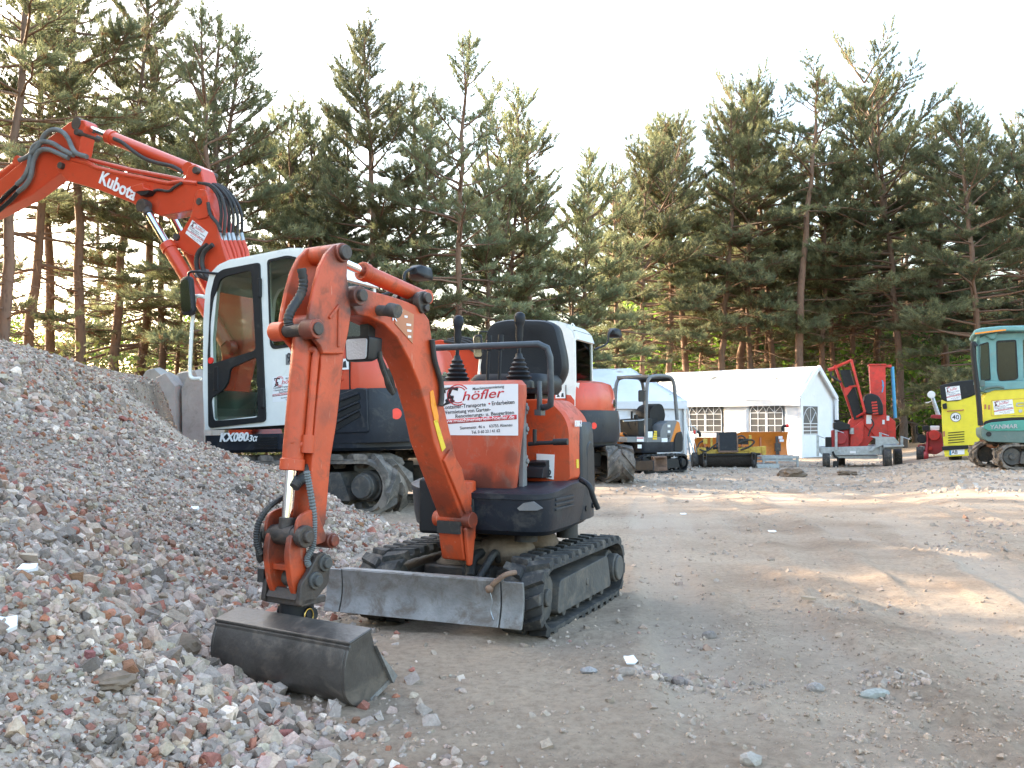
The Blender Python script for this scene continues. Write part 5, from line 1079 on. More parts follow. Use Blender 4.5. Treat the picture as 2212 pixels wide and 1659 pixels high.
# ---------------------------------------------------------------- the two big orange excavators with white cabs
def cab_excavator(name, label, F, uc_yaw, uc_off, lugs=20, script=True):
    root = thing(name, label, 'excavator', F)
    # undercarriage: turned on its own, still rigid parts of the machine
    U = Matrix.Translation((uc_off[0], uc_off[1], uc_off[2])) @ Matrix.Rotation(uc_yaw, 4, 'Z')
    parts = []
    for sg in (1, -1): parts.append(crawler(root, sg * .86, 2.02, .265, .45, 'mudrub', lugs, .055, 'frameg', thick=.05, style='chevron'))
    b = MB(); b.b2((-.6, -.62, .26), (.6, .62, .52)); b.cyl((0, 0, .5), (0, 0, .66), .46, n=36); parts.append(b.done('undercarriage', 'black', root, bevel=.02))
    b = MB(); b.prism([(1.45, .12), (1.50, .14), (1.44, .34), (1.50, .58), (1.45, .58), (1.38, .34)], -1.08, 1.08); b.bar((1.42, .5, .3), (.3, .5, .36), .1, .14); b.bar((1.42, -.5, .3), (.3, -.5, .36), .1, .14); parts.append(b.done('dozer_blade', 'navy', root, bevel=.01))
    for p in parts:
        for q in [p] + list(p.children): q.data.transform(U)
    # deck and dark side panels
    zb, zt = .62, .815
    deck = rnd([(1.13, .98), (1.13, -.75), (.95, -.96), (-.9, -.98), (-1.25, -.62), (-1.38, 0), (-1.25, .62), (-.9, .98)], .12)
    b = MB(); b.loft([[(x * .98, y * .97, zb) for x, y in deck], [(x, y * .995, zb + .03) for x, y in deck], [(x, y, zt - .01) for x, y in deck], [(x, y, zt) for x, y in deck]]); dk = b.done('deck', 'navy', root, sharp=30)
    if script:
        b = MB(); p = F.hit(*Z4([(246, 1205)])[0], 1, .985); q = F.hit(*Z4([(400, 1205)])[0], 1, .985); t_ = Matrix.Translation((p.x, .988, p.z)) @ MYL
        b.text('KX080', (p.x - q.x) * .36, t_, .25, .03, .004, sx=1.05); b.text('-3α', (p.x - q.x) * .27, Matrix.Translation((q.x - .01, .988, q.z)) @ MYL, .25, .01, .004); b.done('lettering', 'inkwhite', dk)
        g = MB()
        for k in range(5): g.b2((.40 - .30, .978, .655 + k * .028), (.40, .990, .668 + k * .028))
        g.done('vent_slats', 'black', dk)
    # rear body: dark lower panels and counterweight, orange hood above
    tail = rnd([(-.42, .985), (-1.10, .985), (-1.33, .62), (-1.42, 0), (-1.27, -.62), (-.95, -.985), (.55, -.985), (.55, -.25), (-.40, -.25)], .14)
    b = MB(); b.loft([[(x, y, .70) for x, y in tail], [(x * 1.02, y * 1.006, .80) for x, y in tail], [(x * 1.02, y * 1.006, 1.10) for x, y in tail], [(x, y * .997, 1.24) for x, y in tail]]); cw = b.done('counterweight', 'navy', root, sharp=30)
    sp = [(-.40, .80), (-.40, 1.02), (-.60, 1.17), (-.90, 1.25), (-1.02, 1.24), (-1.03, .80)]
    b = MB(); b.prism(rnd(sp, .03), .95, 1.005); pnl = b.done('side_panel', 'navy', cw, bevel=.012)
    b = MB()
    for k in range(3): b.prism(rnd([(-.53 - .02 * k, 1.08 - .105 * k), (-.93, 1.19 - .085 * k), (-.95, 1.135 - .085 * k), (-.55 - .02 * k, 1.01 - .105 * k)], .015), 1.0, 1.012)
    gl = b.done('grille', 'black', pnl)
    b = MB()
    for k in range(3): b.prism([(-.52 - .02 * k, 1.094 - .105 * k), (-.93, 1.20 - .085 * k), (-.93, 1.182 - .085 * k), (-.52 - .02 * k, 1.07 - .105 * k)], 1.0, 1.028)
    b.done('grille_louvre', 'navy', pnl, bevel=.004)
    b = MB()
    for (y, x, s) in ((.80, -1.225, 1), (-.80, -1.165, -1)):
        n_ = Vector((-.75, .66 * s, 0)).normalized(); c = Vector((x, y, .98)); b.cyl(c, c + n_ * .022, .055, n=20)
    b.done('reflector', 'redlens', cw)
    b = MB()
    for s in (1, -1):
        n_ = Vector((-.85, .5 * s, 0)).normalized(); c = Vector((-1.31 if s > 0 else -1.255, .64 * s, .97)); b.cyl(c, c + n_ * .02, .045, n=18)
    b.done('lifting_hole', 'black', cw)
    hp = rnd([(-.30, .975), (-1.05, .965), (-1.28, .60), (-1.36, 0), (-1.22, -.60), (-.90, -.965), (.5, -.965), (.5, -.2), (-.30, -.2)], .16)
    b = MB(); b.loft([[(x * k + o, y * m, z) for x, y in hp] for k, m, o, z in ((1, 1, 0, 1.235), (1.005, 1.0, 0, 1.40), (.985, .985, 0, 1.58), (.93, .94, -.02, 1.70), (.80, .86, -.06, 1.745))]); hood = b.done('engine_hood', 'kx', root, sharp=40)
    b = MB()
    for k in range(4): b.prism(rnd([(-.46, 1.33 + .07 * k), (-.72, 1.33 + .07 * k), (-.72, 1.36 + .07 * k), (-.46, 1.36 + .07 * k)], .012), .96, .984 - .004 * k)
    b.done('hood_louvre', 'kx', hood, bevel=.006)
    b = MB(); b.b2((-.80, .955, 1.24), (-.806, .985, 1.66)); b.done('hood_seam', 'black', hood)
    b = MB()
    def rear(txt, ang, z, size, bold):
        me = text_mesh(txt, size, .0, bold, .004, 'CENTER')
        for v in me.vertices:                                      # wrap the word round the curved tail
            a = v.co.x / 1.18 + ang; rad = 1.345; v.co = (-rad * math.cos(a) * .995 - v.co.z, -rad * math.sin(a) * .78, z + v.co.y)
        b.mesh(me); bpy.data.meshes.remove(me)
    rear('Kubota', -.34, 1.45, .15, .018); b.done('lettering', 'inkwhite', hood)
    b = MB(); b.cyl((-1.32, .0, 1.36), (-1.365, .0, 1.36), .075, n=24); em = b.done('emblem', 'chrome', hood); b = MB(); b.text('K', .10, Matrix.Translation((-1.367, .035, 1.325)) @ MXB, bold=.02); b.done('emblem_letter', 'ink', em)
    b = MB(); b.b2((-.62, .972, 1.44), (-.80, .978, 1.55)); st = b.done('warning_label', 'paper', hood); b = MB(); b.prism([(-.64, 1.46), (-.70, 1.46), (-.67, 1.52)], .9785, .9795); b.prism([(-.72, 1.46), (-.77, 1.46), (-.76, 1.53), (-.73, 1.52)], .9785, .9795); b.done('print', 'ink', st)
    # cab
    if True:
        pxo = [(160, 1137), (148, 900), (150, 500), (163, 310), (186, 222), (228, 178), (290, 150), (490, 112), (640, 82), (705, 82), (775, 102), (830, 150), (856, 230), (866, 640), (868, 1092)]
        def CY_(pts): return CABF.Y(.98, Z4(pts))
        out = CY_(pxo); x0, x1 = out[0][0], out[-1][0]
        doorg = rnd(CY_([(232, 320), (250, 255), (285, 232), (437, 196), (447, 340), (466, 668), (192, 752), (194, 500), (212, 360)]), .05)
        lowg = rnd(CY_([(312, 775), (470, 705), (480, 1062), (215, 1085), (200, 950), (270, 905), (305, 850)]), .05)
        rearg = rnd(CY_([(528, 135), (648, 108), (712, 122), (752, 175), (772, 260), (772, 632), (566, 662), (545, 640)]), .04)
        doorf = rnd(CY_([(200, 330), (226, 225), (268, 192), (476, 152), (488, 158), (495, 400), (524, 1088), (186, 1127), (182, 700)]), .05)
        mL = Matrix.Translation((0, .98, 0)) @ Matrix(((1, 0, 0, 0), (0, 0, 1, 0), (0, 1, 0, 0), (0, 0, 0, 1)))
        big = rnd(CY_([(232, 300), (262, 235), (476, 165), (480, 400), (510, 1050), (215, 1085), (205, 600)]), .05)
        b = MB(); b.plate(out, [big, rearg], -.05, 0., mL)
        mR = Matrix.Translation((0, -1.0, 0)) @ mL; b.plate(out, [big, rearg], -.0, .05, mR)
        cab = None
        for i in range(len(out) - 1):                               # roof, nose and back skin
            (xa, za), (xb, zb_) = out[i], out[i + 1]
            if 0 < i < 3: continue
            if i == 12: continue
            n_ = Vector((zb_ - za, 0, -(xb - xa))).normalized() * .04
            b.loft([[(xa, y, za), (xb, y, zb_), (xb - n_.x * -1, y, zb_ - n_.z * -1), (xa - n_.x * -1, y, za - n_.z * -1)] for y in (-.02, .93)])
        cab = b.done('cab', 'white', root, bevel=.012, sharp=35)
        b = MB(); b.plate(doorf, [doorg, lowg], -.012, .018, mL); door = b.done('door', 'black', cab, bevel=.006)
        b = MB(); hx_, hz_ = CY_([(232, 830)])[0]; b.b2((hx_ - .03, .99, hz_ - .14), (hx_ + .03, 1.003, hz_ + .12)); b.done('door_handle', 'vinyl', door, bevel=.01)
        b = MB(); px_, pz_ = CY_([(200, 728)])[0]; b.cyl((px_, .985, pz_), (px_, 1.002, pz_), .035); b.done('red_sticker', 'redlens', door)
        b = MB()
        for y_ in (300, 950):
            hx_, hz_ = CY_([(495 + (15 if y_ > 600 else -5), y_)])[0]; b.b2((hx_ - .02, .985, hz_ - .10), (hx_ + .02, 1.02, hz_ + .10))
        b.done('door_hinge', 'black', door, bevel=.006)
        b = MB(); b.prism(doorg, .968, .974); b.prism(lowg, .968, .974); b.done('door_glass', 'glass', door)
        b = MB(); b.prism(rearg, .962, .970); b.prism(rearg, -.03, -.024); b.prism(big, -.03, -.024); b.done('side_glass', 'glass', cab)
        b = MB(); rg2 = [(x, z) for x, z in rearg]; cxx = sum(p[0] for p in rg2) / len(rg2); czz = sum(p[1] for p in rg2) / len(rg2)
        b.plate(rearg, [[(cxx + (x - cxx) * .92, czz + (z - czz) * .94) for x, z in rg2]], -.0, .008, mL); b.done('window_seal', 'black', cab)
        b = MB(); f0, f1 = out[1], out[3]; b.loft([[(f0[0] - .01, y, f0[1] - .3), (out[2][0] - .01, y, out[2][1]), (f1[0] - .012, y, f1[1]), (f1[0] - .018, y, f1[1]), (out[2][0] - .016, y, out[2][1]), (f0[0] - .016, y, f0[1] - .3)] for y in (0.04, .90)]); r0, r1 = out[12], out[13]; b.loft([[(r0[0] + .004, y, r0[1]), (r1[0] + .004, y, r1[1]), (r1[0] + .010, y, r1[1]), (r0[0] + .010, y, r0[1])] for y in (.04, .90)]); b.done('windscreen', 'glass', cab)
        zf = min(p[1] for p in out)
        b = MB(); b.b2((x1 + .02, .03, zf), (x0 - .02, .93, zf + .05)); b.done('cab_floor', 'black', cab)
        xm = (x0 + x1) / 2 - .12
        b = MB(); b.loft([[(xm - .28 - .1 * t, .5 + y, zf + .45 + .75 * t) for y in (-.24 * k, .24 * k)] + [(xm - .38 - .1 * t, .5 + y, zf + .45 + .75 * t) for y in (.22 * k, -.22 * k)] for t, k in ((0, 1), (.5, 1), (.9, .85), (1, .6))]); b.b2((xm - .32, .26, zf + .34), (xm + .22, .74, zf + .5)); b.b2((xm - .25, .33, zf + .04), (xm + .1, .67, zf + .36)); b.done('driver_seat', 'vinyl', cab, bevel=.03)
        b = MB(); 
        for y in (.20, .80): b.b2((xm - .1, y - .05, zf + .3), (xm + .25, y + .05, zf + .62)); b.cyl((xm + .2, y, zf + .6), (xm + .22, y, zf + .86), .015); b.cyl((xm + .22, y, zf + .82), (xm + .225, y, zf + .95), .028)
        b.cyl((x0 - .30, .42, zf + .05), (x0 - .42, .42, zf + .55), .012); b.cyl((x0 - .30, .56, zf + .05), (x0 - .42, .56, zf + .55), .012); b.done('control_lever', 'frameg', cab)
        if script:
            w0 = CY_([(556, 825)])[0]; w1 = CY_([(560, 972)])[0]; hgt = w0[1] - w1[1]
            poster(cab, Matrix.Translation((w1[0], .9805, w1[1])) @ MYL, hgt / .66, hgt)
            b = MB(); c0 = CY_([(637, 692)])[0]; c1 = CY_([(637, 754)])[0]; b.b2((c0[0], .9805, c1[1]), (c0[0] - .34, .984, c0[1])); pl = b.done('number_plate', 'grey', cab); b = MB(); b.text('98 45', .15, Matrix.Translation((c1[0] - .015, .9845, c1[1] + .02)) @ MYL, bold=.008, sx=.75); b.done('print', 'ink', pl)
            b = MB(); c0 = CY_([(553, 540)])[0]; b.b2((c0[0], .9705, c0[1] - .08), (c0[0] - .16, .973, c0[1])); q = b.done('anti_theft_sticker', 'paper', cab); b = MB(); b.text('ANTI-', .035, Matrix.Translation((c0[0] - .025, .9735, c0[1] - .035)) @ MYL, bold=.02); b.text('THEFT', .035, Matrix.Translation((c0[0] - .025, .9735, c0[1] - .07)) @ MYL, bold=.02); b.done('print', 'ink', q)
        else:
            b = MB(); b.b2((x1 + .17, .9705, zf + .62), (x1 + .09, .974, zf + .80)); b.done('window_sticker', 'paper', cab); b = MB(); b.b2((x1 + .18, .9805, zf + .05), (x1 + .06, .984, zf + .15)); b.done('yellow_label', 'yellow', cab)
        if not script: cab.location = (-.46, -.02, 0)
        # grab rail and mirrors
        b = MB(); hp_ = CABF.P(.99, Z4([(158, 352), (118, 348), (98, 372), (82, 560), (74, 720), (72, 800), (86, 832), (135, 834)])); b.tube(hp_, .022, sm=4); b.done('grab_rail', 'white', cab, sharp=60)
        b = MB(); mp = CABF.hit(*Z4([(62, 345)])[0], 1, 1.06); b.loft([[(mp.x + a, mp.y + yy, mp.z + c) for a, c in rnd([(-.10 * k, -.22 * k), (.08 * k, -.22 * k), (.10 * k, .20 * k), (-.06 * k, .22 * k)], .07)] for yy, k in ((-.03, .7), (-.02, 1), (.02, 1), (.035, .85))]); b.tube([(mp.x, mp.y, mp.z + .2), (mp.x - .05, mp.y, mp.z + .26), (mp.x - .35, .98, mp.z + .22)], .014, sm=4); mir = b.done('wing_mirror', 'black', cab, sharp=40)
        b = MB(); b.prism(rnd([(mp.x - .08, mp.z - .18), (mp.x + .065, mp.z - .18), (mp.x + .08, mp.z + .16), (mp.x - .04, mp.z + .18)], .05), mp.y - .04, mp.y - .036); b.prism(rnd([(mp.x - .08, mp.z - .18), (mp.x + .065, mp.z - .18), (mp.x + .08, mp.z + .16), (mp.x - .04, mp.z + .18)], .05), mp.y + .036, mp.y + .04); b.done('mirror_glass', 'chrome', mir)
        zr = max(p[1] for p in out); b = MB()
        b.tube([(x1 - .05, .02, zr - .40), (x1 - .20, -.25, zr - .28), (x1 - .22, -.30, zr - .10), (x1 - .24, -.62, zr + .02)], .018, sm=4); b.loft([[(x1 - .24 + a, -.62 + yy, zr - .06 + c) for a, c in rnd([(-.12 * k, -.08 * k), (.12 * k, -.08 * k), (.09 * k, .08 * k), (-.09 * k, .08 * k)], .05)] for yy, k in ((-.17, .5), (-.1, 1), (.1, 1), (.17, .5))]); b.done('rear_mirror', 'black', cab, sharp=40)
        b = MB()
        for xx in (x0 - .42, x1 + .25): b.tube([(xx, .5, zr - .06), (xx - .05, .5, zr + .02), (xx - .1, .5, zr - .05)], .012, sm=4)
        b.done('lifting_eye', 'white', cab); b = MB(); b.cyl((x0 - .75, .30, zr - .06), (x0 - .75, .30, zr + .10), .05); b.done('beacon', 'amber', cab)
    return root

YAW = R(180 - 24)
KO = Vector((-1.934, 10.35, -.06))
K = Frame(KO, YAW, R(1.6)); CABF = K
kx = cab_excavator('tracked_excavator', 'large orange excavator with white cab and raised two piece boom behind the rubble', K, 0., (0, 0, -.05))
# two-piece boom, swung in the machine's own plane
BO = -.12; BW = .15
def kp(pts, off): return K.Y(off, Z3(pts))
b = MB(); p1 = [(1618, 740), (1650, 712), (1700, 712), (1728, 760), (1738, 840), (1775, 900), (1815, 1060), (1870, 1260), (1990, 1560), (2020, 2000), (1930, 2400), (1860, 2420), (1825, 2000), (1735, 1640), (1710, 1440), (1680, 1290), (1560, 1245), (1420, 1165), (1440, 1110), (1510, 1040), (1580, 930)]
b.prism(kp(p1, BO + BW), BO - BW, BO + BW); boom = b.done('boom', 'kx', kx, bevel=.02)
b = MB(); p2 = [(455, 520), (500, 470), (590, 450), (870, 540), (1200, 618), (1430, 668), (1530, 610), (1560, 520), (1610, 498), (1660, 530), (1690, 640), (1722, 740), (1722, 830), (1690, 870), (1600, 880), (1330, 930), (1260, 905), (1230, 880), (1160, 868), (1090, 822), (830, 720), (560, 640), (480, 570)]
b.prism(kp(p2, BO + BW - .02), BO - BW + .02, BO + BW - .02); bm2 = b.done('upper_boom', 'kx', kx, bevel=.02)
b = MB(); p3 = [(578, 148), (640, 128), (692, 132), (715, 175), (680, 260), (655, 400), (620, 470), (520, 560), (250, 762), (0, 890), (-420, 1100), (-820, 1330), (-860, 1270), (-440, 960), (-20, 640), (180, 478), (350, 318)]
b.prism(kp(p3, BO + BW - .04), BO - BW + .04, BO + BW - .04); st = b.done('stick', 'kx', kx, bevel=.02)
b = MB()
for px_ in ((510, 515), (1195, 840), (1663, 815), (1632, 555), (648, 238), (1472, 1108)):
    c = K.hit(*Z3([px_])[0], 1, BO + BW); r_ = .075 if px_[0] == 1195 else .045; pin(b, (c.x, BO, c.z), r_, 2 * BW + .07, n=20)
b.done('boom_pin', 'greasy', bm2, bevel=.006)
b = MB()
for pts in ([(1620, 740), (1650, 705), (1705, 712), (1728, 790), (1725, 940), (1640, 960), (1590, 920), (1615, 850)], ):
    q = kp(pts, BO + BW + .02); b.prism(rnd(q, .04), BO + BW - .01, BO + BW + .02); b.prism(rnd(q, .04), BO - BW - .02, BO - BW + .01)
b.done('boom_cheek', 'kx', boom, bevel=.008)
def kc(px_, off=BO): c = K.hit(*Z3([px_])[0], 1, off); return (c.x, off, c.z)
cylinder_part(kx, 'stick_cylinder', kc((1610, 560)), kc((690, 185)), .755, .085, .045, 'kx', .09, .24)
cylinder_part(kx, 'boom_cylinder', kc((1900, 2020), BO + BW + .09), kc((1195, 850), BO + BW + .09), .715, .085, .045, 'kx', .085, .12)
cylinder_part(kx, 'boom_cylinder', kc((1990, 2020), BO - BW - .09), kc((1400, 880), BO - BW - .09), .715, .085, .045, 'kx', .085, .12)
cylinder_part(kx, 'bucket_cylinder', kc((190, 490)), kc((-700, 1130)), .66, .085, .045, 'kx', .08, .2)
b = MB()
for pts in ([(720, 440), (620, 400), (560, 280), (500, 225), (430, 218), (370, 260), (320, 350), (240, 430), (160, 470)], [(610, 425), (520, 380), (440, 330), (350, 315), (270, 370), (240, 520), (200, 610), (140, 670)], [(570, 450), (480, 410), (400, 380), (330, 390), (280, 470), (255, 600), (210, 680), (150, 730)]): b.tube(K.P(BO + BW + .03, Z3(pts)), .033, sm=5, n=10)
b.done('stick_hose', 'ghose', st)
b = MB()
for (off, pts) in ((.02, [(140, 680), (60, 750), (0, 810), (-200, 960)]), (.03, [(160, 720), (100, 790), (0, 880), (-200, 1030)])): b.tube(K.P(BO + BW + off, Z3(pts)), .03, n=8)
b.done('stick_pipe', 'black', st)
b = MB()
for (off, pts) in ((-.10, [(610, 420), (700, 440), (760, 470), (880, 500), (1100, 555), (1400, 610), (1540, 640)]), (-.02, [(575, 455), (640, 470), (720, 485), (800, 530), (1000, 580), (1400, 660), (1500, 645), (1640, 660)])): b.tube(K.P(BO + BW + off, Z3(pts)), .03, n=8)
b.done('boom_pipe', 'kx', bm2)
b = MB(); b.tube(K.P(BO + .1, Z3([(945, 290), (1010, 320), (1100, 390), (1200, 455), (1300, 490), (1430, 520), (1530, 575)])), .026, sm=4); b.tube(K.P(BO + BW + .01, Z3([(1240, 740), (1310, 715), (1400, 725), (1450, 690), (1510, 655)])), .018, sm=4); b.done('cylinder_hose', 'hose', bm2)
for k in range(6):
    b = MB(); o_ = BO + BW - .03 - .055 * k; dx = 36 * k
    o_ += .012 * (k % 2); b.tube(K.P(o_ + .05 * math.sin(k * 2.1), Z3([(1640 + dx * .3, 655 + k * 3), (1740 + dx * .5, 680), (1810 + dx * .75, 770 + k * 4), (1835 + dx * .9, 900), (1828 + dx, 1000), (1822 + dx, 1090)])), .021, sm=6, n=10); h = b.done('boom_hose', 'hose', bm2)
    b = MB(); q = K.P(o_, Z3([(1822 + dx, 1075), (1836 + dx, 1140), (1865 + dx, 1215), (1935 + dx * .8, 1420)])); b.cyl(q[0], q[1], .026, n=10); b.done('hose_fitting', 'galv', h); b = MB(); b.tube(q[1:], .028, n=8); b.done('hose_pipe', 'kx', h)
b = MB(); b.tube(K.P(BO + BW + .03, Z3([(1725, 820), (1745, 920), (1800, 990), (1830, 1060)])), .022, sm=4)
for k in range(2): b.tube(K.P(BO + BW + .03 + .04 * k, Z3([(1720 + 45 * k, 1170), (1650 + 45 * k, 1230), (1630 + 45 * k, 1320), (1660 + 45 * k, 1420), (1760, 1470)])), .03, sm=5)
b.done('boom_foot_hose', 'hose', boom)
p0 = K.hit(*Z3([(1538, 1075)])[0], 1, BO + BW + .001); p1_ = K.hit(*Z3([(1668, 1180)])[0], 1, BO + BW + .001); p2_ = K.hit(*Z3([(1605, 972)])[0], 1, BO + BW + .001)
dx_ = Vector((p1_.x - p0.x, 0, p1_.z - p0.z)); L_ = dx_.length; ang = math.atan2(dx_.z, -dx_.x)
poster(boom, Matrix.Translation((p0.x, BO + BW + .002, p0.z)) @ MYL @ Matrix.Rotation(ang, 4, 'Z'), L_, (p2_ - p0).length)
b = MB(); q0 = K.hit(*Z3([(808, 618)])[0], 1, BO + BW); q1 = K.hit(*Z3([(1112, 775)])[0], 1, BO + BW); dv = q1 - q0; ang = math.atan2(dv.z, -dv.x)
b.text('Kubota', dv.length * .335, Matrix.Translation((q0.x, BO + BW - .012, q0.z - .05)) @ MYL @ Matrix.Rotation(ang, 4, 'Z'), .0, .022, .004, sx=.98); b.done('lettering', 'inkwhite', bm2)
b = MB(); lp = kp([(1140, 700), (1230, 672), (1240, 710), (1290, 730), (1150, 745)], BO + BW); b.prism(lp, BO + BW - .04, BO + BW + .10); b.done('boom_lamp', 'kx', bm2, bevel=.008); b = MB(); b.prism(kp([(1160, 742), (1288, 728), (1260, 765), (1210, 775)], BO + BW), BO + BW - .02, BO + BW + .09); b.done('lamp_lens', 'black', bm2, bevel=.006)
b = MB(); pp = Frame(KO, YAW).Y(.0, Z4([(150, 170), (225, 165), (230, 215), (160, 215)])); b.prism(pp, -.02, .08); b.done('valve_cover', 'grey', kx, bevel=.01)
b = MB(); yb = kp([(1400 + 280, 1300), (1750, 1290), (1740, 1330), (1700, 1340)], BO + BW); b.prism([(x, z - .9) for x, z in yb], BO + BW + .001, BO + BW + .004); b.done('yellow_label', 'yellow', boom)
b = MB(); b.prism(rnd([(1.05, .66), (1.45, .70), (1.5, 1.0), (1.2, 1.05)], .06), BO - .28, BO + .28); b.cyl((1.32, BO, .62), (1.32, BO, 1.12), .13, n=24); b.done('swing_bracket', 'kx', kx, bevel=.02)

# second one further back, its boom showing left of the near seat
K2O = Vector((.52, 16.4, -.17)); K2 = Frame(K2O, R(180 - 22))
CABF_keep = CABF
kx2 = cab_excavator('tracked_excavator', 'orange excavator with white cab parked behind the near machine, its tail showing', K2, R(-66), (-.36, -.15, 0), 20, False)
b = MB(); fr = Frame(K2O, R(180 - 22)); pb = fr.Y(-.1, [(1075, 900), (1062, 800), (1040, 768), (1000, 742), (960, 735), (925, 742), (880, 780), (840, 860), (800, 960), (835, 965), (880, 880), (930, 800), (975, 795), (1005, 815), (1020, 860), (1030, 920)])
b.prism(pb, -.26, .06); bo = b.done('boom', 'kx', kx2, bevel=.02)
b = MB()
for k in range(4): b.tube(fr.P(.10 - .06 * k, [(960 + 8 * k, 737 - 3 * k), (1000 + 8 * k, 745 - 3 * k), (1030 + 7 * k, 765), (1046 + 6 * k, 800), (1050 + 6 * k, 860)]), .03, sm=5)
b.done('boom_hose', 'hose', bo)
b = MB(); c = fr.Y(.06, [(940, 755), (962, 752), (965, 772), (942, 775)]); b.prism(c, .061, .065); b.done('sticker', 'paper', bo)
# ---------------------------------------------------------------- tents
def wavy(b, quad, nu, nv, amp, seed, th=.012):
    """slack sheet between four corners"""
    P = [Vector(p) for p in quad]; n_ = (P[1] - P[0]).cross(P[3] - P[0]).normalized(); rr = random.Random(seed); ph = [rr.uniform(0, 6) for _ in range(4)]
    def p(i, j):
        u, v = i / nu, j / nv; q = (P[0] * (1 - u) + P[1] * u) * (1 - v) + (P[3] * (1 - u) + P[2] * u) * v
        sag = -amp * (math.sin(u * math.pi * 3) ** 2) * math.sin(v * math.pi) + amp * .25 * math.sin(7 * u + ph[0] + 3 * v) * math.sin(11 * v + ph[1]) + amp * .15 * math.sin(23 * u + ph[2]) * math.sin(5 * v + ph[3])
        return q + n_ * sag
    for j in range(nv):
        b.loft([[p(i, j), p(i, j + 1), p(i, j + 1) - n_ * th, p(i, j) - n_ * th] for i in range(nu + 1)])
def tent_window(parent, m, x0, x1, z0, z1, arches):
    """clear film window with a printed lattice and round arches; m maps (x, y, out)"""
    b = MB(); b.b2((x0, z0, .004), (x1, z1, .012)); b.bm.transform(m); wn_ = b.done('tent_window', 'film', parent)
    b = MB(); w_ = (x1 - x0) / arches; t = .022
    for k in range(arches):
        a, c = x0 + w_ * k, x0 + w_ * (k + 1); r_ = (w_ - .04) / 2; cx_ = (a + c) / 2; zs = z1 - r_ - .03
        P = [Vector((cx_ + r_ * math.cos(q), zs + r_ * math.sin(q), .018)) for q in np.linspace(0, math.pi, 13)]
        for p, q in zip(P, P[1:]): b.bar(p, q, .012, t, (0, 0, 1))
        for an in (45, 90, 135): b.bar((cx_, zs, .018), (cx_ + r_ * math.cos(R(an)), zs + r_ * math.sin(R(an)), .018), .012, t, (0, 0, 1))
        b.b2((a + .01, z0, .014), (a + .04, zs, .024)); b.b2((c - .04, z0, .014), (c - .01, zs, .024)); b.b2((cx_ - t / 2, z0, .014), (cx_ + t / 2, zs, .022))
        for zz in (z0 + .02, z0 + (zs - z0) * .36, z0 + (zs - z0) * .70, zs): b.b2((a + .04, zz - t / 2, .015), (c - .04, zz + t / 2, .021))
    b.bm.transform(m); b.done('window_lattice', 'canvas', wn_)
T1 = Frame(Vector((9.72, 30.7, -.34)), math.atan2(.69, -.73)); L1, W1, E1, H1 = 6.3, 2.85, 2.05, 3.15
t1 = thing('party_tent', 'long white gabled party tent with arched lattice windows beside the red machine', 'tent', T1)
b = MB(); ov = .12
wavy(b, [(-.05, ov, E1 - .08), (L1, ov, E1 - .08), (L1, -W1 / 2, H1), (-.05, -W1 / 2, H1)], 24, 8, .06, 1)
wavy(b, [(L1, -W1 - ov, E1 - .08), (-.05, -W1 - ov, E1 - .08), (-.05, -W1 / 2, H1), (L1, -W1 / 2, H1)], 24, 6, .05, 2)
wavy(b, [(-.05, ov, E1 - .28), (L1, ov, E1 - .28), (L1, ov, E1 - .08), (-.05, ov, E1 - .08)], 30, 1, .02, 3); b.done('tent_roof', 'canvas', t1, sharp=50)
mS = Matrix.Translation((0, .02, 0)) @ MYL
w1 = T1.Y(.02, Z5([(1108, 620), (1402, 860), (1642, 590), (1940, 815)]))
b = MB(); wins = [(w1[0], w1[1]), (w1[2], w1[3])]
segs = [0.0] + sorted([w1[0][0], w1[1][0], w1[2][0], w1[3][0]]) + [L1]; wavy_k = 5
zlo, zhi = .85, 1.86
xs_ = sorted([(min(p[0], q[0]), max(p[0], q[0])) for p, q in wins]); cur = 0
for (a, c) in xs_: wavy(b, [(cur, 0, 0), (a, 0, 0), (a, 0, E1), (cur, 0, E1)], 6, 6, .03, wavy_k); wavy(b, [(a, 0, 0), (c, 0, 0), (c, 0, zlo), (a, 0, zlo)], 6, 3, .02, 9); wavy(b, [(a, 0, zhi), (c, 0, zhi), (c, 0, E1), (a, 0, E1)], 6, 1, .01, 8); cur = c
wavy(b, [(cur, 0, 0), (L1, 0, 0), (L1, 0, E1), (cur, 0, E1)], 6, 6, .03, 6)
wavy(b, [(L1, -W1, 0), (0, -W1, 0), (0, -W1, E1), (L1, -W1, E1)], 12, 6, .04, 7); side = b.done('side_wall', 'canvas', t1, sharp=50)
for (a, c) in xs_: tent_window(t1, mS, -c, -a, zlo, zhi, 2)
b = MB(); gp = [(0, 0), (-.0, E1), (-W1 / 2, H1 - .03), (-W1, E1), (-W1, 0)]
gw = T1.X(.12, Z6([(155, 930), (300, 1165)])); gx0, gx1 = sorted((gw[0][0], gw[1][0])); gz0, gz1 = .78, 1.76
mG = Matrix(((0, 0, -1, .12), (1, 0, 0, 0), (0, 1, 0, 0), (0, 0, 0, 1))); b.plate(gp, [[(gx0, gz0), (gx1, gz0), (gx1, gz1), (gx0, gz1)]], -.01, .01, mG)
b.plate(gp, [], -.01, .01, Matrix.Translation((L1 - .2, 0, 0)) @ mG); b.done('gable_wall', 'canvas', t1)
tent_window(t1, Matrix(((0, 0, -1, .11), (-1, 0, 0, 0), (0, 1, 0, 0), (0, 0, 0, 1))), -gx1, -gx0, gz0, gz1, 1)
b = MB()
for (p, q) in (((-.03, .03, E1), (-.03, -W1 / 2, H1 - .02)), ((-.03, -W1 - .03, E1), (-.03, -W1 / 2, H1 - .02))): b.bar(p, q, .16, .06, (1, 0, 0))
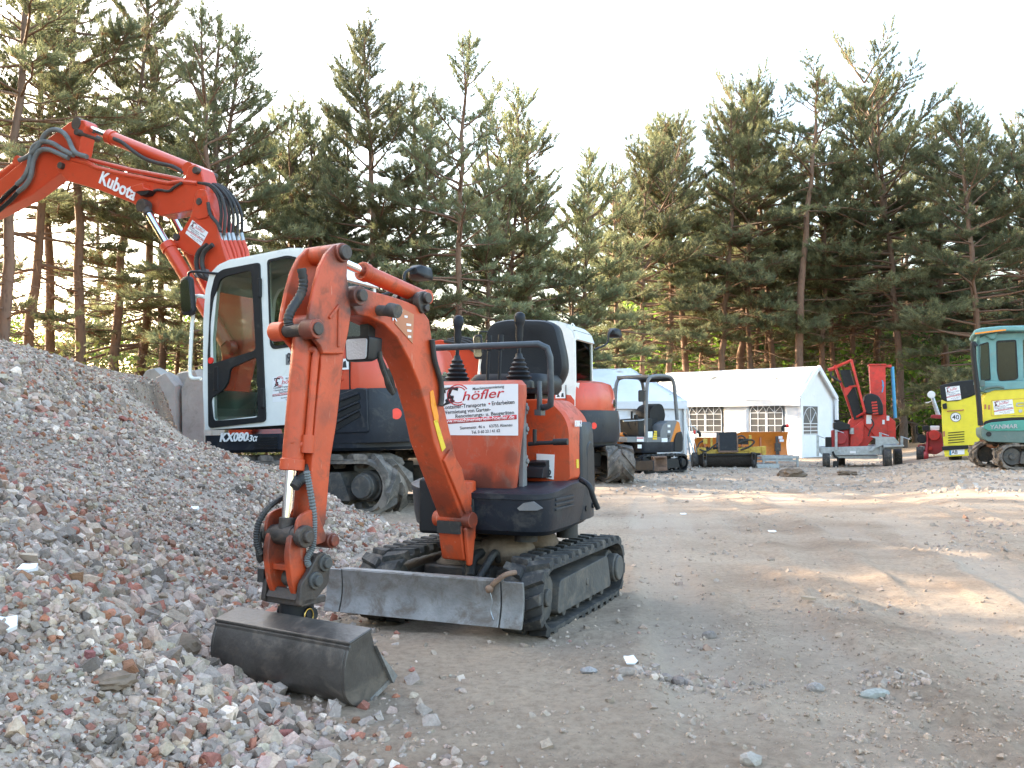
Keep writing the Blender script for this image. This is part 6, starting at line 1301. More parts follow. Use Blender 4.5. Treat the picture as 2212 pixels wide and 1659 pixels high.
b.b2((-.06, -.10, 0), (.04, .05, E1)); b.b2((-.06, -W1 - .05, 0), (.04, -W1 + .06, E1)); b.done('gable_border', 'canvas', t1, bevel=.01)
T2o = at(1481, 1004, 25.0); T2 = Frame(Vector((T2o.x, 25.0, -.36)), math.atan2(.16, -.985)); L2, W2, E2, H2 = 5.4, 4.0, 1.80, 2.82
t2 = thing('party_tent', 'white tent with a hipped roof end standing behind the small open excavator', 'tent', T2)
b = MB(); wavy(b, [(-.06, .08, E2), (L2, .08, E2), (L2, -W2 / 2, H2), (1.55, -W2 / 2, H2)], 16, 8, .10, 11); wavy(b, [(-.06, -W2, E2), (-.06, .08, E2), (1.55, -W2 / 2, H2), (1.55, -W2 / 2, H2 + .001)], 8, 8, .05, 12)
wavy(b, [(L2, -W2, E2), (-.06, -W2, E2), (1.55, -W2 / 2, H2), (L2, -W2 / 2, H2)], 10, 6, .06, 13); wavy(b, [(-.06, .08, E2 - .2), (L2, .08, E2 - .2), (L2, .08, E2), (-.06, .08, E2)], 22, 1, .03, 14); b.done('tent_roof', 'canvas', t2, sharp=60)
b = MB(); wavy(b, [(0, 0, 0), (L2, 0, 0), (L2, 0, E2), (0, 0, E2)], 20, 8, .06, 15); wavy(b, [(0, -W2, 0), (0, 0, 0), (0, 0, E2), (0, -W2, E2)], 12, 8, .05, 16); wavy(b, [(L2, -W2, 0), (0, -W2, 0), (0, -W2, E2), (L2, -W2, E2)], 6, 4, .05, 17); b.done('side_wall', 'canvas', t2, sharp=60)
b = MB(); b.cyl((.02, .03, 0), (.02, .03, E2), .025); b.tube([(-.05, .1, E2 - .1), (-.35, .55, .02)], .008); b.done('tent_pole', 'white', t2)

# ---------------------------------------------------------------- small excavator with a canopy
fw = Vector((-.75, -.66)); H_ = Frame(Vector((3.06, 21.17, -.28)), math.atan2(fw.y, fw.x))
he = thing('compact_excavator', 'grey and orange compact excavator with open canopy in front of the tents', 'excavator', H_)
for sg in (1, -1): crawler(he, sg * .52, 1.25, .19, .25, 'black', 22, .025, 'black', thick=.03)
b = MB(); b.b2((-.5, -.4, .18), (.5, .4, .40)); b.cyl((0, 0, .38), (0, 0, .52), .3, n=28); b.done('undercarriage', 'black', he, bevel=.02)
S5 = lambda pts, off=.5: H_.Y(off, Z5(pts)); X5 = lambda pts, off=.45: H_.X(off, Z5(pts))
hz = S5([(740, 985)])[0][1]; hz1 = S5([(740, 893)])[0][1]
b = MB(); dk = rnd([(.62, .50), (.62, -.5), (-.45, -.55), (-.80, -.35), (-.85, 0), (-.80, .35), (-.45, .52)], .1); b.loft([[(x * .97, y * .97, hz) for x, y in dk], [(x, y, hz + .06) for x, y in dk], [(x, y, hz1) for x, y in dk]]); body = b.done('deck', 'navy', he, sharp=35)
b = MB(); b.prism(rnd(S5([(565, 845), (860, 845), (860, 892), (565, 892)]), .02), -.45, .50); b.done('floor_step', 'grey', he, bevel=.01)
b = MB(); b.prism(rnd(S5([(855, 892), (858, 800), (880, 735), (930, 705), (1005, 700), (945, 892)]), .04), -.5, .50); b.done('side_cover', 'grey', he, bevel=.03)
b = MB(); b.prism(rnd(S5([(945, 892), (1006, 703), (1030, 720), (1042, 800), (1030, 892)]), .03), -.48, .485); b.done('rear_cover', 'plow', he, bevel=.03)
b = MB(); b.prism(rnd(S5([(975, 975), (978, 870), (1000, 810), (1040, 795), (1052, 850), (1050, 960), (1035, 978)]), .03), -.4, .52); b.done('rear_bumper', 'black', he, bevel=.04)
b = MB()
for k in range(5): q = S5([(918 - 1 * k, 825 + 14 * k), (945 - 5 * k, 825 + 14 * k), (943 - 5 * k, 833 + 14 * k), (916 - 1 * k, 833 + 14 * k)], .502); b.prism(q, .502, .506)
b.done('vent', 'black', he)
b = MB()
for (a, c, d, e) in ((648, 845, 708, 886), (866, 855, 917, 890), (745, 797, 786, 850), (655, 912, 690, 945), (918, 738, 942, 760), (920, 788, 942, 808), (864, 922, 880, 955)):
    q = S5([(a, c), (d, c), (d, e), (a, e)], .503); b.prism(q, .503, .508)
b.done('sticker', 'paper', he)
b = MB()
for k in range(4): q = S5([(800 - 4 * k, 792 + 20 * k), (825, 792 + 20 * k), (825, 808 + 20 * k), (800 - 4 * k, 808 + 20 * k)], .503); b.prism(q, .503, .508)
b.done('warning_sticker', 'yellow', he)
b = MB(); q = S5([(650, 850), (706, 850), (706, 860), (650, 860)], .509); b.prism(q, .509, .511); b.done('print', 'inkred', he)
# seat, console, levers
b = MB(); b.prism(rnd(S5([(740, 690), (745, 620), (770, 575), (820, 552), (850, 560), (870, 600), (880, 660), (860, 740), (840, 745), (810, 690)], .15), .05), -.22, .22); b.prism(rnd(S5([(690, 690), (820, 690), (850, 745), (700, 740)], .15), .03), -.22, .22); b.b2((-.2, -.2, hz1), (.15, .2, hz1 + .5)); b.done('seat', 'vinyl', he, bevel=.04)
b = MB(); b.prism(S5([(600, 690), (720, 680), (735, 845), (605, 845)], .1), -.25, .3); q = S5([(605, 690), (605, 620), (640, 650), (660, 660), (560, 690), (595, 780), (690, 700)], .2); b.cyl((q[0][0], .2, q[0][1]), (q[1][0], .2, q[1][1]), .025); b.cyl((q[2][0], .2, q[2][1] - .25), (q[2][0], .2, q[2][1]), .05); b.cyl((q[4][0], .2, q[4][1]), (q[5][0], .2, q[5][1]), .012); b.done('control_console', 'black', he, bevel=.01)
b = MB(); b.tube(H_.P(.3, Z5([(530, 706), (600, 704), (690, 698), (720, 690)])), .016); b.done('front_rail', 'galv', he)
# canopy on three visible posts
pN = H_.P(.48, Z5([(732, 892), (730, 700), (735, 450), (750, 345), (790, 312), (880, 308), (945, 322), (975, 380), (988, 520), (998, 640), (1003, 695)]))
b = MB(); b.tube(pN, .042, sm=4, n=10); pF = [Vector((p.x, -.46, p.z)) for p in pN]; b.tube(pF, .042, sm=4, n=10)
zt = max(p.z for p in pN); xa, xb = pN[3].x, pN[7].x
b.b2((xa + .02, -.46, zt - .05), (xa - .05, .48, zt + .01)); cn = b.done('canopy_frame', 'grey', he, sharp=60)
b = MB(); b.loft([[(x, -.44, z) for x, z in ((xa, zt - .06), (xa - .1, zt - .01), (xb + .1, zt - .015), (xb + .02, zt - .1), (xb + .06, zt - .12), (xb + .15, zt - .05), (xa - .08, zt - .045))], [(x, .46, z) for x, z in ((xa, zt - .06), (xa - .1, zt - .01), (xb + .1, zt - .015), (xb + .02, zt - .1), (xb + .06, zt - .12), (xb + .15, zt - .05), (xa - .08, zt - .045))]]); b.done('canopy_roof', 'black', cn)
b = MB(); c = H_.hit(*Z5([(690, 485)])[0], 1, .50); b.loft([[(c.x + a, c.y + yy, c.z + d) for a, d in rnd([(-.09, -.13), (.09, -.13), (.09, .13), (-.09, .13)], .05)] for yy in (-.02, .02)]); b.tube(H_.P(.49, Z5([(690, 470), (710, 445), (735, 440)])), .01); b.done('mirror', 'black', cn)
b = MB(); b.tube(H_.P(-.5, Z5([(460, 640), (445, 560), (442, 440), (450, 418), (475, 415)])), .012, sm=3); b.done('side_grip', 'grey', cn)
# boom, blade and bucket
b = MB(); q = H_.Y(-.05, Z5([(465, 885), (490, 905), (560, 870), (570, 850), (520, 805), (500, 830), (515, 860)])); b.prism(q, -.13, .03); b.prism(H_.Y(-.05, Z5([(500, 960), (600, 900), (620, 985), (545, 1000)])), -.15, .05); bo = b.done('boom', 'plow', he, bevel=.01)
b = MB(); b.tube(H_.P(.04, Z5([(530, 815), (580, 860), (560, 930), (580, 990)])), .03, sm=4); b.prism(rnd(H_.Y(-.05, Z5([(495, 905), (600, 895), (620, 990), (540, 1005), (510, 960)])), .03), -.16, .16); b.done('swing_bracket', 'black', he, bevel=.02)
bp = H_.X(.95, Z5([(525, 1058), (792, 1052), (795, 1140), (525, 1150)])); b = MB(); b.loft([[(.95 + dx, y, z) for (y, z) in bp] for dx in (0, -.04)]); b.bar((.9, .2, .15), (.4, .3, .25), .1, .1); b.bar((.9, -.2, .15), (.4, -.3, .25), .1, .1); b.done('dozer_blade', 'navy', he, bevel=.01)
bq = Frame(Vector((3.62, 19.9, -.26)), 0.)
b = MB(); q = bq.Y(0, Z5([(795, 1020), (912, 1015), (918, 1140), (800, 1148)])); b.plate(q, [[(x * .76 + sum(p[0] for p in q) / 4 * .24, z * .62 + sum(p[1] for p in q) / 4 * .38 + .03) for x, z in q]], -.02, .02, Matrix(((1, 0, 0, 0), (0, 0, 1, 0), (0, 1, 0, 0), (0, 0, 0, 1)))); b.prism(q, .12, .30); b.prism([q[0], q[1], (q[1][0], q[1][1] - .04), (q[0][0], q[0][1] - .04)], 0, .2); b.prism([q[2], q[3], (q[3][0], q[3][1] + .05), (q[2][0], q[2][1] + .05)], 0, .2)
b.bm.transform(H_.inv @ bq.m); b.done('bucket', 'brown', he, bevel=.01)

# ---------------------------------------------------------------- attachments on the ground before the big tent
PL = Frame(Vector((7.1, 27.6, -.34)), R(3)); pl_ = thing('snow_plough', 'orange curved snow plough blade behind the yellow sweeper', 'snow plough', PL)
q = PL.Y(0, Z5([(1160, 850), (1975, 800), (1985, 1020), (1165, 1070)])); x0, x1 = q[0][0], q[1][0]
b = MB(); n = 10
def pv(t, x): z0 = .02; z1 = (q[0][1] if x < (x0 + x1) / 2 else q[1][1]); return (x, .22 * math.sin(t * math.pi * .9) - .1, z0 + (z1 - z0) * t)
b.loft([[pv(k / n, x) for k in range(n + 1)] + [(p[0], p[1] + .05, p[2]) for p in (pv(k / n, x) for k in range(n, -1, -1))] for x in np.linspace(x0, x1, 7)]); mb = b.done('mouldboard', 'plow', pl_, sharp=40)
b = MB()
for k in range(5): xx = x0 + (x1 - x0) * (k + .5) / 5; b.b2((xx - .02, -.06, .1), (xx + .02, .03, .75))
b.done('stiffening_rib', 'rustor', mb)
for pts, tip in (([(1205, 845), (1200, 812), (1185, 800), (1165, 803)], 0), ([(1930, 795), (1928, 765), (1940, 750), (1962, 748)], 0)):
    b = MB(); pp = PL.P(-.1, Z5(pts)); b.tube(pp, .045, sm=3); mk = b.done('edge_marker', 'black', pl_, sharp=60); b = MB(); d = (pp[-1] - pp[-2]).normalized(); b.cyl(pp[-1] - d * .02, pp[-1] + d * .06, .052); b.done('marker_tip', 'redlens', mk)
b = MB(); b.prism(PL.Y(-.14, Z5([(1868, 838), (1888, 838), (1898, 1000), (1870, 1000)])), -.16, -.12); b.prism(PL.Y(-.14, Z5([(1862, 900), (1910, 900), (1910, 970), (1862, 970)])), -.18, -.1); b.done('support_leg', 'frameg', pl_)
b = MB(); b.prism(PL.Y(-.17, Z5([(1893, 838), (1928, 838), (1928, 862), (1893, 862)])), -.175, -.17); b.prism(PL.Y(-.17, Z5([(1902, 866), (1940, 866), (1940, 888), (1902, 888)])), -.175, -.17); b.done('sticker', 'paper', pl_)
SWF = Frame(Vector((5.9, 24.4, -.34)), R(-2)); sw = thing('road_sweeper', 'yellow framed sweeper attachment with dark roller brush and black box', 'sweeper', SWF)
S = lambda pts, off=0.: SWF.Y(off, Z5(pts))
b = MB(); c0 = S([(1180, 1050)], .1)[0]; c1 = S([(1690, 1050)], .1)[0]; rr_ = .26
b.cyl((c0[0], .15, rr_ + .01), (c1[0], .15, rr_ + .01), rr_, n=40); br = b.done('roller_brush', 'bristle', sw)
b = MB(); r_ = random.Random(4)
for k in range(1600):
    a = r_.uniform(0, 6.28); x = r_.uniform(c0[0], c1[0]); c_, s_ = math.cos(a), math.sin(a); l = r_.uniform(.02, .05); v0 = Vector((x, .15 + c_ * rr_ * .97, rr_ + .01 + s_ * rr_ * .97)); v1 = Vector((x + r_.uniform(-.02, .02), .15 + c_ * (rr_ + l), max(.005, rr_ + .01 + s_ * (rr_ + l)))); t = Vector((.008, 0, 0)); b.bm.faces.new([b.bm.verts.new(v0 - t), b.bm.verts.new(v0 + t), b.bm.verts.new(v1)])
b.done('bristles', 'bristle', br, sharp=180)
b = MB(); b.prism(S([(1180, 938), (1250, 938), (1250, 1000), (1180, 1000)]), -.05, .05); q = S([(1180, 965), (1775, 925), (1775, 985), (1180, 1002)]); b.prism(q, -.10, .02)
for pts in ([(1290, 850), (1308, 850), (1308, 960), (1290, 960)], [(1625, 828), (1648, 828), (1650, 990), (1628, 990)], [(1230, 945), (1250, 945), (1250, 1015), (1230, 1015)], [(1225, 860), (1262, 860), (1262, 905), (1225, 905)], [(1530, 950), (1670, 945), (1670, 965), (1530, 970)], [(1735, 930), (1775, 925), (1775, 1000), (1740, 1005)]): b.prism(S(pts), -.13, -.07)
b.done('sweeper_frame', 'ochre', sw, bevel=.01)
b = MB(); q = S([(1200, 990), (1720, 985), (1725, 1005), (1190, 1012)]); b.prism(q, -.15, .45); b.done('brush_hood', 'black', sw, bevel=.01)
b = MB(); b.prism(S([(1355, 805), (1512, 800), (1525, 972), (1352, 977)]), -.20, .14); bx = b.done('mounting_plate', 'navy', sw, bevel=.012)
b = MB(); q = S([(1352, 965), (1526, 962), (1526, 978), (1352, 980)]); b.prism(q, -.215, -.2); q = S([(1352, 830), (1362, 830), (1362, 965), (1352, 965)]); b.prism(q, -.21, -.2); q = S([(1512, 830), (1524, 830), (1526, 962), (1514, 962)]); b.prism(q, -.21, -.2); b.done('rust_edge', 'brown', bx)
b = MB()
for pts in ([(1200, 955), (1260, 970), (1330, 920), (1360, 900)], [(1525, 850), (1570, 835), (1600, 860), (1560, 890)], [(1540, 900), (1600, 880), (1650, 870), (1680, 890), (1640, 930), (1560, 960)], [(1180, 940), (1200, 900), (1230, 880)]): b.tube(SWF.P(-.16, Z5(pts)), .022, sm=5)
b.b2((S([(1540, 880)])[0][0], -.1, S([(1540, 910)])[0][1]), (S([(1620, 880)])[0][0], .1, S([(1540, 860)])[0][1])); b.done('hydraulic_hose', 'hose', sw)
for (u0, v0) in ((1248, 1095), (1676, 1078)):
    c = SWF.hit(*Z5([(u0, v0)])[0], 1, -.25); b = MB(); b.cyl((c.x - .03, -.25, .11), (c.x + .03, -.25, .11), .105); cw_ = b.done('castor_wheel', 'rubber', sw, bevel=.015); b = MB(); b.b2((c.x - .045, -.27, .1), (c.x - .035, -.2, .4)); b.b2((c.x + .035, -.27, .1), (c.x + .045, -.2, .4)); b.b2((c.x - .045, -.27, .38), (c.x + .045, -.08, .41)); b.done('castor_fork', 'frameg', cw_)
c = SWF.hit(*Z5([(1155, 1080)])[0], 1, 0); b = MB(); b.cyl((c.x - .06, .05, .2), (c.x + .09, .05, .2), .2, n=24); b.done('drive_wheel', 'rubber', sw, bevel=.03)
for nm, lab, pts, dy, dep in (('metal_frame', 'galvanised steel frame lying flat right of the roller brush', [(1700, 1095), (1900, 1090), (1900, 1128), (1700, 1125)], -.5, .9), ('metal_frame', 'stacked galvanised frame against the end of the orange plough', [(1745, 1012), (2075, 1015), (2080, 1060), (1745, 1060)], .1, .7)):
    GF = Frame(Vector((7.6, 24.6, -.34)), R(-4)); q = GF.Y(dy, Z5(pts)); o = thing(nm, lab, 'metal frame', GF, group='galvanised frames on the ground'); za, zb_ = q[3][1], q[0][1]; b = MB(); xa, xb = q[0][0], q[1][0]; za = max(za, .0) if dy < 0 else za
    zb_ = max(zb_, za + .1)
    for y_ in (dy, dy + dep): b.b2((xa, y_ - .03, zb_ - .07), (xb, y_ + .03, zb_)); b.b2((xa + .02, y_ - .025, za), (xb - .02, y_ + .025, za + .05))
    for k in range(6): xx = xa + .05 + (xb - xa - .1) * k / 5; b.b2((xx - .03, dy, zb_ - .06), (xx + .03, dy + dep, zb_ - .01)); b.b2((xx - .025, dy - .035, .0), (xx + .025, dy + .035, zb_ - .005)) if k in (0, 2, 5) else None
    b.done('steel_frame', 'galv', o)
# rack of bent tubes leaning between the tents
LR = Frame(Vector((4.9, 26.2, -.36)), 0.); rk = thing('tube_rack', 'thin grey tube racks leaning between the two white tents', 'rack', LR)
b = MB()
for pts in ([(1120, 1060), (1085, 760), (1110, 752), (1150, 752), (1172, 780), (1168, 860)], [(1090, 1060), (1068, 800), (1100, 798), (1125, 1055)], [(1070, 1052), (1150, 1052)], [(1078, 850), (1112, 850)], [(1085, 950), (1118, 950)]): b.tube(LR.P(0, Z5(pts)), .016)
b.done('tubes', 'galv', rk)
b = MB(); b.tube(LR.P(-.15, Z5([(1055, 650), (1150, 985)])), .03); b.done('white_pole', 'white', rk)
b = MB(); o = thing('wood_block', 'brown timber block at the corner of the hipped tent', 'timber', loc=G(1519, 1006)); b.box((0, 0, .1), (.5, .25, .2)); b.done('timber', 'brown', o, bevel=.01)

# ---------------------------------------------------------------- red processor on its trailer
CH = Frame(Vector((8.95, 24.0, -.34)), R(-17)); ch = thing('firewood_processor', 'red firewood processor with raised conveyor on a galvanised trailer', 'machine', CH)
S = lambda pts, off=0.: CH.Y(off, Z6(pts)); PP = lambda off, pts: CH.P(off, Z6(pts))
b = MB(); b.prism(S([(320, 1262), (1085, 1240), (1085, 1270), (905, 1290), (900, 1330), (440, 1335), (330, 1325)]), -.1, .0); b.prism(S([(320, 1262), (1085, 1240), (1085, 1270), (905, 1290), (900, 1330), (440, 1335), (330, 1325)]), 1.1, 1.2)
b.prism(S([(440, 1338), (860, 1338), (860, 1362), (440, 1362)]), .0, 1.1); tf = b.done('trailer_frame', 'galv', ch, bevel=.01)
b = MB(); b.prism(S([(780, 1160), (1000, 1165), (1055, 1225), (900, 1240), (830, 1270), (800, 1300), (770, 1290), (830, 1240), (830, 1180)]), -.22, -.16); b.prism(S([(900, 1238), (1088, 1238), (1088, 1252), (900, 1262)]), -.34, .1); b.done('mudguard', 'galv', tf, bevel=.008)
for (u0, y0_) in ((945, -.30), (1042, .35), (380, -.05), (520, 1.0)):
    c = CH.hit(*Z6([(u0, 1355)])[0], 1, y0_); r_ = .265 if u0 > 600 else .2; b = MB(); b.lathe([(r_ * .55, -.09), (r_ * .95, -.09), (r_, -.06), (r_, .06), (r_ * .95, .09), (r_ * .55, .09)], (c.x, y0_, r_), 'x', 28); wh = b.done('trailer_wheel', 'rubber', ch, sharp=30); b = MB(); b.lathe([(.01, -.06), (r_ * .3, -.06), (r_ * .56, -.085), (r_ * .56, .085), (r_ * .5, .02), (r_ * .3, .05), (.01, .05)], (c.x, y0_, r_), 'x', 28); b.done('wheel_rim', 'galv', wh, sharp=30)
b = MB()
for (u0, a, c_) in ((302, 1150, 1345), (882, 1125, 1330), (1080, 1160, 1250), (472, 1100, 1290)): q = S([(u0 - 12, a), (u0 + 12, a), (u0 + 12, c_), (u0 - 12, c_)], -.12); b.prism(q, -.17, -.10); b.cyl((q[0][0], -.135, q[0][1]), (q[0][0] + .22, -.25, q[0][1] - .08), .012)
b.done('support_jack', 'galv', tf, bevel=.006)
b = MB(); b.tube(PP(-.15, [(440, 1300), (460, 1345), (490, 1370), (480, 1440)]), .03, sm=4); b.prism(S([(445, 1390), (490, 1390), (490, 1455), (440, 1455)], -.2), -.24, -.16); b.done('jockey_wheel', 'black', tf)
b = MB(); b.prism(S([(495, 1285), (500, 1120), (560, 1110), (610, 1000), (650, 990), (735, 950), (950, 960), (1030, 1020), (1035, 1200), (950, 1165), (830, 1170), (740, 1285)]), .2, .75); b.prism(S([(735, 948), (945, 960), (945, 1170), (840, 1165), (735, 1050)]), .12, .2); b.prism(S([(610, 1095), (735, 1000), (730, 1200), (650, 1290), (600, 1290)]), .1, .2); b.done('machine_body', 'red', ch, bevel=.015)
b = MB(); b.prism(S([(788, 490), (938, 486), (945, 960), (905, 960), (900, 870), (802, 760)]), .25, .62); b.prism(S([(780, 486), (945, 482), (945, 496), (780, 500)]), .22, .66); b.prism(S([(938, 490), (1000, 488), (1000, 515), (938, 512)]), .35, .45); twr = b.done('feed_chute', 'red', ch, bevel=.008)
b = MB(); b.prism(S([(893, 640), (905, 640), (917, 690), (905, 752), (893, 752), (905, 690)], .245), .244, .249); b.prism(S([(905, 650), (915, 660), (905, 690), (895, 700)], .243), .242, .244); b.done('emblem', 'blue', twr)
b = MB(); p = PP(.4, [(992, 515), (1020, 990)]); b.cyl(p[0], p[1], .045); b.done('blue_cylinder', 'blue', ch)
# conveyor folded up: two side rails, belt between
b = MB()
for (pa, pb, off) in (((612, 450), (738, 940), -.05), ((460, 500), (640, 1020), .35)):
    p = CH.hit(*Z6([pa])[0], 1, off); q = CH.hit(*Z6([pb])[0], 1, off); b.bar(p, q, .06, .13, (0, 1, 0))
p = CH.hit(*Z6([(455, 525)])[0], 1, .35); q = CH.hit(*Z6([(610, 458)])[0], 1, -.05); b.bar(p, q, .07, .07, (0, 0, 1)); b.cyl(p + Vector((-.16, .0, -.06)), p + Vector((.05, 0, 0)), .05)
p = CH.hit(*Z6([(538, 712)])[0], 1, .33); q = CH.hit(*Z6([(668, 690)])[0], 1, -.05); b.bar(p, q, .05, .05); p = CH.hit(*Z6([(620, 1005)])[0], 1, .3); q = CH.hit(*Z6([(735, 940)])[0], 1, -.05); b.bar(p, q, .05, .05)
cv = b.done('conveyor', 'red', ch, bevel=.008)
b = MB(); q = PP(.15, [(505, 545), (600, 545), (720, 985), (640, 1008)]); b.loft([q, [v + Vector((.02, .08, 0)) for v in q]]); b.done('conveyor_belt', 'black', cv)
b = MB(); q = PP(.1, [(540, 715), (640, 690), (560, 800)]); b.loft([q, [v + Vector((0, .02, 0)) for v in q]]); b.done('belt_guard', 'red', cv)
b = MB(); q = S([(800, 760), (870, 790), (905, 870), (905, 965), (740, 950), (720, 850), (740, 780)], .1); b.prism(rnd(q, .06), -.02, .5); gd = b.done('saw_guard', 'black', ch, bevel=.03)
b = MB()
for k in range(5): q = S([(800 + 3 * k, 840 + 26 * k), (850 + 3 * k, 835 + 26 * k), (852 + 3 * k, 850 + 26 * k), (800 + 3 * k, 856 + 26 * k)], -.03); b.prism(q, -.03, -.024)
b.done('guard_slot', 'red', gd)
b = MB(); c = CH.hit(*Z6([(510, 1180)])[0], 1, .1); b.b2((c.x - .22, -.05, c.z - .25), (c.x + .2, .4, c.z + .22)); b.cyl((c.x, -.12, c.z), (c.x, -.04, c.z), .16); en = b.done('engine', 'dred', ch, bevel=.03)
b = MB(); q = S([(445, 1035), (510, 1020), (600, 1050), (600, 1095), (470, 1110), (445, 1080)], .0); b.prism(q, -.1, .35); b.cyl((q[0][0] + .1, .1, q[0][1] + .02), (q[0][0] + .1, .1, q[0][1] + .08), .08); c = CH.hit(*Z6([(410, 1230)])[0], 1, .1); b.b2((c.x - .1, 0, c.z - .18), (c.x + .08, .3, c.z + .18)); b.done('air_filter', 'black', en, bevel=.02)
b = MB(); c = CH.hit(*Z6([(615, 1110)])[0], 1, .05); b.cyl((c.x, .0, c.z - .08), (c.x, .0, c.z + .08), .06); b.done('exhaust', 'galv', en)
b = MB()
for (a, c_, d, e) in ((752, 962, 800, 1045), (900, 1008, 922, 1048), (940, 970, 965, 1015), (600, 1296, 655, 1318)): q = S([(a, c_), (d, c_), (d, e), (a, e)], -.11 if a == 600 else .09); y_ = -.11 if a == 600 else .095; b.prism(q, y_ - .004, y_)
b.done('sticker', 'paper', ch)
b = MB(); b.tube(PP(-.05, [(800, 1000), (820, 1050), (790, 1100), (770, 1160)]), .02, sm=4); b.tube(PP(.0, [(430, 560), (425, 600), (470, 630), (520, 660)]), .03, sm=4); b.done('hose', 'hose', ch)

# stump grinder
SG_ = Frame(Vector((11.2, 24.6, -.22)), R(-24)); sg_ = thing('stump_grinder', 'small dark red wheeled grinder with upright chute left of the yellow loader', 'machine', SG_)
S = lambda pts, off=0.: SG_.Y(off, Z6(pts))
b = MB(); b.prism(rnd(S([(1225, 1240), (1310, 1235), (1320, 1110), (1400, 1105), (1450, 1130), (1470, 1290), (1400, 1330), (1230, 1310)]), .05), 0, .5); b.prism(S([(1305, 1120), (1325, 1120), (1330, 1360), (1310, 1360)]), -.15, -.08); b.prism(S([(1350, 960), (1450, 960), (1450, 1000), (1350, 990)]), .1, .4); bd = b.done('grinder_body', 'dred', sg_, bevel=.02)
b = MB(); p = SG_.P(.2, Z6([(1420, 970), (1362, 790)])); b.cyl(p[0], p[1], .055, .045); b.done('chute', 'galv', sg_); b = MB(); p = SG_.hit(*Z6([(1354, 774)])[0], 1, .18); b.cyl(p + Vector((-.0, -.05, .0)), p + Vector((0, .05, 0)), .10); b.tube(SG_.P(.15, Z6([(1355, 800), (1360, 830), (1330, 845), (1300, 850)])), .012); b.done('chute_cap', 'white', sg_, bevel=.01)
b = MB(); c = SG_.hit(*Z6([(1250, 1370)])[0], 1, -.1); b.lathe([(.1, -.09), (.2, -.09), (.22, 0), (.2, .09), (.1, .09)], (c.x, -.1, .22), 'x', 24); b.done('wheel', 'rubber', sg_, sharp=30); b = MB(); c = SG_.hit(*Z6([(1305, 1400)])[0], 1, -.25); b.lathe([(.02, -.05), (.14, -.05), (.16, 0), (.14, .05), (.02, .05)], (c.x, -.25, .16), 'x', 20); b.bar((c.x, -.25, .16), (c.x + .05, -.1, .6), .05, .06); b.done('guide_wheel', 'dred', sg_, sharp=40)
b = MB(); b.prism(rnd(S([(1270, 1065), (1330, 1060), (1335, 1110), (1270, 1105)]), .03), -.05, .3); b.cyl((S([(1265, 1185)])[0][0], -.12, S([(1265, 1185)])[0][1]), (S([(1265, 1185)])[0][0], .1, S([(1265, 1185)])[0][1]), .12); b.tube(SG_.P(-.05, Z6([(1215, 1060), (1222, 1130), (1260, 1170)])), .03); b.done('motor', 'black', sg_, bevel=.015)
b = MB(); b.prism(rnd(S([(1342, 1062), (1430, 1062), (1430, 1105), (1345, 1105)]), .03), -.05, .25); b.prism(S([(1245, 1248), (1292, 1250), (1292, 1282), (1240, 1280)], -.01), -.015, -.005); b.done('fuel_tank', 'white', sg_, bevel=.02)
b = MB(); c = SG_.hit(*Z6([(1380, 1150)])[0], 1, -.08); b.cyl((c.x, -.12, c.z), (c.x, .0, c.z), .14); b.cyl((c.x - .1, -.14, c.z - .35), (c.x - .1, .1, c.z - .35), .05); b.done('recoil_starter', 'red', sg_, bevel=.01)

# yellow loader seen from behind
LF = Frame(Vector((11.0, 21.2, -.06)), R(-26)); lo_ = thing('wheel_loader', 'yellow compact loader seen from behind with a round 40 sign', 'loader', LF)
S = lambda pts, off=0.: LF.Y(off, Z6(pts))
b = MB(); b.prism(rnd(S([(1445, 820), (1480, 830), (1600, 825), (1700, 800), (1800, 760), (1800, 1240), (1470, 1250), (1455, 1100)]), .03), 0, 1.2); bd = b.done('rear_panel', 'lemon', lo_, bevel=.03)
b = MB(); b.prism(rnd(S([(1432, 690), (1600, 650), (1800, 632), (1800, 745), (1720, 790), (1600, 832), (1490, 838), (1445, 815)]), .03), -.03, 1.1); b.done('engine_cover', 'black', lo_, bevel=.02)
p0, p1, p2 = LF.hit(*Z6([(1500, 832)])[0], 1, -.04), LF.hit(*Z6([(1632, 815)])[0], 1, -.04), LF.hit(*Z6([(1490, 705)])[0], 1, -.04)
poster(bd, Matrix.Translation((p0.x, -.035, p0.z)) @ MY @ Matrix.Rotation(R(6), 4, 'Z'), (p1 - p0).length, (p2 - p0).length)
b = MB()
for k in range(5): q = S([(1510, 1125 + 23 * k), (1660, 1113 + 23 * k), (1660, 1120 + 23 * k), (1510, 1133 + 23 * k)], -.002); b.prism(q, -.012, -.002)
b.done('grille_slot', 'black', bd)
b = MB(); c = LF.hit(*Z6([(1580, 982)])[0], 1, 0.); b.cyl((c.x, -.012, c.z), (c.x, -.001, c.z), .115, n=28); s4 = b.done('speed_disc', 'paper', bd); b = MB(); me = text_mesh('40', .15, 0, .01, .002, 'CENTER'); b.mesh(me, Matrix.Translation((c.x, -.0135, c.z - .052)) @ MY); b.plate(circ(0, 0, .113, 28), [circ(0, 0, .102, 28)], -.001, .001, Matrix.Translation((c.x, -.0135, c.z)) @ MY); b.done('print', 'ink', s4)
b = MB(); b.tube(LF.P(-.04, Z6([(1500, 928), (1520, 925), (1640, 917), (1656, 913)])), .014); b.done('door_bar', 'rustor', bd)
b = MB(); b.prism(rnd(S([(1455, 862), (1495, 850), (1502, 905), (1462, 908)], -.05), .02), -.10, .02); b.done('work_lamp', 'black', bd, bevel=.01)
b = MB(); b.prism(rnd(S([(1460, 1115), (1480, 1110), (1482, 1160), (1464, 1165)], -.01), .01), -.03, .01); b.done('tail_light', 'rustor', bd)
